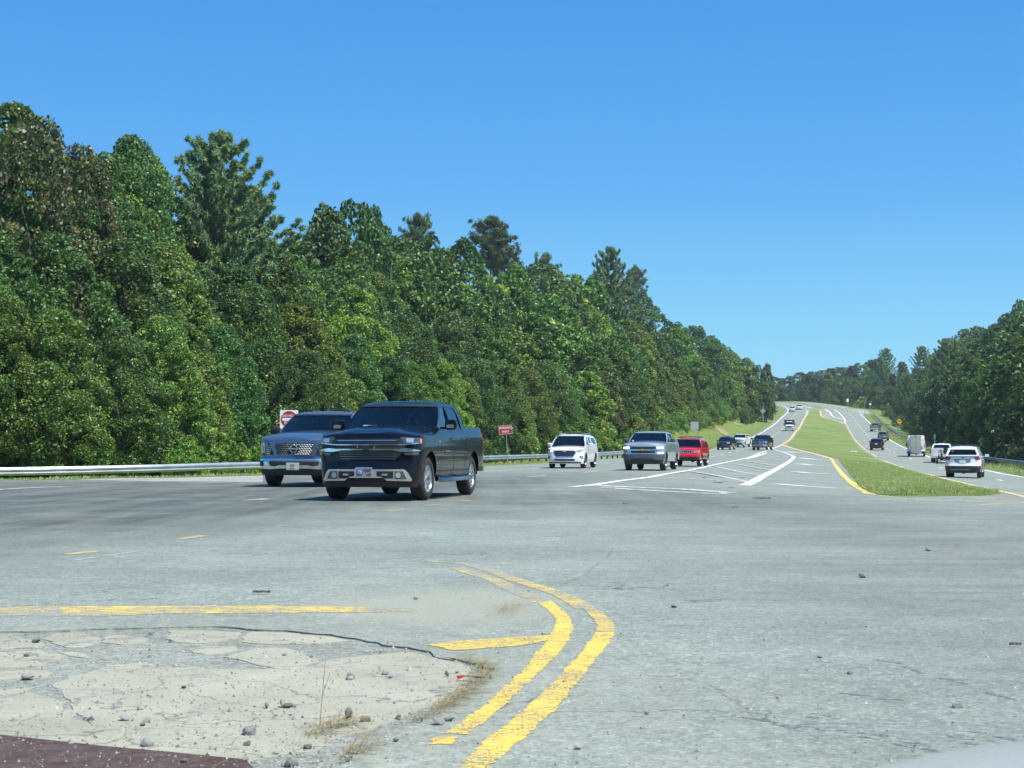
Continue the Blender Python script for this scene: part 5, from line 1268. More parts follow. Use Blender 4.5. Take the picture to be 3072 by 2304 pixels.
mb.build('mower_wheels', RUB, mo, smooth=True); MB().tube([(.05, 0, .6), (-.12, 0, .88)], .02, 6).build('mower_steering_column', PLB, mo)

# van
loc, hd, sl_ = place_rear('a', 962, 738, 5.4, 15)
P = dict(L=5.4, W=2.05, R=.36, xf=1.75, xr=-1.7, Ra=.44, zc=.38, rock=.34, zf=.28, zr=.38, front=[(0, 0), (-.05, .35), (-.16, .65), (-.34, .88), (-.6, .98), (-.9, 1.0)],
         rear=[(0, 0), (.0, .6), (.01, .88), (.04, .96), (.12, 1.0)], offf=[(.2, .1), (.5, 0), (1.0, .2), (1.3, .4), (1.4, .5)], offs=[(.2, .05), (.5, .0), (1.2, .0), (2.2, .12), (2.5, .2)],
         offr=[(.2, .06), (.4, 0), (.7, .0), (.72, .04), (2.0, .06), (2.5, .14)], crown=.05, cowl=1.75, deck=1.45, tin=.04)
P['ztop'] = [(2.7, 1.0), (2.4, 1.15), (1.75, 1.42), (1.5, 1.7), (1.05, 2.40), (.6, 2.46), (-2.7, 2.46)]
v = Veh('delivery_van', 'tall white panel van with two rear doors and black bumper', 'van', P, loc, hd, None, sl_)
v.build_body(PW)
for sg in (1, -1):
    o = v.patch('rear_door', [(sg * a, b) for a, b in ((.008, 2.28), (.80, 2.26), (.86, 1.9), (.86, .66), (.008, .66))], PW, .012, 'r')
    v.patch('tail_light', [(sg * a, b) for a, b in ((.90, 1.55), (.99, 1.55), (.99, 1.0), (.90, 1.0))], LENR, .014, 'r')
    v.patch('door_hinge', rpoly(sg * .84, 1.95, .10, .04, .01), PLB, .03, 'r', parent=o)
v.patch('door_crease', [(-.84, 1.28), (.84, 1.28), (.84, 1.26), (-.84, 1.26)], PGR, .014, 'r')
v.patch('door_handle', rpoly(.0, 1.16, .13, .10, .02), PLB, .03, 'r'); v.patch('badge', epoly(-.62, 1.20, .06, .05), PLB, .02, 'r'); v.patch('plate_recess', rpoly(-.42, .98, .52, .20, .03), PLB, .014, 'r')
v.plate(-.42, .96, 'r', off=.02, frame=PLB); v.patch('lamp_bar', rpoly(0, 2.33, .3, .06, .02), PLB, .02, 'r')
v.patch('bumper', [(-1.05, .64), (1.05, .64), (1.05, .40), (-1.05, .40)], PLB, .05, 'r'); v.wheels(5, 0, .6, .24); v.mirrors(1.35, 1.35, .22, .36, PLB, None, .14)
# dark SUV, tan SUV, silver pickup
loc, hd, sl_ = place_rear('a', 497, 662, 4.6, 16)
v = Veh('compact_suv', 'dark maroon black SUV braking in the left lane going uphill', 'SUV', suv_params(4.6, 1.86, .36, .88, 2.66, 1.68, .98, 1.08, 1.12), loc, hd, None, sl_)
DM = carpaint('maroon black paint', (.035, .012, .02), .3, .3)
v.build_body(DM); suv_cabin(v, DM, GPR, GPR, 1.68, rear_win=(.08, .84, .86))
v.patch('tail_light', [(.62, 1.10), (1.0, 1.12), (1.0, .98), (.66, .98)], LENR, .014, 'r', both=True); v.plate(0, .9, 'r', off=.02, frame=PLATE)
v.patch('rear_bumper_cladding', [(-1.0, .60), (1.0, .60), (.95, .34), (-.95, .34)], PLB, .012, 'r'); v.wheels(5, 0, .6, .23); v.mirrors(v.L / 2 - 1.7, 1.18, .22, .15, PDK)
loc, hd, sl_ = place_rear('a', 572, 552, 4.5, 17)
P = suv_params(4.5, 1.84, .38, .8, 2.6, 1.74, 1.02, 1.08, 1.12, rock=.42, zf=.4, zr=.44)
v = Veh('suv', 'pale tan SUV between the maroon SUV and the silver pickup', 'SUV', P, loc, hd, None, sl_)
v.build_body(PTN); suv_cabin(v, PTN, GPR, GPR, 1.74, rx=.06, rtop=.22, rear_win=(.10, .86, .86))
v.patch('tail_light', [(.72, 1.05), (.92, 1.05), (.92, .82), (.72, .82)], LENR, .014, 'r', both=True); v.plate(-.3, .85, 'r', off=.02, frame=PLATE)
v.patch('bumper', [(-.98, .62), (.98, .62), (.98, .46), (-.98, .46)], PLB, .05, 'r'); v.wheels(5, 0, .6, .25); v.mirrors(v.L / 2 - 1.7, 1.2, .2, .16, PTN)
loc, hd, sl_ = place_rear('a', 478, 444, 5.7, 17)
v = Veh('pickup_truck', 'silver grey pickup farthest up the right hand carriageway', 'pickup truck', truck_params(5.7), loc, hd, 'pickup trucks on the highway', sl_)
v.build_body(PGR, bed=.85); truck_cabin(v, PGR, GPR, 1.88); v.patch('tail_light', [(.84, 1.34), (1.08, 1.34), (1.08, 1.0), (.84, 1.0)], LENR, .014, 'r', both=True)
MB().box((-2.9, 0, .62), (.16, 1.95, .2)).build('rear_bumper', CHR, v.root); v.wheels(6, 0, .6, .27); v.mirrors(v.L / 2 - 2.0, 1.44, .26, .2, PGR, None, .14)
v.plate(0, .66, 'r', off=.10, frame=PLATE)

# ---- the white car we look out from -----------------------------------------------
P = suv_params(4.7, 1.82, .33, .9, 2.75, 1.44, .664, .846, .94, rock=.26)
P['front'] = [(0, 0), (-.03, .35), (-.10, .60), (-.22, .80), (-.42, .92), (-.7, .98), (-1.0, 1.0)]
ah = R(0.0); hd = (math.sin(ah), math.cos(ah)); CC = (1.07, -.5)
v = Veh('white_sedan', 'white car hood edge blurred in the bottom right corner', 'car', P, (CC[0], CC[1], .0), hd)
v.build_body(PW); suv_cabin(v, PW, GSD, GPR, 1.44, 1.45, 2.3, .75, 1.5, wins=2)
front_simple(v, .48, .60, .54, .66, .45, PLB, CHR); v.wheels(5, 0, .62, .22); v.mirrors(v.L / 2 - 2.45, 1.0, .2, .13, PW, None, .06); v.handles([.1, -.8], .82, PW)
# ---------------------------------------------------------------- trees
def leafmat(name, cols, tr=.22, spec=.40, rough=.45):
    m, t, b = nt(name); g = t.nodes.new('ShaderNodeNewGeometry'); oi = t.nodes.new('ShaderNodeObjectInfo')
    c = ramp(t, g.outputs['Random Per Island'], cols)
    h = t.nodes.new('ShaderNodeHueSaturation'); t.links.new(c, h.inputs['Color'])
    t.links.new(mth(t, 'MULTIPLY_ADD', oi.outputs['Random'], .045, .468), h.inputs['Hue'])
    t.links.new(mth(t, 'MULTIPLY_ADD', mth(t, 'FRACT', mth(t, 'MULTIPLY', oi.outputs['Random'], 7.31)), .62, .74), h.inputs['Value'])
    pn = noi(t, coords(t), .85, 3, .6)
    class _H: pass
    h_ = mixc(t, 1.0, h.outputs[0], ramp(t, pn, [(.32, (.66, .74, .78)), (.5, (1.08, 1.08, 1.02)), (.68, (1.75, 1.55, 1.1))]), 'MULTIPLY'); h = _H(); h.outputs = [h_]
    t.links.new(h.outputs[0], b.inputs['Base Color']); b.inputs['Roughness'].default_value = rough; b.inputs['Specular IOR Level'].default_value = spec
    tl = t.nodes.new('ShaderNodeBsdfTranslucent'); t.links.new(mixc(t, 1.0, h.outputs[0], (1.15, 1.25, .55), 'MULTIPLY'), tl.inputs[0])
    mx = t.nodes.new('ShaderNodeMixShader'); mx.inputs[0].default_value = tr
    t.links.new(b.outputs[0], mx.inputs[1]); t.links.new(tl.outputs[0], mx.inputs[2]); t.links.new(mx.outputs[0], t.nodes['Material Output'].inputs[0]); return m
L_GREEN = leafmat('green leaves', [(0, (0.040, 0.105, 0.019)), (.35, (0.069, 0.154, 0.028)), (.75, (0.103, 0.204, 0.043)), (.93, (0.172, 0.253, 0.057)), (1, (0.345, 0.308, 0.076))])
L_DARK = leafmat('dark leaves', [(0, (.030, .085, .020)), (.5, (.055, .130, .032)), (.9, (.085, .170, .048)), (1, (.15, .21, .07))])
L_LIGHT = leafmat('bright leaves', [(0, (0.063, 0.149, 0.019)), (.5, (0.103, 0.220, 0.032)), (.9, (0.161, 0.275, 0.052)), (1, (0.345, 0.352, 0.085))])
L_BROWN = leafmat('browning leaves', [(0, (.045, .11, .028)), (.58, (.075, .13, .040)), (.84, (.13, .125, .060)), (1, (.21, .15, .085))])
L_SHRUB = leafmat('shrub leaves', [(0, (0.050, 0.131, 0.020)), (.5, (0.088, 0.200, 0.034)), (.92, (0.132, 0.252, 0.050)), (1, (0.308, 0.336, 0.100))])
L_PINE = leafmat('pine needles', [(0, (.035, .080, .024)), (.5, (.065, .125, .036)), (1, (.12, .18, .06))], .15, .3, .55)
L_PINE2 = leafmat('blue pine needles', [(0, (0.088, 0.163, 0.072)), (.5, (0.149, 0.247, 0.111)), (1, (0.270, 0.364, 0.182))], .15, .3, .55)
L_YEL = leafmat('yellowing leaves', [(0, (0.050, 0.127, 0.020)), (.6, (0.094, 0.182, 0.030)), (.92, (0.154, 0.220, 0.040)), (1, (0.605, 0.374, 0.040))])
m, t, b = nt('bark'); v0 = coords(t, (1, 1, .2)); t.links.new(mixc(t, ramp(t, noi(t, v0, 8, 5), [(.35, 0.0), (.65, 1.0)]), (.05, .04, .03), (.17, .15, .12)), b.inputs['Base Color']); b.inputs['Roughness'].default_value = .9
bump(t, b, noi(t, v0, 14, 5), .03, .8); BARK = m
rng = np.random.default_rng(11)
def rdir(n):
    v = rng.normal(size=(n, 3)); return v / np.linalg.norm(v, axis=1)[:, None]
def leaves(cent, nrm, size, asp=1.6, jit=.5, wf=.42):
    """one leaf quad (a kite) at every centre, facing roughly along nrm"""
    n = len(cent); d = nrm + rdir(n) * jit * 1.6; d /= np.linalg.norm(d, axis=1)[:, None]
    a = np.cross(d, rdir(n)); a /= np.linalg.norm(a, axis=1)[:, None]; b = np.cross(d, a)
    s = (size * rng.uniform(.6, 1.3, n))[:, None]
    P = np.empty((n, 4, 3)); P[:, 0] = cent + a * s * asp / 2; P[:, 1] = cent + b * s * wf - a * s * .05; P[:, 2] = cent - a * s * asp / 2; P[:, 3] = cent - b * s * wf - a * s * .05
    return P
def trunk_mesh(name, h, r, lean=.03, limbs=7, z0=.25, z1=.85, spread=.25, seed=0):
    rr = random.Random(seed); mb = MB(); pts = [Vector((lean * math.sin(k * 1.3 + seed) * k / 8, lean * math.cos(k * .9 + seed) * k / 8, h * k / 8)) for k in range(9)]
    mb.tube(pts, [r * (1 - .85 * k / 8) * (1.25 if k == 0 else 1) for k in range(9)], 8)
    for i in range(limbs):
        f = z0 + (z1 - z0) * i / limbs; p = pts[int(f * 8)]; a = rr.uniform(0, 6.28); l = spread * (1.2 - f) * rr.uniform(.7, 1.2) * h
        mb.tube([p, p + Vector((math.cos(a) * l * .5, math.sin(a) * l * .5, l * .30)), p + Vector((math.cos(a) * l, math.sin(a) * l, l * .75))], [r * (1 - f) * .5, r * (1 - f) * .3, r * .05], 5)
    o = mb.build('tmp', BARK, None, smooth=True); me = o.data; bpy.data.objects.remove(o); me.name = name; return me
def crown_broad(seed, H=12.0, wid=.26, nclump=90, per=220, leaf=.16, mat=None, z0=.10, top=1.0, lump=.075, prof=1.0, asym=.12):
    """egg shaped crown made of leafy clumps of different size; gaps stay between them"""
    g = np.random.default_rng(seed); out = []
    k = 0
    for i in range(nclump):
        t = g.uniform(0, 1) ** .9; z = z0 + (top - z0) * t
        pr = (math.sin(math.pi * min(1, (t * .86 + .14)) ** (.75 * prof)) ** .62)
        a = g.uniform(0, 2 * math.pi); rad = wid * pr * (1 + asym * math.sin(a * 2 + seed) + asym * math.sin(a * 3 + t * 5 + seed * 2)) * (g.uniform(.45, 1.0) ** .35)
        c = np.array((rad * math.cos(a), rad * math.sin(a), z)) * H
        r = lump * H * g.uniform(.5, 1.55) * (1.05 - .45 * t)
        n = int(per * (r / (lump * H)) ** 2)
        d = rdir(n); ax = np.array((math.cos(a) * .75, math.sin(a) * .75, .75)) + g.normal(size=3) * .35; ax /= np.linalg.norm(ax); k_ = d @ ax; d = np.where((k_ < -.05)[:, None], d - 2 * k_[:, None] * ax * .92, d)
        rr = r * g.uniform(.55, 1.08, n) ** .5
        p = c + d * rr[:, None] * np.array((1.05, 1.05, .95))
        out.append(leaves(p, d * .8 + np.array((0, 0, .35)), leaf * g.uniform(.85, 1.3), 1.35, .7))
    return quads_mesh('crown_leaves', np.concatenate(out), mat)
def crown_pine(seed, H=18.0, mat=None, whorls=11, arms=6, z0=.45, wid=.24, curl=.5, needle=.22, dens=70, flat_top=.0, dropout=.1, puff=.28, segs=7):
    """pine: plumes of needles along limbs"""
    g = np.random.default_rng(seed); out = []; mb = MB()
    for w in range(whorls):
        t = w / (whorls - 1); z = (z0 + (.97 - z0) * t) * H; L = wid * H * ((1 - t) ** (.65 if flat_top < .5 else .25) * .9 + .12) * (.85 if t < .1 else 1)
        for k in range(arms):
            if g.uniform() < dropout: continue
            a = 2 * math.pi * (k + g.uniform(-.3, .3) + .5 * (w % 2)) / arms; l = L * g.uniform(.65, 1.15)
            pts = []; n = segs
            for i in range(n):
                f = i / (n - 1); rz = l * (.10 * f + curl * f * f * (1 - .2 * t))
                pts.append(np.array((math.cos(a) * l * f, math.sin(a) * l * f, z + rz)))
            mb.tube([tuple(p) for p in pts], [.05 * (1 - i / n) + .012 for i in range(n)], 4, cap=False)
            for i in range(2, n):
                f = i / (n - 1); c = pts[i]; m_ = int(dens * g.uniform(.5, 1.3)); sp = puff * g.uniform(.6, 1.5) * (H / 18); c = c + g.normal(size=3) * puff * .5
                d = rdir(m_); p = c + d * sp * np.array((1, 1, .75)) * g.uniform(.2, 1, (m_, 1))
                out.append(leaves(p, d + np.array((0, 0, .2)), needle, 2.2, .6, .16))
    o = mb.build('tmp', BARK, None); me = o.data; bpy.data.objects.remove(o)
    return quads_mesh('crown_needles', np.concatenate(out), mat), me
TREES = {}
def reg(key, crown, trunk, H, limb=None): TREES[key] = (crown, trunk, H, limb)
T1 = trunk_mesh('trunk_a', 9.5, .17, .3, 9, seed=1); T2 = trunk_mesh('trunk_b', 10, .15, .5, 7, seed=2); T3 = trunk_mesh('trunk_pine', 17.3, .22, .35, 0, seed=3)
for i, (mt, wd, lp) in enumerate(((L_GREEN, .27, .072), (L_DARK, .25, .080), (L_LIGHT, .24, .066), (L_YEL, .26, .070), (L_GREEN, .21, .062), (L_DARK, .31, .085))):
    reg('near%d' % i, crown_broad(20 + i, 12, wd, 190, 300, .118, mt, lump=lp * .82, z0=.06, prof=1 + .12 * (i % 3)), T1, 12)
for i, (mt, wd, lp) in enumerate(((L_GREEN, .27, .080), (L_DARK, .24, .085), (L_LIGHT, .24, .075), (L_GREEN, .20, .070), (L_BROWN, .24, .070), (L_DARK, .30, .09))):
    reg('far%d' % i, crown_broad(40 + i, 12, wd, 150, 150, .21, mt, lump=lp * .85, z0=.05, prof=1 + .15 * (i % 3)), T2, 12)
reg('brown_near', crown_broad(61, 12, .20, 130, 150, .13, L_BROWN, lump=.062, z0=.25), T2, 12)
reg('shrub0', crown_broad(71, 3, .55, 46, 210, .10, L_SHRUB, lump=.15, z0=.05, top=.95), None, 3)
reg('shrub1', crown_broad(72, 3, .45, 40, 210, .10, L_GREEN, lump=.16, z0=.05, top=.95), None, 3)
reg('shrub2', crown_broad(73, 3, .60, 40, 150, .11, L_LIGHT, lump=.14, z0=.02, top=.9), None, 3)
c_, l_ = crown_pine(81, 18, L_PINE2, 15, 9, .22, .34, .62, .24, 95, puff=.17, dropout=.15, segs=11); reg('white_pine', c_, T3, 18, l_)
c_, l_ = crown_pine(82, 18, L_PINE, 9, 6, .70, .165, .22, .26, 70, flat_top=1, dropout=.30, puff=.42, segs=8); reg('loblolly', c_, T3, 18, l_)
c_, l_ = crown_pine(83, 18, L_PINE, 13, 7, .20, .20, .30, .38, 110, puff=.42); reg('pine_far', c_, T3, 18, l_)
NT = {}
def tree(kind, x, y, h, label, cat='tree', name=None, group='trees along the highway', z=None, wf=1.0, rot=None):
    crown, trunk, H, limb = TREES[kind]; s = h / H
    nm = name or ('pine_tree' if 'pine' in kind or kind == 'loblolly' else ('shrub' if 'shrub' in kind else 'broadleaf_tree'))
    zz = (G(x, y) if z is None else z) - .1
    o = thing(nm, label, cat, (x, y, zz), (random.uniform(-.03, .03), random.uniform(-.03, .03), random.uniform(0, 6.28) if rot is None else rot), group, (s * wf, s * wf, s))
    link('crown', crown, o)
    if trunk: link('trunk', trunk, o)
    if limb: link('limbs', limb, o)
    NT[kind] = NT.get(kind, 0) + 1
    return o
# height of the tree line against the sky, (x, y) in photograph pixels
SKYL = pchip(*zip(*[(a * 1.38879, b * 1.38879) for a, b in ((-300, 170), (-60, 200), (10, 232), (40, 290), (90, 300), (140, 330), (190, 350), (240, 345), (290, 318), (330, 345), (370, 340), (400, 345), (440, 360), (480, 390), (520, 430),
      (560, 500), (590, 530), (640, 500), (680, 480), (720, 455), (770, 462), (810, 500), (860, 512), (940, 530), (1000, 535), (1040, 540), (1100, 560), (1170, 565), (1250, 580), (1310, 600), (1370, 625), (1400, 650), (1450, 665),
      (1500, 690), (1550, 725), (1590, 762), (1625, 792), (1650, 800), (1672, 815), (1720, 806), (1780, 797), (1830, 790), (1870, 778), (1920, 773), (1960, 765), (2010, 762), (2035, 730), (2080, 705), (2120, 690), (2160, 672), (2200, 650), (2230, 625), (2400, 560))]))
def elev(sx, sy, dist):
    dx, dy, dz = ray(sx, sy); return CAMH + dz / dy * dist
LANDMARK = [(0, 'beyond the left edge'), (130, 'at the left edge'), (260, 'near the left edge'), (400, 'behind the first rail posts'), (520, 'behind the left rail'), (640, 'left of the worn bush gap'), (760, 'behind the rail end by the blue pickup'), (860, 'left of the do not enter sign'), (960, 'behind the do not enter sign'), (1060, 'behind the blue pickup'), (1180, 'behind the black pickup hood'), (1300, 'behind the black pickup cab'), (1400, 'behind the black pickup bed'), (1480, 'left of the wrong way sign'), (1560, 'behind the wrong way sign'), (1620, 'right of the wrong way sign'), (1700, 'behind the white crossover hood'),
            (1800, 'behind the white crossover'), (1870, 'left of the silver pickup'), (1990, 'behind the silver pickup'), (2080, 'behind the red SUV'), (2180, 'behind the grey sign back'), (2260, 'above the clay bank'), (2330, 'on the upper left bank')]
def lm(sx):
    for a, n in LANDMARK:
        if sx < a: return n
    return 'by the far bend'
def off_point(P, i, d, side):
    p = Vector(P[i]); q = (Vector(P[min(i + 1, len(P) - 1)]) - Vector(P[max(i - 1, 0)])).normalized(); return p.x - q.y * d * side, p.y + q.x * d * side
LT = [tuple(p) for p in smoothline(LEs[4:], 1.0)]
def cum(P):
    c = [0]
    for a, b in zip(P[:-1], P[1:]): c.append(c[-1] + math.dist(a, b))
    return c
rowname = {0: 'front row', 1: 'second row', 2: 'third row', 3: 'skyline row'}
sizes = {'near0': 'green', 'near1': 'dark green', 'near2': 'bright green', 'near3': 'yellow flecked', 'near4': 'slim green', 'near5': 'broad dark', 'far0': 'green', 'far1': 'dark green', 'far2': 'bright green', 'far3': 'slim green', 'far4': 'brownish', 'far5': 'broad dark', 'pine_far': 'dark pine', 'white_pine': 'blue green pine', 'loblolly': 'clumpy pine'}
RAILa = np.array([tuple(p) for p in smoothline(RAIL_L, 3)])
def forest_left():
    cl = cum(LT); tot = cl[-1]
    rows = [(0, 13.5, .46, 4.3), (1, 18.5, .70, 5.6), (2, 24.5, .87, 6.8), (3, 31.0, .985, 6.6)]
    for r, d0, frac, sp0 in rows:
        s = 0 if r else 1.5
        while s < tot:
            i = bisect.bisect_left(cl, s); i = min(i, len(LT) - 2)
            y0 = LT[i][1]; far = sstep(90, 330, y0)
            near_k = 1 - sstep(45, 75, y0)
            dd = d0 * (1 + .0 * far) + random.uniform(-1.8, 1.8) - (3.5 * (1 - sstep(150, 240, y0)) if r == 0 else 0)
            if y0 > 200: dd = {0: 10.5 - 6.5 * sstep(330, 430, y0), 1: 15 - 8 * sstep(330, 430, y0), 2: 20 - 9 * sstep(330, 430, y0), 3: 26 - 10 * sstep(330, 430, y0)}[r] + random.uniform(-1.3, 1.3)
            x, y = off_point(LT, i, dd, 1)
            sp = sp0 * (1 + 1.75 * far + (1.0 if y0 > 420 else 0))
            s += sp * random.uniform(.8, 1.2)
            if y < 30 or y > 640: continue
            sx, _ = proj(x, y, 3)
            if sx < -130 or sx > 2345: continue
            if 2120 < sx < 2215 and r == 0 and 150 < y < 225: continue
            while y < 150 and abs(near(RAILa, x, y)[0]) < 5.0 or (y < 150 and near(RAILa, x, y)[0] < 0): x -= .7; y += 1.0
            g = G(x, y); sx, _ = proj(x, y, 3)
            sy = SKYL(sx) + (random.uniform(0, 18) if r == 3 else random.uniform(6, 50))
            ytop = 1320 - (1320 - sy) * frac * (random.uniform(.955, 1.0) if r == 3 else random.uniform(.88, 1.02))
            h = elev(sx, ytop, y) - g
            if y > 330: h = min(h, 24)
            h = max(4.0, min(h, 30)) 
            if y < 175: kind = random.choice(['near0', 'near1', 'near2', 'near3', 'near4', 'near5', 'near0', 'near1'])
            else: kind = random.choice(['far0', 'far1', 'far2', 'far3', 'far0', 'far5', 'far2', 'far1', 'far4' if random.random() < .25 else 'far3'])
            if y > 300 and 2150 < sx: kind = random.choice(['far2', 'far3', 'far0', 'far2'])
            wf = 1.0 if h < 15 else (15 / h) ** .35
            tree(kind, x, y, h, '%s tree, left woods %s, %s' % (sizes[kind], rowname[r], lm(sx)), z=g, wf=wf * random.uniform(.98, 1.25), group='trees of the left woods')
    # low growth along the foot of the woods
    s = 0; cl2 = cl
    while s < tot:
        i = min(bisect.bisect_left(cl, s), len(LT) - 2); y0 = LT[i][1]
        far = sstep(120, 300, y0)
        x, y = off_point(LT, i, (9.5 if y0 < 160 else 8.5) + random.uniform(-.8, 1.6) + (4 if y0 < 75 else 0), 1)
        s += (1.7 + 3 * far) * random.uniform(.7, 1.3)
        if y < 36 or y > 560: continue
        sx, _ = proj(x, y, 2)
        if sx < -60 or sx > 2330: continue
        if 2090 < sx < 2230 and 150 < y < 250: continue
        while y < 190 and (abs(near(RAILa, x, y)[0]) < 2.6 or near(RAILa, x, y)[0] < 0): x -= .5; y += .7
        h = random.choice([1.6, 2.2, 2.8, 3.6]) * (1 + .25 * far)
        k = random.choice(['shrub0', 'shrub1', 'shrub2', 'shrub0'])
        tree(k, x, y, h, '%s shrub at foot of left woods, %s' % ({'shrub0': 'bright leafy', 'shrub1': 'rounded', 'shrub2': 'low'}[k], lm(sx)), 'shrub', group='shrubs at the foot of the left woods')
forest_left()
def forest_right():
    P = [tuple(p) for p in smoothline(REs[3:], 1.0)]; cl = cum(P)
    nm = {0: 'front row', 1: 'second row', 2: 'back row'}
    for r, d0, frac, sp0 in ((0, 10, .70, 10.0), (1, 16, .9, 12.0), (2, 24, .99, 12.0)):
        s = 0
        while s < cl[-1]:
            i = min(bisect.bisect_left(cl, s), len(P) - 2); y0 = P[i][1]; far = sstep(150, 420, y0)
            x, y = off_point(P, i, d0 * (1 + .35 * far) + random.uniform(-2, 2), -1); s += sp0 * (1 + .25 * far) * random.uniform(.8, 1.2)
            if y < 60: continue
            sx, _ = proj(x, y, 3)
            if sx > 3230 or sx < 2300: continue
            g = G(x, y); sy = SKYL(sx) + random.uniform(4, 30)
            ytop = 1300 - (1300 - sy) * frac * random.uniform(.88, 1.0); h = elev(sx, ytop, y) - g
            h = max(6, min(h, 34)); kind = random.choice(['far1', 'far5', 'far0', 'far1', 'pine_far', 'far5', 'pine_far'])
            where = [w_ for q_, w_ in ((2400, 'at the far left of the bend'), (2460, 'above the road crest'), (2520, 'left of the tall sign'), (2580, 'behind the tall sign'), (2650, 'behind the small white sign'), (2730, 'behind the yellow diamond'), (2790, 'above the van'), (2850, 'above the green marker'), (2920, 'above the white crossover'), (2990, 'right of the white crossover'), (3072, 'at the right edge'), (9999, 'beyond the right edge')) if sx < q_][0]
            tree(kind, x, y, h, '%s tree, right woods %s, %s' % (sizes[kind], nm[r], where), z=g, wf=random.uniform(1.1, 1.35) * (1 if h < 15 else (15 / h) ** .3), group='trees of the right woods')
    for k in range(46):
        i = int(len(P) * random.uniform(.0, .95)); x, y = off_point(P, i, random.uniform(6.0, 8.5), -1); sx, _ = proj(x, y, 2)
        if y < 70 or sx > 3300 or sx < 2500: continue
        kk = random.choice(['shrub0', 'shrub1']); tree(kk, x, y, random.uniform(1.8, 3.6), '%s shrub below the shaded right woods %s' % ('bright' if kk == 'shrub0' else 'dark', 'near the white crossover' if sx > 2850 else 'uphill of the van'), 'shrub', group='shrubs under the right woods')
forest_right()
for k in range(14):                                                  # woods past the crest
    sx = 2322 + k * 24 + random.uniform(-6, 6); dist = 690 + random.uniform(0, 60); x = (sx - CX) / FPX * dist; kind = random.choice(['far0', 'far1', 'far5', 'pine_far'])
    g = G(x, dist); tree(kind, x, dist, elev(sx, SKYL(sx) + random.uniform(0, 8), dist) - g, '%s tree in the woods past the crest, %s' % (sizes[kind], 'above the white cars' if sx < 2420 else ('left of the tall white sign' if sx < 2530 else 'behind the tall white sign')), z=g, wf=1.7, group='trees past the crest')
# skyline individuals: (kind, photo x, photo y of the top, distance, label, width factor)
def dist_for(sx, d, P, sgn):
    y = 40.0
    while y < 640:
        if sgn * near(P, (sx - CX) / FPX * y, y)[0] > d: return y
        y += 1.0
    return y
for kind, sx, sy, dist, lab, wf in (
    ('white_pine', 655, 398, 74, 'tall blue green pine with upswept plumes above the left woods', .95),
    ('white_pine', 745, 560, 76, 'leaning blue green pine whose long limb reaches into the sky', 1.25),
    ('brown_near', 80, 345, 60, 'reddish brown withering tree at the top left corner', .78),
    ('brown_near', 225, 430, 60, 'brown tinged thin tree right of the reddish one', .72),
    ('brown_near', 300, 640, 57, 'brown dying crown in the middle of the left woods', .6),
    ('near4', 8, 318, 62, 'narrow green tree top at the left picture edge', .9),
    ('near0', 835, 775, 72, 'green tree whose top hides the utility pole below its crossarm', .9), ('near4', 872, 790, 72, 'slim green tree right below the utility pole crossarm', .9),
    ('far5', 1205, 715, 72, 'broad green crown left of the flat topped pine', .9), ('far0', 1290, 722, 72, 'green crown just right of the flat topped pine', .8), ('far1', 1400, 735, 72, 'dark crown below the tiered pine', .9),
    ('near1', 400, 432, 66, 'rounded dark tree top left of the blue green pine', .8),
    ('near0', 300, 475, 66, 'rounded green tree top between the brown trees and the pine', .9),
    ('far1', 960, 640, 118, 'dark thin topped tree right of the sky gap', .8),
    ('far5', 1050, 612, 120, 'dark ragged tree group top right of the sky gap', .7),
    ('far1', 1115, 645, 122, 'small dark pointed tree top beside the ragged one', .6),
    ('loblolly', 1250, 642, 150, 'flat topped clumpy pine standing alone above the ridge', .8),
    ('loblolly', 1475, 652, 150, 'open clumpy pine with tiered branches above the wrong way sign', 1.1),
    ('loblolly', 1530, 730, 152, 'lower clumpy pine right of the tiered pine', 1.0),
    ('loblolly', 1640, 758, 170, 'small clumpy pine top on the ridge above the white crossover', .8),
    ('white_pine', 1840, 742, 185, 'pointed pine above the silver pickup', .75),
    ('loblolly', 1905, 800, 188, 'clumpy pine right of the pointed pine', .9),
    ('far4', 1560, 800, 140, 'greyish brown crown below the clumpy pines', .8),
    ('far3', 2300, 1090, 430, 'lone pointed tree at the right end of the left woods', .6), ('far2', 2238, 1075, 430, 'bright tree third from the right end of the left woods', .9), ('far0', 2268, 1098, 430, 'green tree second from the right end of the left woods', .9), ('far2', 2205, 1060, 430, 'bright tree fourth from the right end of the left woods', .9),
    ('white_pine', 2660, 1045, 330, 'feathery pine standing up from the far right woods', .8),
    ('white_pine', 2770, 1038, 290, 'feathery pine left of the tall right woods', .8),
    ('white_pine', 2840, 1015, 230, 'pine with a plumed top where the right woods step up', .9),
    ('white_pine', 2725, 1120, 250, 'pale green lit pine in front of the far right woods', .9),
    ('near2', 2945, 1090, 150, 'lit light green tree among the dark right woods', .8),
    ('near3', 3060, 1020, 120, 'yellow green tree at the right picture edge', .8),
    ('far2', 2690, 1190, 300, 'small lit tree behind the white sign', .6)):
    if dist != 430: dist = dist_for(sx, (46 if kind == 'loblolly' else 24 if 'pine' in kind else (20 if 'brown' in kind else (20 if sy in (775, 790) else 27))), LEa, 1) if sx < 2200 else dist_for(sx, {330: 22, 290: 20, 230: 14, 250: 9, 150: 8.5, 120: 8.5, 300: 12}[dist], REa, -1)
    x = (sx - CX) / FPX * dist; g = G(x, dist); h = elev(sx, sy, dist) - g
    tree(kind, x, dist, h, lab, z=g, wf=wf * (1 if h < 18 else (18 / h) ** .3), group=None)
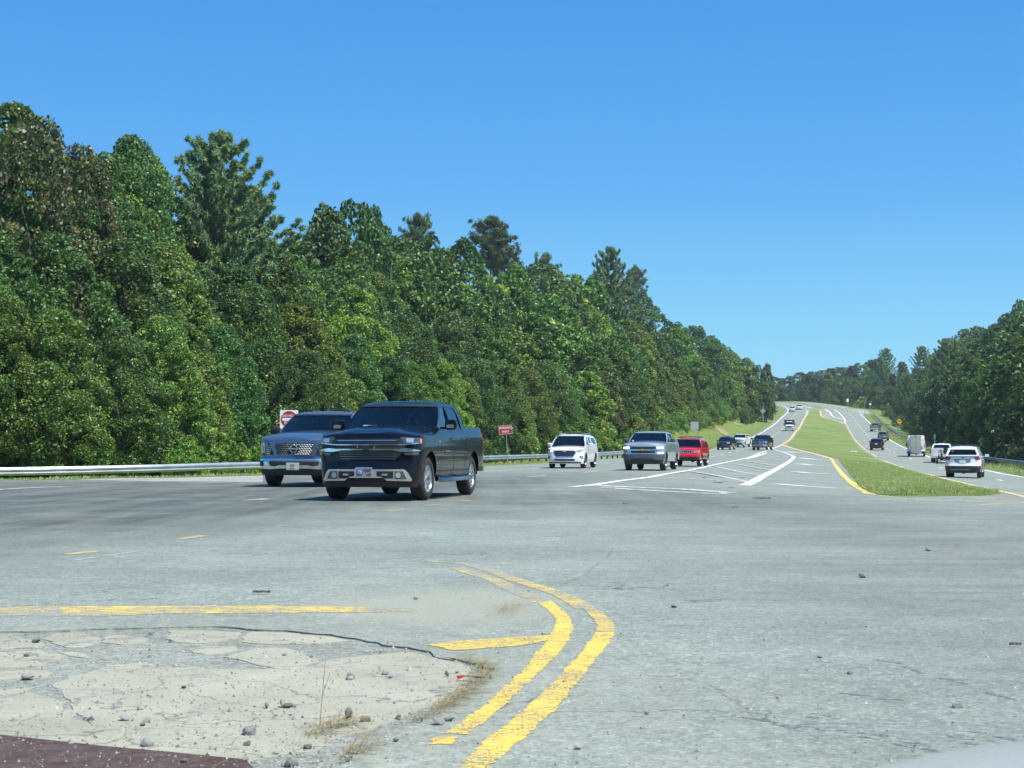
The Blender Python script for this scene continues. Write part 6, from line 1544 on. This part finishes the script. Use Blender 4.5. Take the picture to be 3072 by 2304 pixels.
# lit branches of undergrowth that stand out from the dark right woods
for sx, sy, dist, h in ((2840, 1330, 150, 5.6), (2985, 1370, 125, 4.6), (3070, 1380, 115, 5.0), (2700, 1345, 250, 4), (2590, 1215, 480, 6), (3005, 1330, 128, 6)):
    dist = dist_for(sx, 7.5, REa, -1); x = (sx - CX) / FPX * dist
    tree('shrub0', x, dist, h, 'sunlit spreading bush before the dark right woods, ' + {2840: 'above the white pickup', 2985: 'right of the white crossover', 3070: 'lowest at the right edge', 2700: 'below the yellow diamond sign', 2590: 'near the small white sign', 3005: 'upper one near the right edge'}[sx], 'bush', name='bush', group='sunlit bushes before the right woods', z=elev(sx, sy, dist) - h * .5)

# weeds growing through behind the left rail
for sx, dist, h in ((800, 66, 2.0), (640, 64, 2.4), (570, 66, 1.8), (1010, 76, 2.0)):
    dist = dist_for(sx, 2.4, RAILa, 1); x = (sx - CX) / FPX * dist; tree('shrub2', x, dist, h, 'weedy bush just behind the left guard rail, ' + {800: 'beside the blue pickup', 640: 'second from the blue pickup', 570: 'leftmost of the four', 1010: 'between the two pickups'}[sx], 'bush', name='bush', group='weedy bushes behind the left rail')

# ---------------------------------------------------------------- guard rails
GALV = flat('galvanised steel', (.56, .60, .60), .42, .75, var=.15, vs=1.5); GAL_SHADE = flat('shaded galvanised steel', (.30, .33, .33), .55, .6, var=.2)  # second steel is darker: shade on the right rail put into its colour
WOODP = flat('weathered post', (.12, .11, .09), .85, var=.3)
def rail(name, label, pts, zt, side, spacing=1.9, mat=GALV, post_in=.8, plen=3.8):
    P = smoothline([(a[0], a[1], z) for a, z in zip(pts, zt)], 1.0); root = thing(name, label, 'guard rail', (P[0].x, P[0].y, 0)); o0 = Vector((P[0].x, P[0].y, 0))
    prof = [(.0, .0), (.02, -.03), (.078, -.055), (.082, -.085), (.02, -.125), (.0, -.155), (.02, -.185), (.082, -.225), (.078, -.255), (.02, -.28), (.0, -.31)]
    cl = cum([tuple(p) for p in P]); n = len(prof)
    def sect(q):
        i = min(bisect.bisect_left(cl, q), len(P) - 1); i = max(i, 1); t = (q - cl[i - 1]) / max(1e-6, cl[i] - cl[i - 1]); p = P[i - 1].lerp(P[i], min(1, t)); d = (P[i] - P[i - 1]); d.z = 0; d.normalize()
        return p, Vector((-d.y, d.x, 0)) * side
    q = 0
    while q < cl[-1] - .5:
        q1 = min(q + plen, cl[-1]); V = []
        for k in range(5):
            p, nn = sect(q + (q1 - q) * k / 4 + (.04 if k == 4 else 0))
            for a, z in prof: V.append(p + nn * (-a - (.003 if k == 4 else 0)) + Vector((0, 0, z)) - o0)
        mk('rail_panel', V, [(k * n + j, (k + 1) * n + j, (k + 1) * n + j + 1, k * n + j + 1) for k in range(4) for j in range(n - 1)], mat, root, smooth=True, sharp=60)
        q = q1
    q = .3; bb = MB().box((0, 0, -.5), (.12, .16, 1.0)).build('post', WOODP, root); bm_ = bb.data; bk = MB().box((0, 0, 0), (.12, .14, .3)).build('spacer', WOODP, root).data
    bpy.data.objects.remove(bb); bpy.data.objects.remove([c for c in root.children if c.name.startswith('spacer')][0])
    while q < cl[-1]:
        p, nn = sect(q); c = link('post', bm_, root); c.location = p + nn * .28 + Vector((0, 0, -.02)) - o0; c.rotation_euler = (0, 0, math.atan2(nn.y, nn.x))
        e = link('spacer', bk, c); e.location = (-.17, 0, -.18); q += spacing
    p, nn = sect(.0); d = Vector((nn.y, -nn.x, 0))
    mb = MB()
    for k in range(7):
        pass
    return root, P
rl, _ = rail('guard_rail', 'long galvanised guard rail along the foot of the left woods', RAIL_L, RAIL_LZ, 1)
pe = Vector((21.5, 187, 1.55)); mb = MB()
mb.tube([(21.5 + 34, 187 - 58, 0)], .01) if False else None
mb.add([(21.5 + 34 + a, 187 - 58 + b2, z) for a, b2, z in ((0, 0, 1.56), (.5, .6, 1.56), (.9, 1.6, 1.54), (0, 0, 1.22), (.5, .6, 1.22), (.9, 1.6, 1.24))], [(0, 1, 4, 3), (1, 2, 5, 4)]); mb.build('end_terminal', GALV, rl)
Rp = [tuple(p) for p in REs]; cR = cum(Rp)
def right_rail(y0, y1, d, step=9):
    out = []; last = -99
    for i, p in enumerate(Rp):
        if y0 <= p[1] <= y1 and p[1] - last > step: out.append(off_point(Rp, i, d, -1)); last = p[1]
    return out
pr = right_rail(78, 175, 3.2); rail('guard_rail', 'dull shaded guard rail beside the right lanes next to the white crossover', pr, [E(*p) + .62 for p in pr], -1, mat=GAL_SHADE)
pr = [p for p in WW('a', (830, 545), (770, 512), (700, 468), (600, 400), (520, 330), (450, 262))]
rail('guard_rail', 'far guard rail climbing the hill under the yellow diamond sign', pr, [E(*p) + .75 for p in pr], -1, 3.8, GALV, plen=7.6)
pr = WW('b', (712, 352), (745, 325), (765, 285)); rail('guard_rail', 'short piece of white guard rail on the upper left bank', pr, [E(*p) + 1.4 for p in pr], 1, 3.8, GALV, plen=7.6)
mk('concrete_step', *(lambda: (lambda P, o: ([(p[0], p[1], E(*p) + z) for p in P for z in (.0, .05)], [(2 * i, 2 * i + 1, 2 * i + 3, 2 * i + 2) for i in range(len(P) - 1)]))([tuple(q) for q in WW('d', (0, 290), (500, 289), (900, 288))], 0))(), M_CONC, kind='structure')

# ---------------------------------------------------------------- signs and pole
RED = flat('sign red', (.40, .025, .03), .4); SWH = flat('sign white', (.82, .82, .80), .4); SBK = flat('sign back', (.36, .40, .40), .5, .5); SYL = flat('sign yellow', (.80, .47, .04), .4); SGN = flat('sign green', (.05, .28, .20), .4)
ST = flat('steel post', (.42, .46, .44), .5, .6)
def text_mesh(txt, h, mat, parent, loc, rot=(R(90), 0, 0), name='lettering', sx=1.0):
    cu = bpy.data.curves.new('t', 'FONT'); cu.body = txt; cu.size = h; cu.align_x = 'CENTER'; cu.align_y = 'CENTER'; cu.extrude = .002; cu.offset = h * .012
    o = bpy.data.objects.new('t', cu); COL.objects.link(o); bpy.context.view_layer.update()
    me = bpy.data.meshes.new_from_object(o.evaluated_get(bpy.context.evaluated_depsgraph_get())); bpy.data.objects.remove(o)
    me.materials.clear(); me.materials.append(mat); q = link(name, me, parent); q.location = loc; q.rotation_euler = rot; q.scale = (sx, 1, 1); return q
def sign_root(name, label, sx, sy, dist, tilt=0, yaw=0):
    x = (sx - CX) / FPX * dist; z = elev(sx, sy, dist); g = min(G(x, dist), z - 1.2); r = thing(name, label, 'sign', (x, dist, g), (0, 0, yaw)); r['label'] = label; return r, z - g
def plate_sign(root, zc, poly, m, back=SBK, tilt=0.0, name='sign_face', th=.012):
    M = Matrix.Rotation(tilt, 3, 'Y'); o = MB().prism(poly, -th, 0, 'y').build(name, [m], root); o.location = (0, -.04, zc); o.rotation_euler = (0, tilt, 0); return o
r, zc = sign_root('do_not_enter_sign', 'square white and red DO NOT ENTER sign behind the guard rail', 868, 1258, 67, yaw=R(-4))
f = plate_sign(r, zc, rpoly(0, 0, .762, .762, .05, 4), SWH); d = MB().prism(epoly(0, 0, .345, .345, 40), -.004, 0, 'y').build('red_disc', RED, f); d.location = (0, -.014, 0)
w = MB().box((0, 0, 0), (.56, .004, .115)).build('white_bar', SWH, f); w.location = (0, -.022, .0)
text_mesh('DO NOT', .135, SWH, f, (0, -.021, .145)); text_mesh('ENTER', .135, SWH, f, (0, -.021, -.145))
MB().box((0, 0, zc / 2 + .1), (.06, .04, zc + .3)).build('sign_post', ST, r)
r, zc = sign_root('wrong_way_sign', 'tilted red WRONG WAY sign behind the guard rail', 1516.5, 1289.5, 108)
f = plate_sign(r, zc, rpoly(0, 0, .914, .61, .05, 4), RED, tilt=R(-4.5)); bd = MB()
for a, b2, c, d2 in ((0, .28, .84, .014), (0, -.28, .84, .014), (.427, 0, .014, .56), (-.427, 0, .014, .56)): bd.box((a, -.003, b2), (c, .004, d2))
bo = bd.build('border', SWH, f); bo.location = (0, -.014, 0)
text_mesh('WRONG', .21, SWH, f, (0, -.017, .125)); text_mesh('WAY', .21, SWH, f, (0, -.017, -.125))
p = MB().tube([(.17, .0, -.6), (.03, .0, zc + .25)], .028, 6).build('sign_post', ST, r)
r, zc = sign_root('large_sign_back', 'large grey sign seen from its blank back on two posts behind the red SUV', 2083, 1277, 205, yaw=R(30))
plate_sign(r, zc, rpoly(0, 0, 1.22, 1.0, .05), SBK)
for xx in (.55, ): MB().box((xx, .03, zc / 2 - .3), (.09, .05, zc + 1.6)).build('sign_post', ST, r)
r, zc = sign_root('diamond_sign_back', 'grey diamond sign seen from the back on the upper left bank', 2289, 1233, 350)
plate_sign(r, zc, [(0, .62), (.62, 0), (0, -.62), (-.62, 0)], SBK); MB().box((0, .03, zc / 2), (.09, .06, zc)).build('sign_post', ST, r)
r, zc = sign_root('small_sign_back', 'small grey sign back high on the left bank near the bend', 2322, 1222, 480)
plate_sign(r, zc, rpoly(0, 0, .7, .9, .04), SBK); MB().box((0, .03, zc / 2), (.08, .05, zc)).build('sign_post', ST, r)
r, zc = sign_root('yellow_diamond_sign', 'yellow diamond warning sign with a black arrow in front of the dark woods', 2698, 1264.5, 330)
dz = plate_sign(r, zc, [(0, .62), (.60, 0), (0, -.62), (-.60, 0)], SYL); a = MB().prism([(-.30, -.02), (.05, -.02), (.05, -.12), (.32, .05), (.05, .22), (.05, .12), (-.30, .12)], -.004, 0, 'y').prism([(-.10, .10), (.02, .10), (.10, .30), (.02, .30)], -.0045, -.0005, 'y').build('arrow', PLB, dz); a.location = (0, -.016, 0)
MB().box((0, .03, zc / 2), (.1, .06, zc)).build('sign_post', ST, r)
r, zc = sign_root('green_sign', 'narrow green marker sign on a post beside the van', 2803.5, 1310, 215)
plate_sign(r, zc, rpoly(0, 0, .28, .62, .03), SGN); MB().box((0, .03, zc / 2), (.07, .05, zc)).build('sign_post', ST, r)
r, zc = sign_root('white_sign', 'white rectangular sign on two posts at the top of the hill', 2543, 1201, 520)
plate_sign(r, zc, rpoly(0, 0, .72 * 1, .95, .04), SWH)
for xx in (-.22, .22): MB().box((xx, .03, zc / 2), (.07, .05, zc)).build('sign_post', ST, r)
r, zc = sign_root('white_sign', 'smaller white sign right of the tall white one on the hill', 2611, 1212.5, 470)
plate_sign(r, zc, rpoly(0, 0, .6, .6, .04), SWH)
for xx in (-.2, .2): MB().box((xx, .03, zc / 2), (.07, .05, zc)).build('sign_post', ST, r)
MB().box((0, 0, 0), (.1, .1, .1)) if False else None
r, zc = sign_root('sign_post', 'bare grey sign post left of the small white sign on the hill', 2594, 1208, 480); r['category'] = 'post'
MB().box((0, 0, zc / 2), (.12, .12, zc)).build('post', ST, r)
PD = dist_for(845, 27, LEa, 1); x = (845 - CX) / FPX * PD; zt = elev(845, 745, PD); g = G(x, PD)
r = thing('utility_pole', 'pale wooden utility pole with a crossarm poking out of the left tree tops', 'utility pole', (x, PD, g))
MB().tube([(0, 0, 0), (0, 0, zt - g)], [.16, .11], 10).build('pole', flat('pale pole wood', (.40, .36, .30), .8), r); mb = MB().box((0, -.12, zt - g - .25), (1.9, .1, .12)); mb.tube([(-.7, -.14, zt - g - .25), (0, -.12, zt - g - .9)], .025, 5).tube([(.7, -.14, zt - g - .25), (0, -.12, zt - g - .9)], .025, 5); mb.build('crossarm', flat('pale pole wood', (.40, .36, .30), .8), r)
for xx in (-.85, -.45, .45, .85): MB().lathe([(0, 0), (.05, .0), (.06, .06), (.04, .12), (0, .13)], 10, 'z', (xx, -.12, zt - g - .19)).build('insulator', SWH, r)

# ---------------------------------------------------------------- grass blades and tufts
def blades(name, pts, hgt, wid, m, label, cat='grass', lean=.9, **kw):
    n = len(pts); base = np.array(pts); a = rng.uniform(0, 2 * math.pi, n); h = hgt * rng.uniform(.5, 1.3, n) if np.isscalar(hgt) else np.array(hgt) * rng.uniform(.6, 1.2, n)
    w = (wid * rng.uniform(.6, 1.3, n) if np.isscalar(wid) else np.array(wid))[:, None]; sd = np.stack([np.cos(a), np.sin(a), np.zeros(n)], 1); le = rdir(n) * lean; le[:, 2] = 1; le = le / np.linalg.norm(le, axis=1)[:, None]
    P = np.empty((n, 4, 3)); P[:, 0] = base - sd * w / 2; P[:, 1] = base + sd * w / 2; P[:, 2] = base + le * h[:, None] * 1.0 + sd * w * .1; P[:, 3] = base + le * h[:, None] * .8 - sd * w * .25
    return link(name, quads_mesh(name, P, m), None, label=label, cat=cat, kind='stuff', **kw)
def sample_poly(poly, n, zf):
    xs = [p[0] for p in poly]; ys = [p[1] for p in poly]; out = []
    while len(out) < n:
        y = min(ys) + (max(ys) - min(ys)) * random.random() ** 2.6; x = random.uniform(min(xs), max(xs))
        if inpoly(x, y, poly): out.append((x, y, zf(x, y)))
    return out
MEDs = [tuple(p) for p in MED]
near_med = [p for p in sample_poly([p for p in MEDs if p[1] < 170], 15000, lambda x, y: E(x, y) + .06)]
blades('median_tufts', near_med, [.035 * (1 + 1.4 * max(0, noise.noise((p[0] * .3, p[1] * .3, 0)))) * (1 if p[1] < 90 else 1.2) for p in near_med], [.014 + .0003 * p[1] for p in near_med], M_BLADE, 'rough uneven green grass blades growing on the median')
edge = []
for p in resample(MEDs + [MEDs[0]], .05):
    if p.y < 140 and random.random() < .6: edge.append((p.x + random.gauss(0, .12), p.y + random.gauss(0, .12), E(p.x, p.y) + .02))
blades('median_edge_tufts', edge, .05, .022, M_BLADE, 'ragged grass fringe hanging over the edge of the median')
nose = []
for k in range(4500):
    t_ = random.random(); c = W('a', 700 + 1200 * t_, 1185 - 14 * abs(random.gauss(0, 1)))
    if inpoly(c[0], c[1], MEDs): nose.append((c[0], c[1], E(*c) + .05))
blades('nose_weeds', nose, [.12 + .16 * max(0, noise.noise((p[0] * .9, p[1] * .9, 3))) for p in nose], .035, M_BLADE, 'taller weeds along the near tip of the median')
vg = []
for k in range(42000):
    s_ = random.random() ** 1.5; i = int(3 + s_ * (len(LEs) - 60)); d_ = random.uniform(0, 9) if random.random() < .7 else random.uniform(0, .7)
    x, y = off_point(LEs, min(i, len(LEs) - 2), d_, 1); x += random.uniform(-2, 2); y += random.uniform(-2, 2)
    dd, q = near(LEa, x, y)
    if dd < .0: continue
    if 45 < y < 330: vg.append((x, y, E(x, y) + prof_left(dd, y)))
blades('verge_grass', vg, [.07 + .12 * max(0, noise.noise((p[0] * .4, p[1] * .4, 1))) for p in vg], [.022 + .0004 * p[1] for p in vg], M_BLADE, 'mixed green and straw coloured grass on the verge before the left guard rail')
vr = []
for k in range(14000):
    i = random.randint(3, len(REs) - 40); x, y = off_point(REs, i, random.uniform(0, 5), -1)
    if 70 < y < 330: vr.append((x + random.uniform(-1, 1), y + random.uniform(-2, 2), E(x, y) + .03))
vr = [p for p in vr if near(REa, p[0], p[1])[0] < -.1]
blades('right_verge_grass', vr, .16, [.03 + .0004 * p[1] for p in vr], M_BLADE, 'green grass on the verge between the right lanes and their rail')
# bare clay scars on the cut bank left
for (u, v_, w_, h_) in ((1770, 225, 120, 26), (1880, 175, 90, 26), (1800, 250, 70, 12)):
    c = W('p', u, v_, G); 
    pl = [(c[0] + math.cos(a_) * 1.3 * (w_ / 90), c[1] + math.sin(a_) * 5.0) for a_ in [2 * math.pi * k / 14 for k in range(14)]]
    drape('clay_scar', rough_line(pl, .8, .9, int(u), .5), .12, M_CLAY, step=1.0, grid=1.2, zf=lambda x, y: E(x, y) + prof_left(max(0, near(LEa, x, y)[0]), y), kind='structure')

# ---------------------------------------------------------------- stones, scraps, dead grass in the foreground
m, t, b = nt('grey stone'); vv = coords(t); oi = t.nodes.new('ShaderNodeObjectInfo')
t.links.new(mixc(t, 1.0, mixc(t, ramp(t, noi(t, vv, 30, 5), [(.35, 0.0), (.65, 1.0)]), (.19, .19, .18), (.40, .40, .37)), ramp(t, oi.outputs['Random'], [(0, .45), (.6, 1.0), (1, 1.35)]), 'MULTIPLY'), b.inputs['Base Color']); b.inputs['Roughness'].default_value = .85; bump(t, b, noi(t, vv, 60, 4), .004, .8); STONE = m
def stone_mesh(seed, r=1.0, flatten=.6):
    bm = bmesh.new(); bmesh.ops.create_icosphere(bm, subdivisions=2, radius=1); rr = random.Random(seed); ax = (rr.uniform(.8, 1.4), rr.uniform(.7, 1.0), flatten)
    pl = [(Vector((rr.gauss(0, 1), rr.gauss(0, 1), rr.gauss(0, 1))).normalized(), rr.uniform(.45, .8)) for _ in range(9)]
    for q in bm.verts:
        c = q.co.copy()
        for n_, d_ in pl:
            k = c.dot(n_)
            if k > d_: c -= n_ * (k - d_)
        q.co = Vector((c.x * ax[0], c.y * ax[1], c.z * ax[2]))
    me = bpy.data.meshes.new('stone'); bm.to_mesh(me); bm.free(); me.materials.append(STONE); return me
SM = [stone_mesh(i, flatten=f_) for i, f_ in enumerate((.6, .7, .9, .5, 1.2, .65))]
def ground0(x, y): return -.006 if inpoly(x, y, WORNr) else 0.0
STONES = [('f', 300, 785, .034, 0, 'rounded grey stone on the pale slab left of the picture'), ('f', 228, 900, .032, 3, 'bluish wedge stone on the second slab from the left edge'), ('f', 232, 1088, .045, 1, 'largest dark stone near the left edge'),
          ('f', 1255, 718, .030, 1, 'brown stone at the crack between the upper slabs'), ('i', 1005, 443, .018, 4, 'small white angular stone left of the upright pair'), ('i', 1103, 436, .024, 4, 'dark upright stone of the touching pair'),
          ('i', 1136, 438, .030, 0, 'pale grey stone of the touching pair'), ('i', 1500, 505, .032, 4, 'tall black upright stone beside the dead grass'), ('i', 905, 596, .038, 2, 'big light grey angular stone in the lower middle of the slab'),
          ('i', 150, 515, .038, 3, 'flat bluish stone half sunk at the lower left'), ('i', 285, 525, .022, 0, 'small dark stone right of the sunken flat one'), ('i', 262, 548, .022, 3, 'small pale stone below the sunken pair'), ('i', 232, 452, .020, 3, 'small grey stone above the sunken flat one'),
          ('i', 1510, 270, .026, 1, 'round black stone in the upper right of the slab'), ('i', 1722, 240, .022, 0, 'upper of two dark chips near the broken edge'), ('i', 1756, 262, .024, 3, 'lower of two dark chips near the broken edge'),
          ('i', 1112, 126, .016, 1, 'tiny dark stone on the pale upper slab'), ('i', 505, 322, .018, 0, 'small grey stone at the left of the big slab'), ('i', 282, 668, .030, 2, 'grey stone pair by the rusty plate'), ('i', 890, 664, .020, 0, 'small grey stone below the big angular one'),
          ('i', 1062, 717, .014, 0, 'small white stone near the bottom of the slab'), ('i', 1248, 685, .020, 2, 'grey pointed stone left of the bottom dead grass'), ('i', 1150, 788, .028, 2, 'pale broken stone at the bottom edge'), ('i', 1608, 520, .026, 2, 'light grey stone right of the black upright one'),
          ('i', 1455, 552, .020, 0, 'grey stone in the dead grass tuft'), ('i', 1785, 654, .022, 3, 'pale flat stone near the end of the inner yellow line'), ('i', 2040, 550, .040, 3, 'bluish flat stone beside the inner yellow line'), ('i', 2105, 528, .030, 0, 'dark stone touching the inner yellow line'),
          ('i', 2095, 250, .018, 4, 'small upright chip near the red scrap'), ('i', 2155, 230, .014, 0, 'tiny chip above the red scrap'), ('i', 1808, 500, .014, 4, 'small dark chip on the silt right of the slab'), ('i', 872, 760, .022, 1, 'brown stone at the end of the rusty plate'),
          ('k', 890, 362, .022, 1, 'black stone on the open asphalt to the right'), ('k', 1712, 616, .026, 2, 'dark stone above the car hood corner'), ('k', 660, 236, .020, 0, 'small pale stone left of the black one on open asphalt'),
          ('h', 1230, 1016, .012, 0, 'tiny brown stone lying on the outer yellow line'), ('h', 1850, 1256, .014, 1, 'small dark stone right of the yellow lines'), ('h', 1330, 1518, .026, 3, 'dark flat stone right of the outer yellow line'),
          ('s', 2590, 1733, .055, 1, 'isolated round stone far out on the right asphalt'), ('s', 2786, 1653, .05, 1, 'small stone near the median nose on open asphalt'), ('s', 2021, 1823, .035, 1, 'dark stone right of the yellow curve top'), ('h', 1080, 658, .022, 1, 'dark stone at the corner of the yellow tie bar'),
          ('i', 508, 768, .020, 1, 'pale stone lying on the rusty plate'), ('g', 1512, 437, .026, 1, 'dark round stone on the silt patch'), ('g', 428, 893, .02, 1, 'dark stone in the middle slab'), ('g', 970, 1085, .03, 2, 'dark stone above the dead grass')]
for i, (cr, u, v_, r_, k, lab) in enumerate(STONES):
    x, y = W(cr, u, v_); o = link('stone', SM[k], None, label=lab, cat='stone', group='loose stones on the asphalt'); r_ *= .72; o.scale = (r_, r_, r_); o.rotation_euler = (random.uniform(-.3, .3), random.uniform(-.3, .3), random.uniform(0, 6.28)); o.location = (x, y, ground0(x, y) + r_ * (.40 if k != 4 else .8))
# fine gravel
V = []; F = []
for k in range(4200):
    if random.random() < .55:
        x, y = W('i', random.uniform(-600, 2300), random.uniform(0, 810))
        if not inpoly(x, y, WORNr) and random.random() < .5: continue
    else: x, y = W('s', random.uniform(0, 3072), 1560 + 740 * random.random() ** 1.2)
    r_ = abs(random.gauss(0, .0026)) + .0018; 
    if random.random() < .03: r_ *= 2
    b0 = len(V); z = ground0(x, y); a = random.uniform(0, 6.28); c_, s_ = math.cos(a) * r_, math.sin(a) * r_
    V += [(x + c_ * 1.3, y + s_ * 1.3, z), (x - s_, y + c_, z), (x - c_ * 1.2, y - s_ * 1.2, z), (x + s_ * .9, y - c_ * .9, z), (x + random.uniform(-.4, .4) * r_, y, z + r_ * random.uniform(.7, 1.4))]
    F += [(b0, b0 + 1, b0 + 4), (b0 + 1, b0 + 2, b0 + 4), (b0 + 2, b0 + 3, b0 + 4), (b0 + 3, b0, b0 + 4)]
m, t, b = nt('gravel'); g_ = t.nodes.new('ShaderNodeNewGeometry'); t.links.new(ramp(t, g_.outputs['Random Per Island'], [(0, (.07, .07, .07)), (.3, (.20, .205, .21)), (.8, (.33, .34, .31)), (1, (.44, .44, .40))]), b.inputs['Base Color']); b.inputs['Roughness'].default_value = .85
mk('gravel', V, F, m, None, label='fine loose gravel scattered over the foreground asphalt', cat='gravel', kind='stuff')
# dead grass along the broken edge
def straw(name, line, n, spread, lab, hmax=.05, L=.12):
    pts = resample(WW(*line), .01); V = []; F = []
    for k in range(n):
        p = random.choice(pts); x = p.x + random.gauss(0, spread); y = p.y + random.gauss(0, spread * 1.6); a = random.gauss(.5, .8); l = L * random.uniform(.3, 1.3); z = ground0(x, y) + random.uniform(.001, hmax * .5); z2 = max(.0, z + random.uniform(-.01, hmax) ); w = .0012
        d = Vector((math.cos(a), math.sin(a), 0)); q = Vector((-d.y, d.x, 0)) * w; c = Vector((x, y, z)); e = c + d * l; e.z = max(ground0(e.x, e.y) + .001, z2 if random.random() < .4 else z); md = (c + e) / 2 + Vector((0, 0, l * .08)) + q * 3
        b0 = len(V); V += [c - q, c + q, md + q, md - q, e]; F += [(b0, b0 + 1, b0 + 2, b0 + 3), (b0 + 3, b0 + 2, b0 + 4)]
    return mk(name, V, F, M_STRAW, None, label=lab, cat='dead grass', kind='stuff')
straw('dead_grass', ('h', (440, 845), (560, 885), (640, 930), (600, 990), (500, 1040)), 260, .025, 'dead grass caught at the tip of the broken asphalt edge')
straw('dead_grass', ('h', (520, 1070), (400, 1150), (250, 1245), (120, 1300)), 300, .025, 'dead grass strewn along the lower broken edge')
straw('dead_grass', ('i', (1240, 610), (1320, 580), (1420, 560), (1500, 530)), 150, .02, 'tuft of dead grass in front of the black upright stone')
straw('dead_grass', ('i', (1640, 670), (1540, 700), (1450, 770)), 90, .018, 'dark clump of dead grass by the inner yellow line end')
straw('dead_grass', ('i', (200, 600), (1000, 640), (1700, 700)), 160, .14, 'single dry straws scattered on the dusty slab', .01, .08)
straw('dead_grass', ('h', (680, 480), (800, 470), (720, 530), (860, 440)), 150, .05, 'wisps of dead grass on the silt patch')
w_ = thing('dry_stalk', 'thin dry weed stalk standing in the hollow', 'weed', (*W('i', 1325, 545), -.02)); MB().tube([(0, 0, 0), (.008, .01, .12), (.02, .02, .27)], [.0016, .0014, .0007], 4).tube([(.008, .01, .12), (.035, .02, .2)], .0008, 4).build('stalk', M_STRAW, w_)
x, y = W('h', 525, 1000); o = MB()
o.add([(x - .055, y + .015, .0), (x - .02, y + .03, .012), (x + .03, y + .02, .006), (x + .065, y - .01, .012), (x + .03, y - .01, .018), (x - .02, y + .002, .02), (x - .06, y + .035, .015)], [(0, 1, 5), (1, 2, 4, 5), (2, 3, 4), (0, 5, 6), (1, 6, 5)])
o.build('red_scrap', flat('red scrap', (.50, .03, .03), .5), None, label='crumpled red plastic scrap in the dead grass', cat='litter')
PL = WW('s', (-200, 2178), (345, 2237), (560, 2257), (735, 2273), (775, 2310), (700, 2400), (-200, 2400)); RUST = soil('rusty steel', (.085, .058, .050), (.13, .095, .085), 6)
o = drape('rusty_plate', rough_line(PL, .06, .006, 3, 3), -.004, RUST, step=.1, grid=.3, skirt=.018, zf=lambda x, y: 0, label='rust brown flat plate with pebbles in the bottom left corner', cat='plate')
for lab, cr, u, v_, s_, c_ in (('dark rubber scrap on the gore hatching', 'c', 1520, 492, .16, PLB), ('long dark rubber scrap below the first', 'c', 1675, 551, .30, PLB), ('small dark scrap near the thick white line', 'c', 1822, 606, .14, PLB), ('thin dark scrap at the far end of the hatching', 'c', 1940, 497, .2, PLB),
                            ('dark tyre strip lying before the median nose', 'c', 2160, 728, .36, PLB), ('small dark scrap beside the tyre strip', 'c', 1866, 828, .12, PLB), ('flat dark scrap far right on the asphalt', 'k', 2150, 157, .06, PLB), ('thin dark twig near the silt patch', 'g', 230, 396, .12, PLB), ('small dark scrap in mid road', 'j', 1750, 638, .1, PLB)):
    x, y = W(cr, u, v_); V = []; n = 7
    for k in range(n):
        f_ = k / (n - 1) - .5; V += [(x + f_ * s_, y + .03 * s_ * math.sin(k * 1.7), E(x, y) + .012), (x + f_ * s_, y + .12 * s_ + .03 * s_ * math.cos(k * 2.1), E(x, y) + .012 + .05 * s_ * abs(math.sin(k * 1.3)) + .01), (x + f_ * s_, y + .2 * s_, E(x, y) + .01)]
    mk('rubber_scrap', V, [(3 * k + j, 3 * k + j + 1, 3 * k + j + 4, 3 * k + j + 3) for k in range(n - 1) for j in range(2)], c_, None, label=lab, cat='debris', group='scraps on the road')
x, y = W('b', 2000, 975); V = []; F = []
for k in range(9):
    for j in range(4): V.append((x - .42 + k * .105, y - .2 + j * .16 + .1 * math.sin(k), E(x, y) + .06 + .16 * abs(noise.noise((k * .8, j * .9, 2))) + (.05 if j in (1, 2) else 0)))
F = [(k * 4 + j, k * 4 + 4 + j, k * 4 + 5 + j, k * 4 + 1 + j) for k in range(8) for j in range(3)]
mk('crumpled_sheet', V, F, flat('grimy white plastic', (.62, .62, .58), .6), None, label='crumpled white plastic sheet lying on the median grass', cat='litter')

# unseen trees added behind the viewer to darken reflections in paint and glass
for k in range(14):
    x = -60 + k * 9.0 + random.uniform(-1.5, 1.5); y = -46 - random.uniform(0, 12)
    if -9 < x < -1 and False: continue
    tree(random.choice(['far0', 'far1', 'far5']), x, y, random.uniform(12, 16), 'broad green tree in the woods behind the viewer', z=-.2, group='trees behind the viewer', wf=1.8)


# thin summer haze over the whole valley
hz = bpy.data.materials.new('haze'); hz.use_nodes = True; ht = hz.node_tree; ht.nodes.clear()
vo = ht.nodes.new('ShaderNodeVolumePrincipled'); vo.inputs['Color'].default_value = (.80, .90, 1.0, 1); vo.inputs['Density'].default_value = .00017; vo.inputs['Anisotropy'].default_value = .2
ho = ht.nodes.new('ShaderNodeOutputMaterial'); ht.links.new(vo.outputs[0], ho.inputs['Volume'])
hb_ = MB().box((0, 950, 24), (2900, 2300, 60)).build('haze', hz, None, kind='stuff'); hb_['label'] = 'thin pale summer haze filling the valley'; hb_['category'] = 'haze'
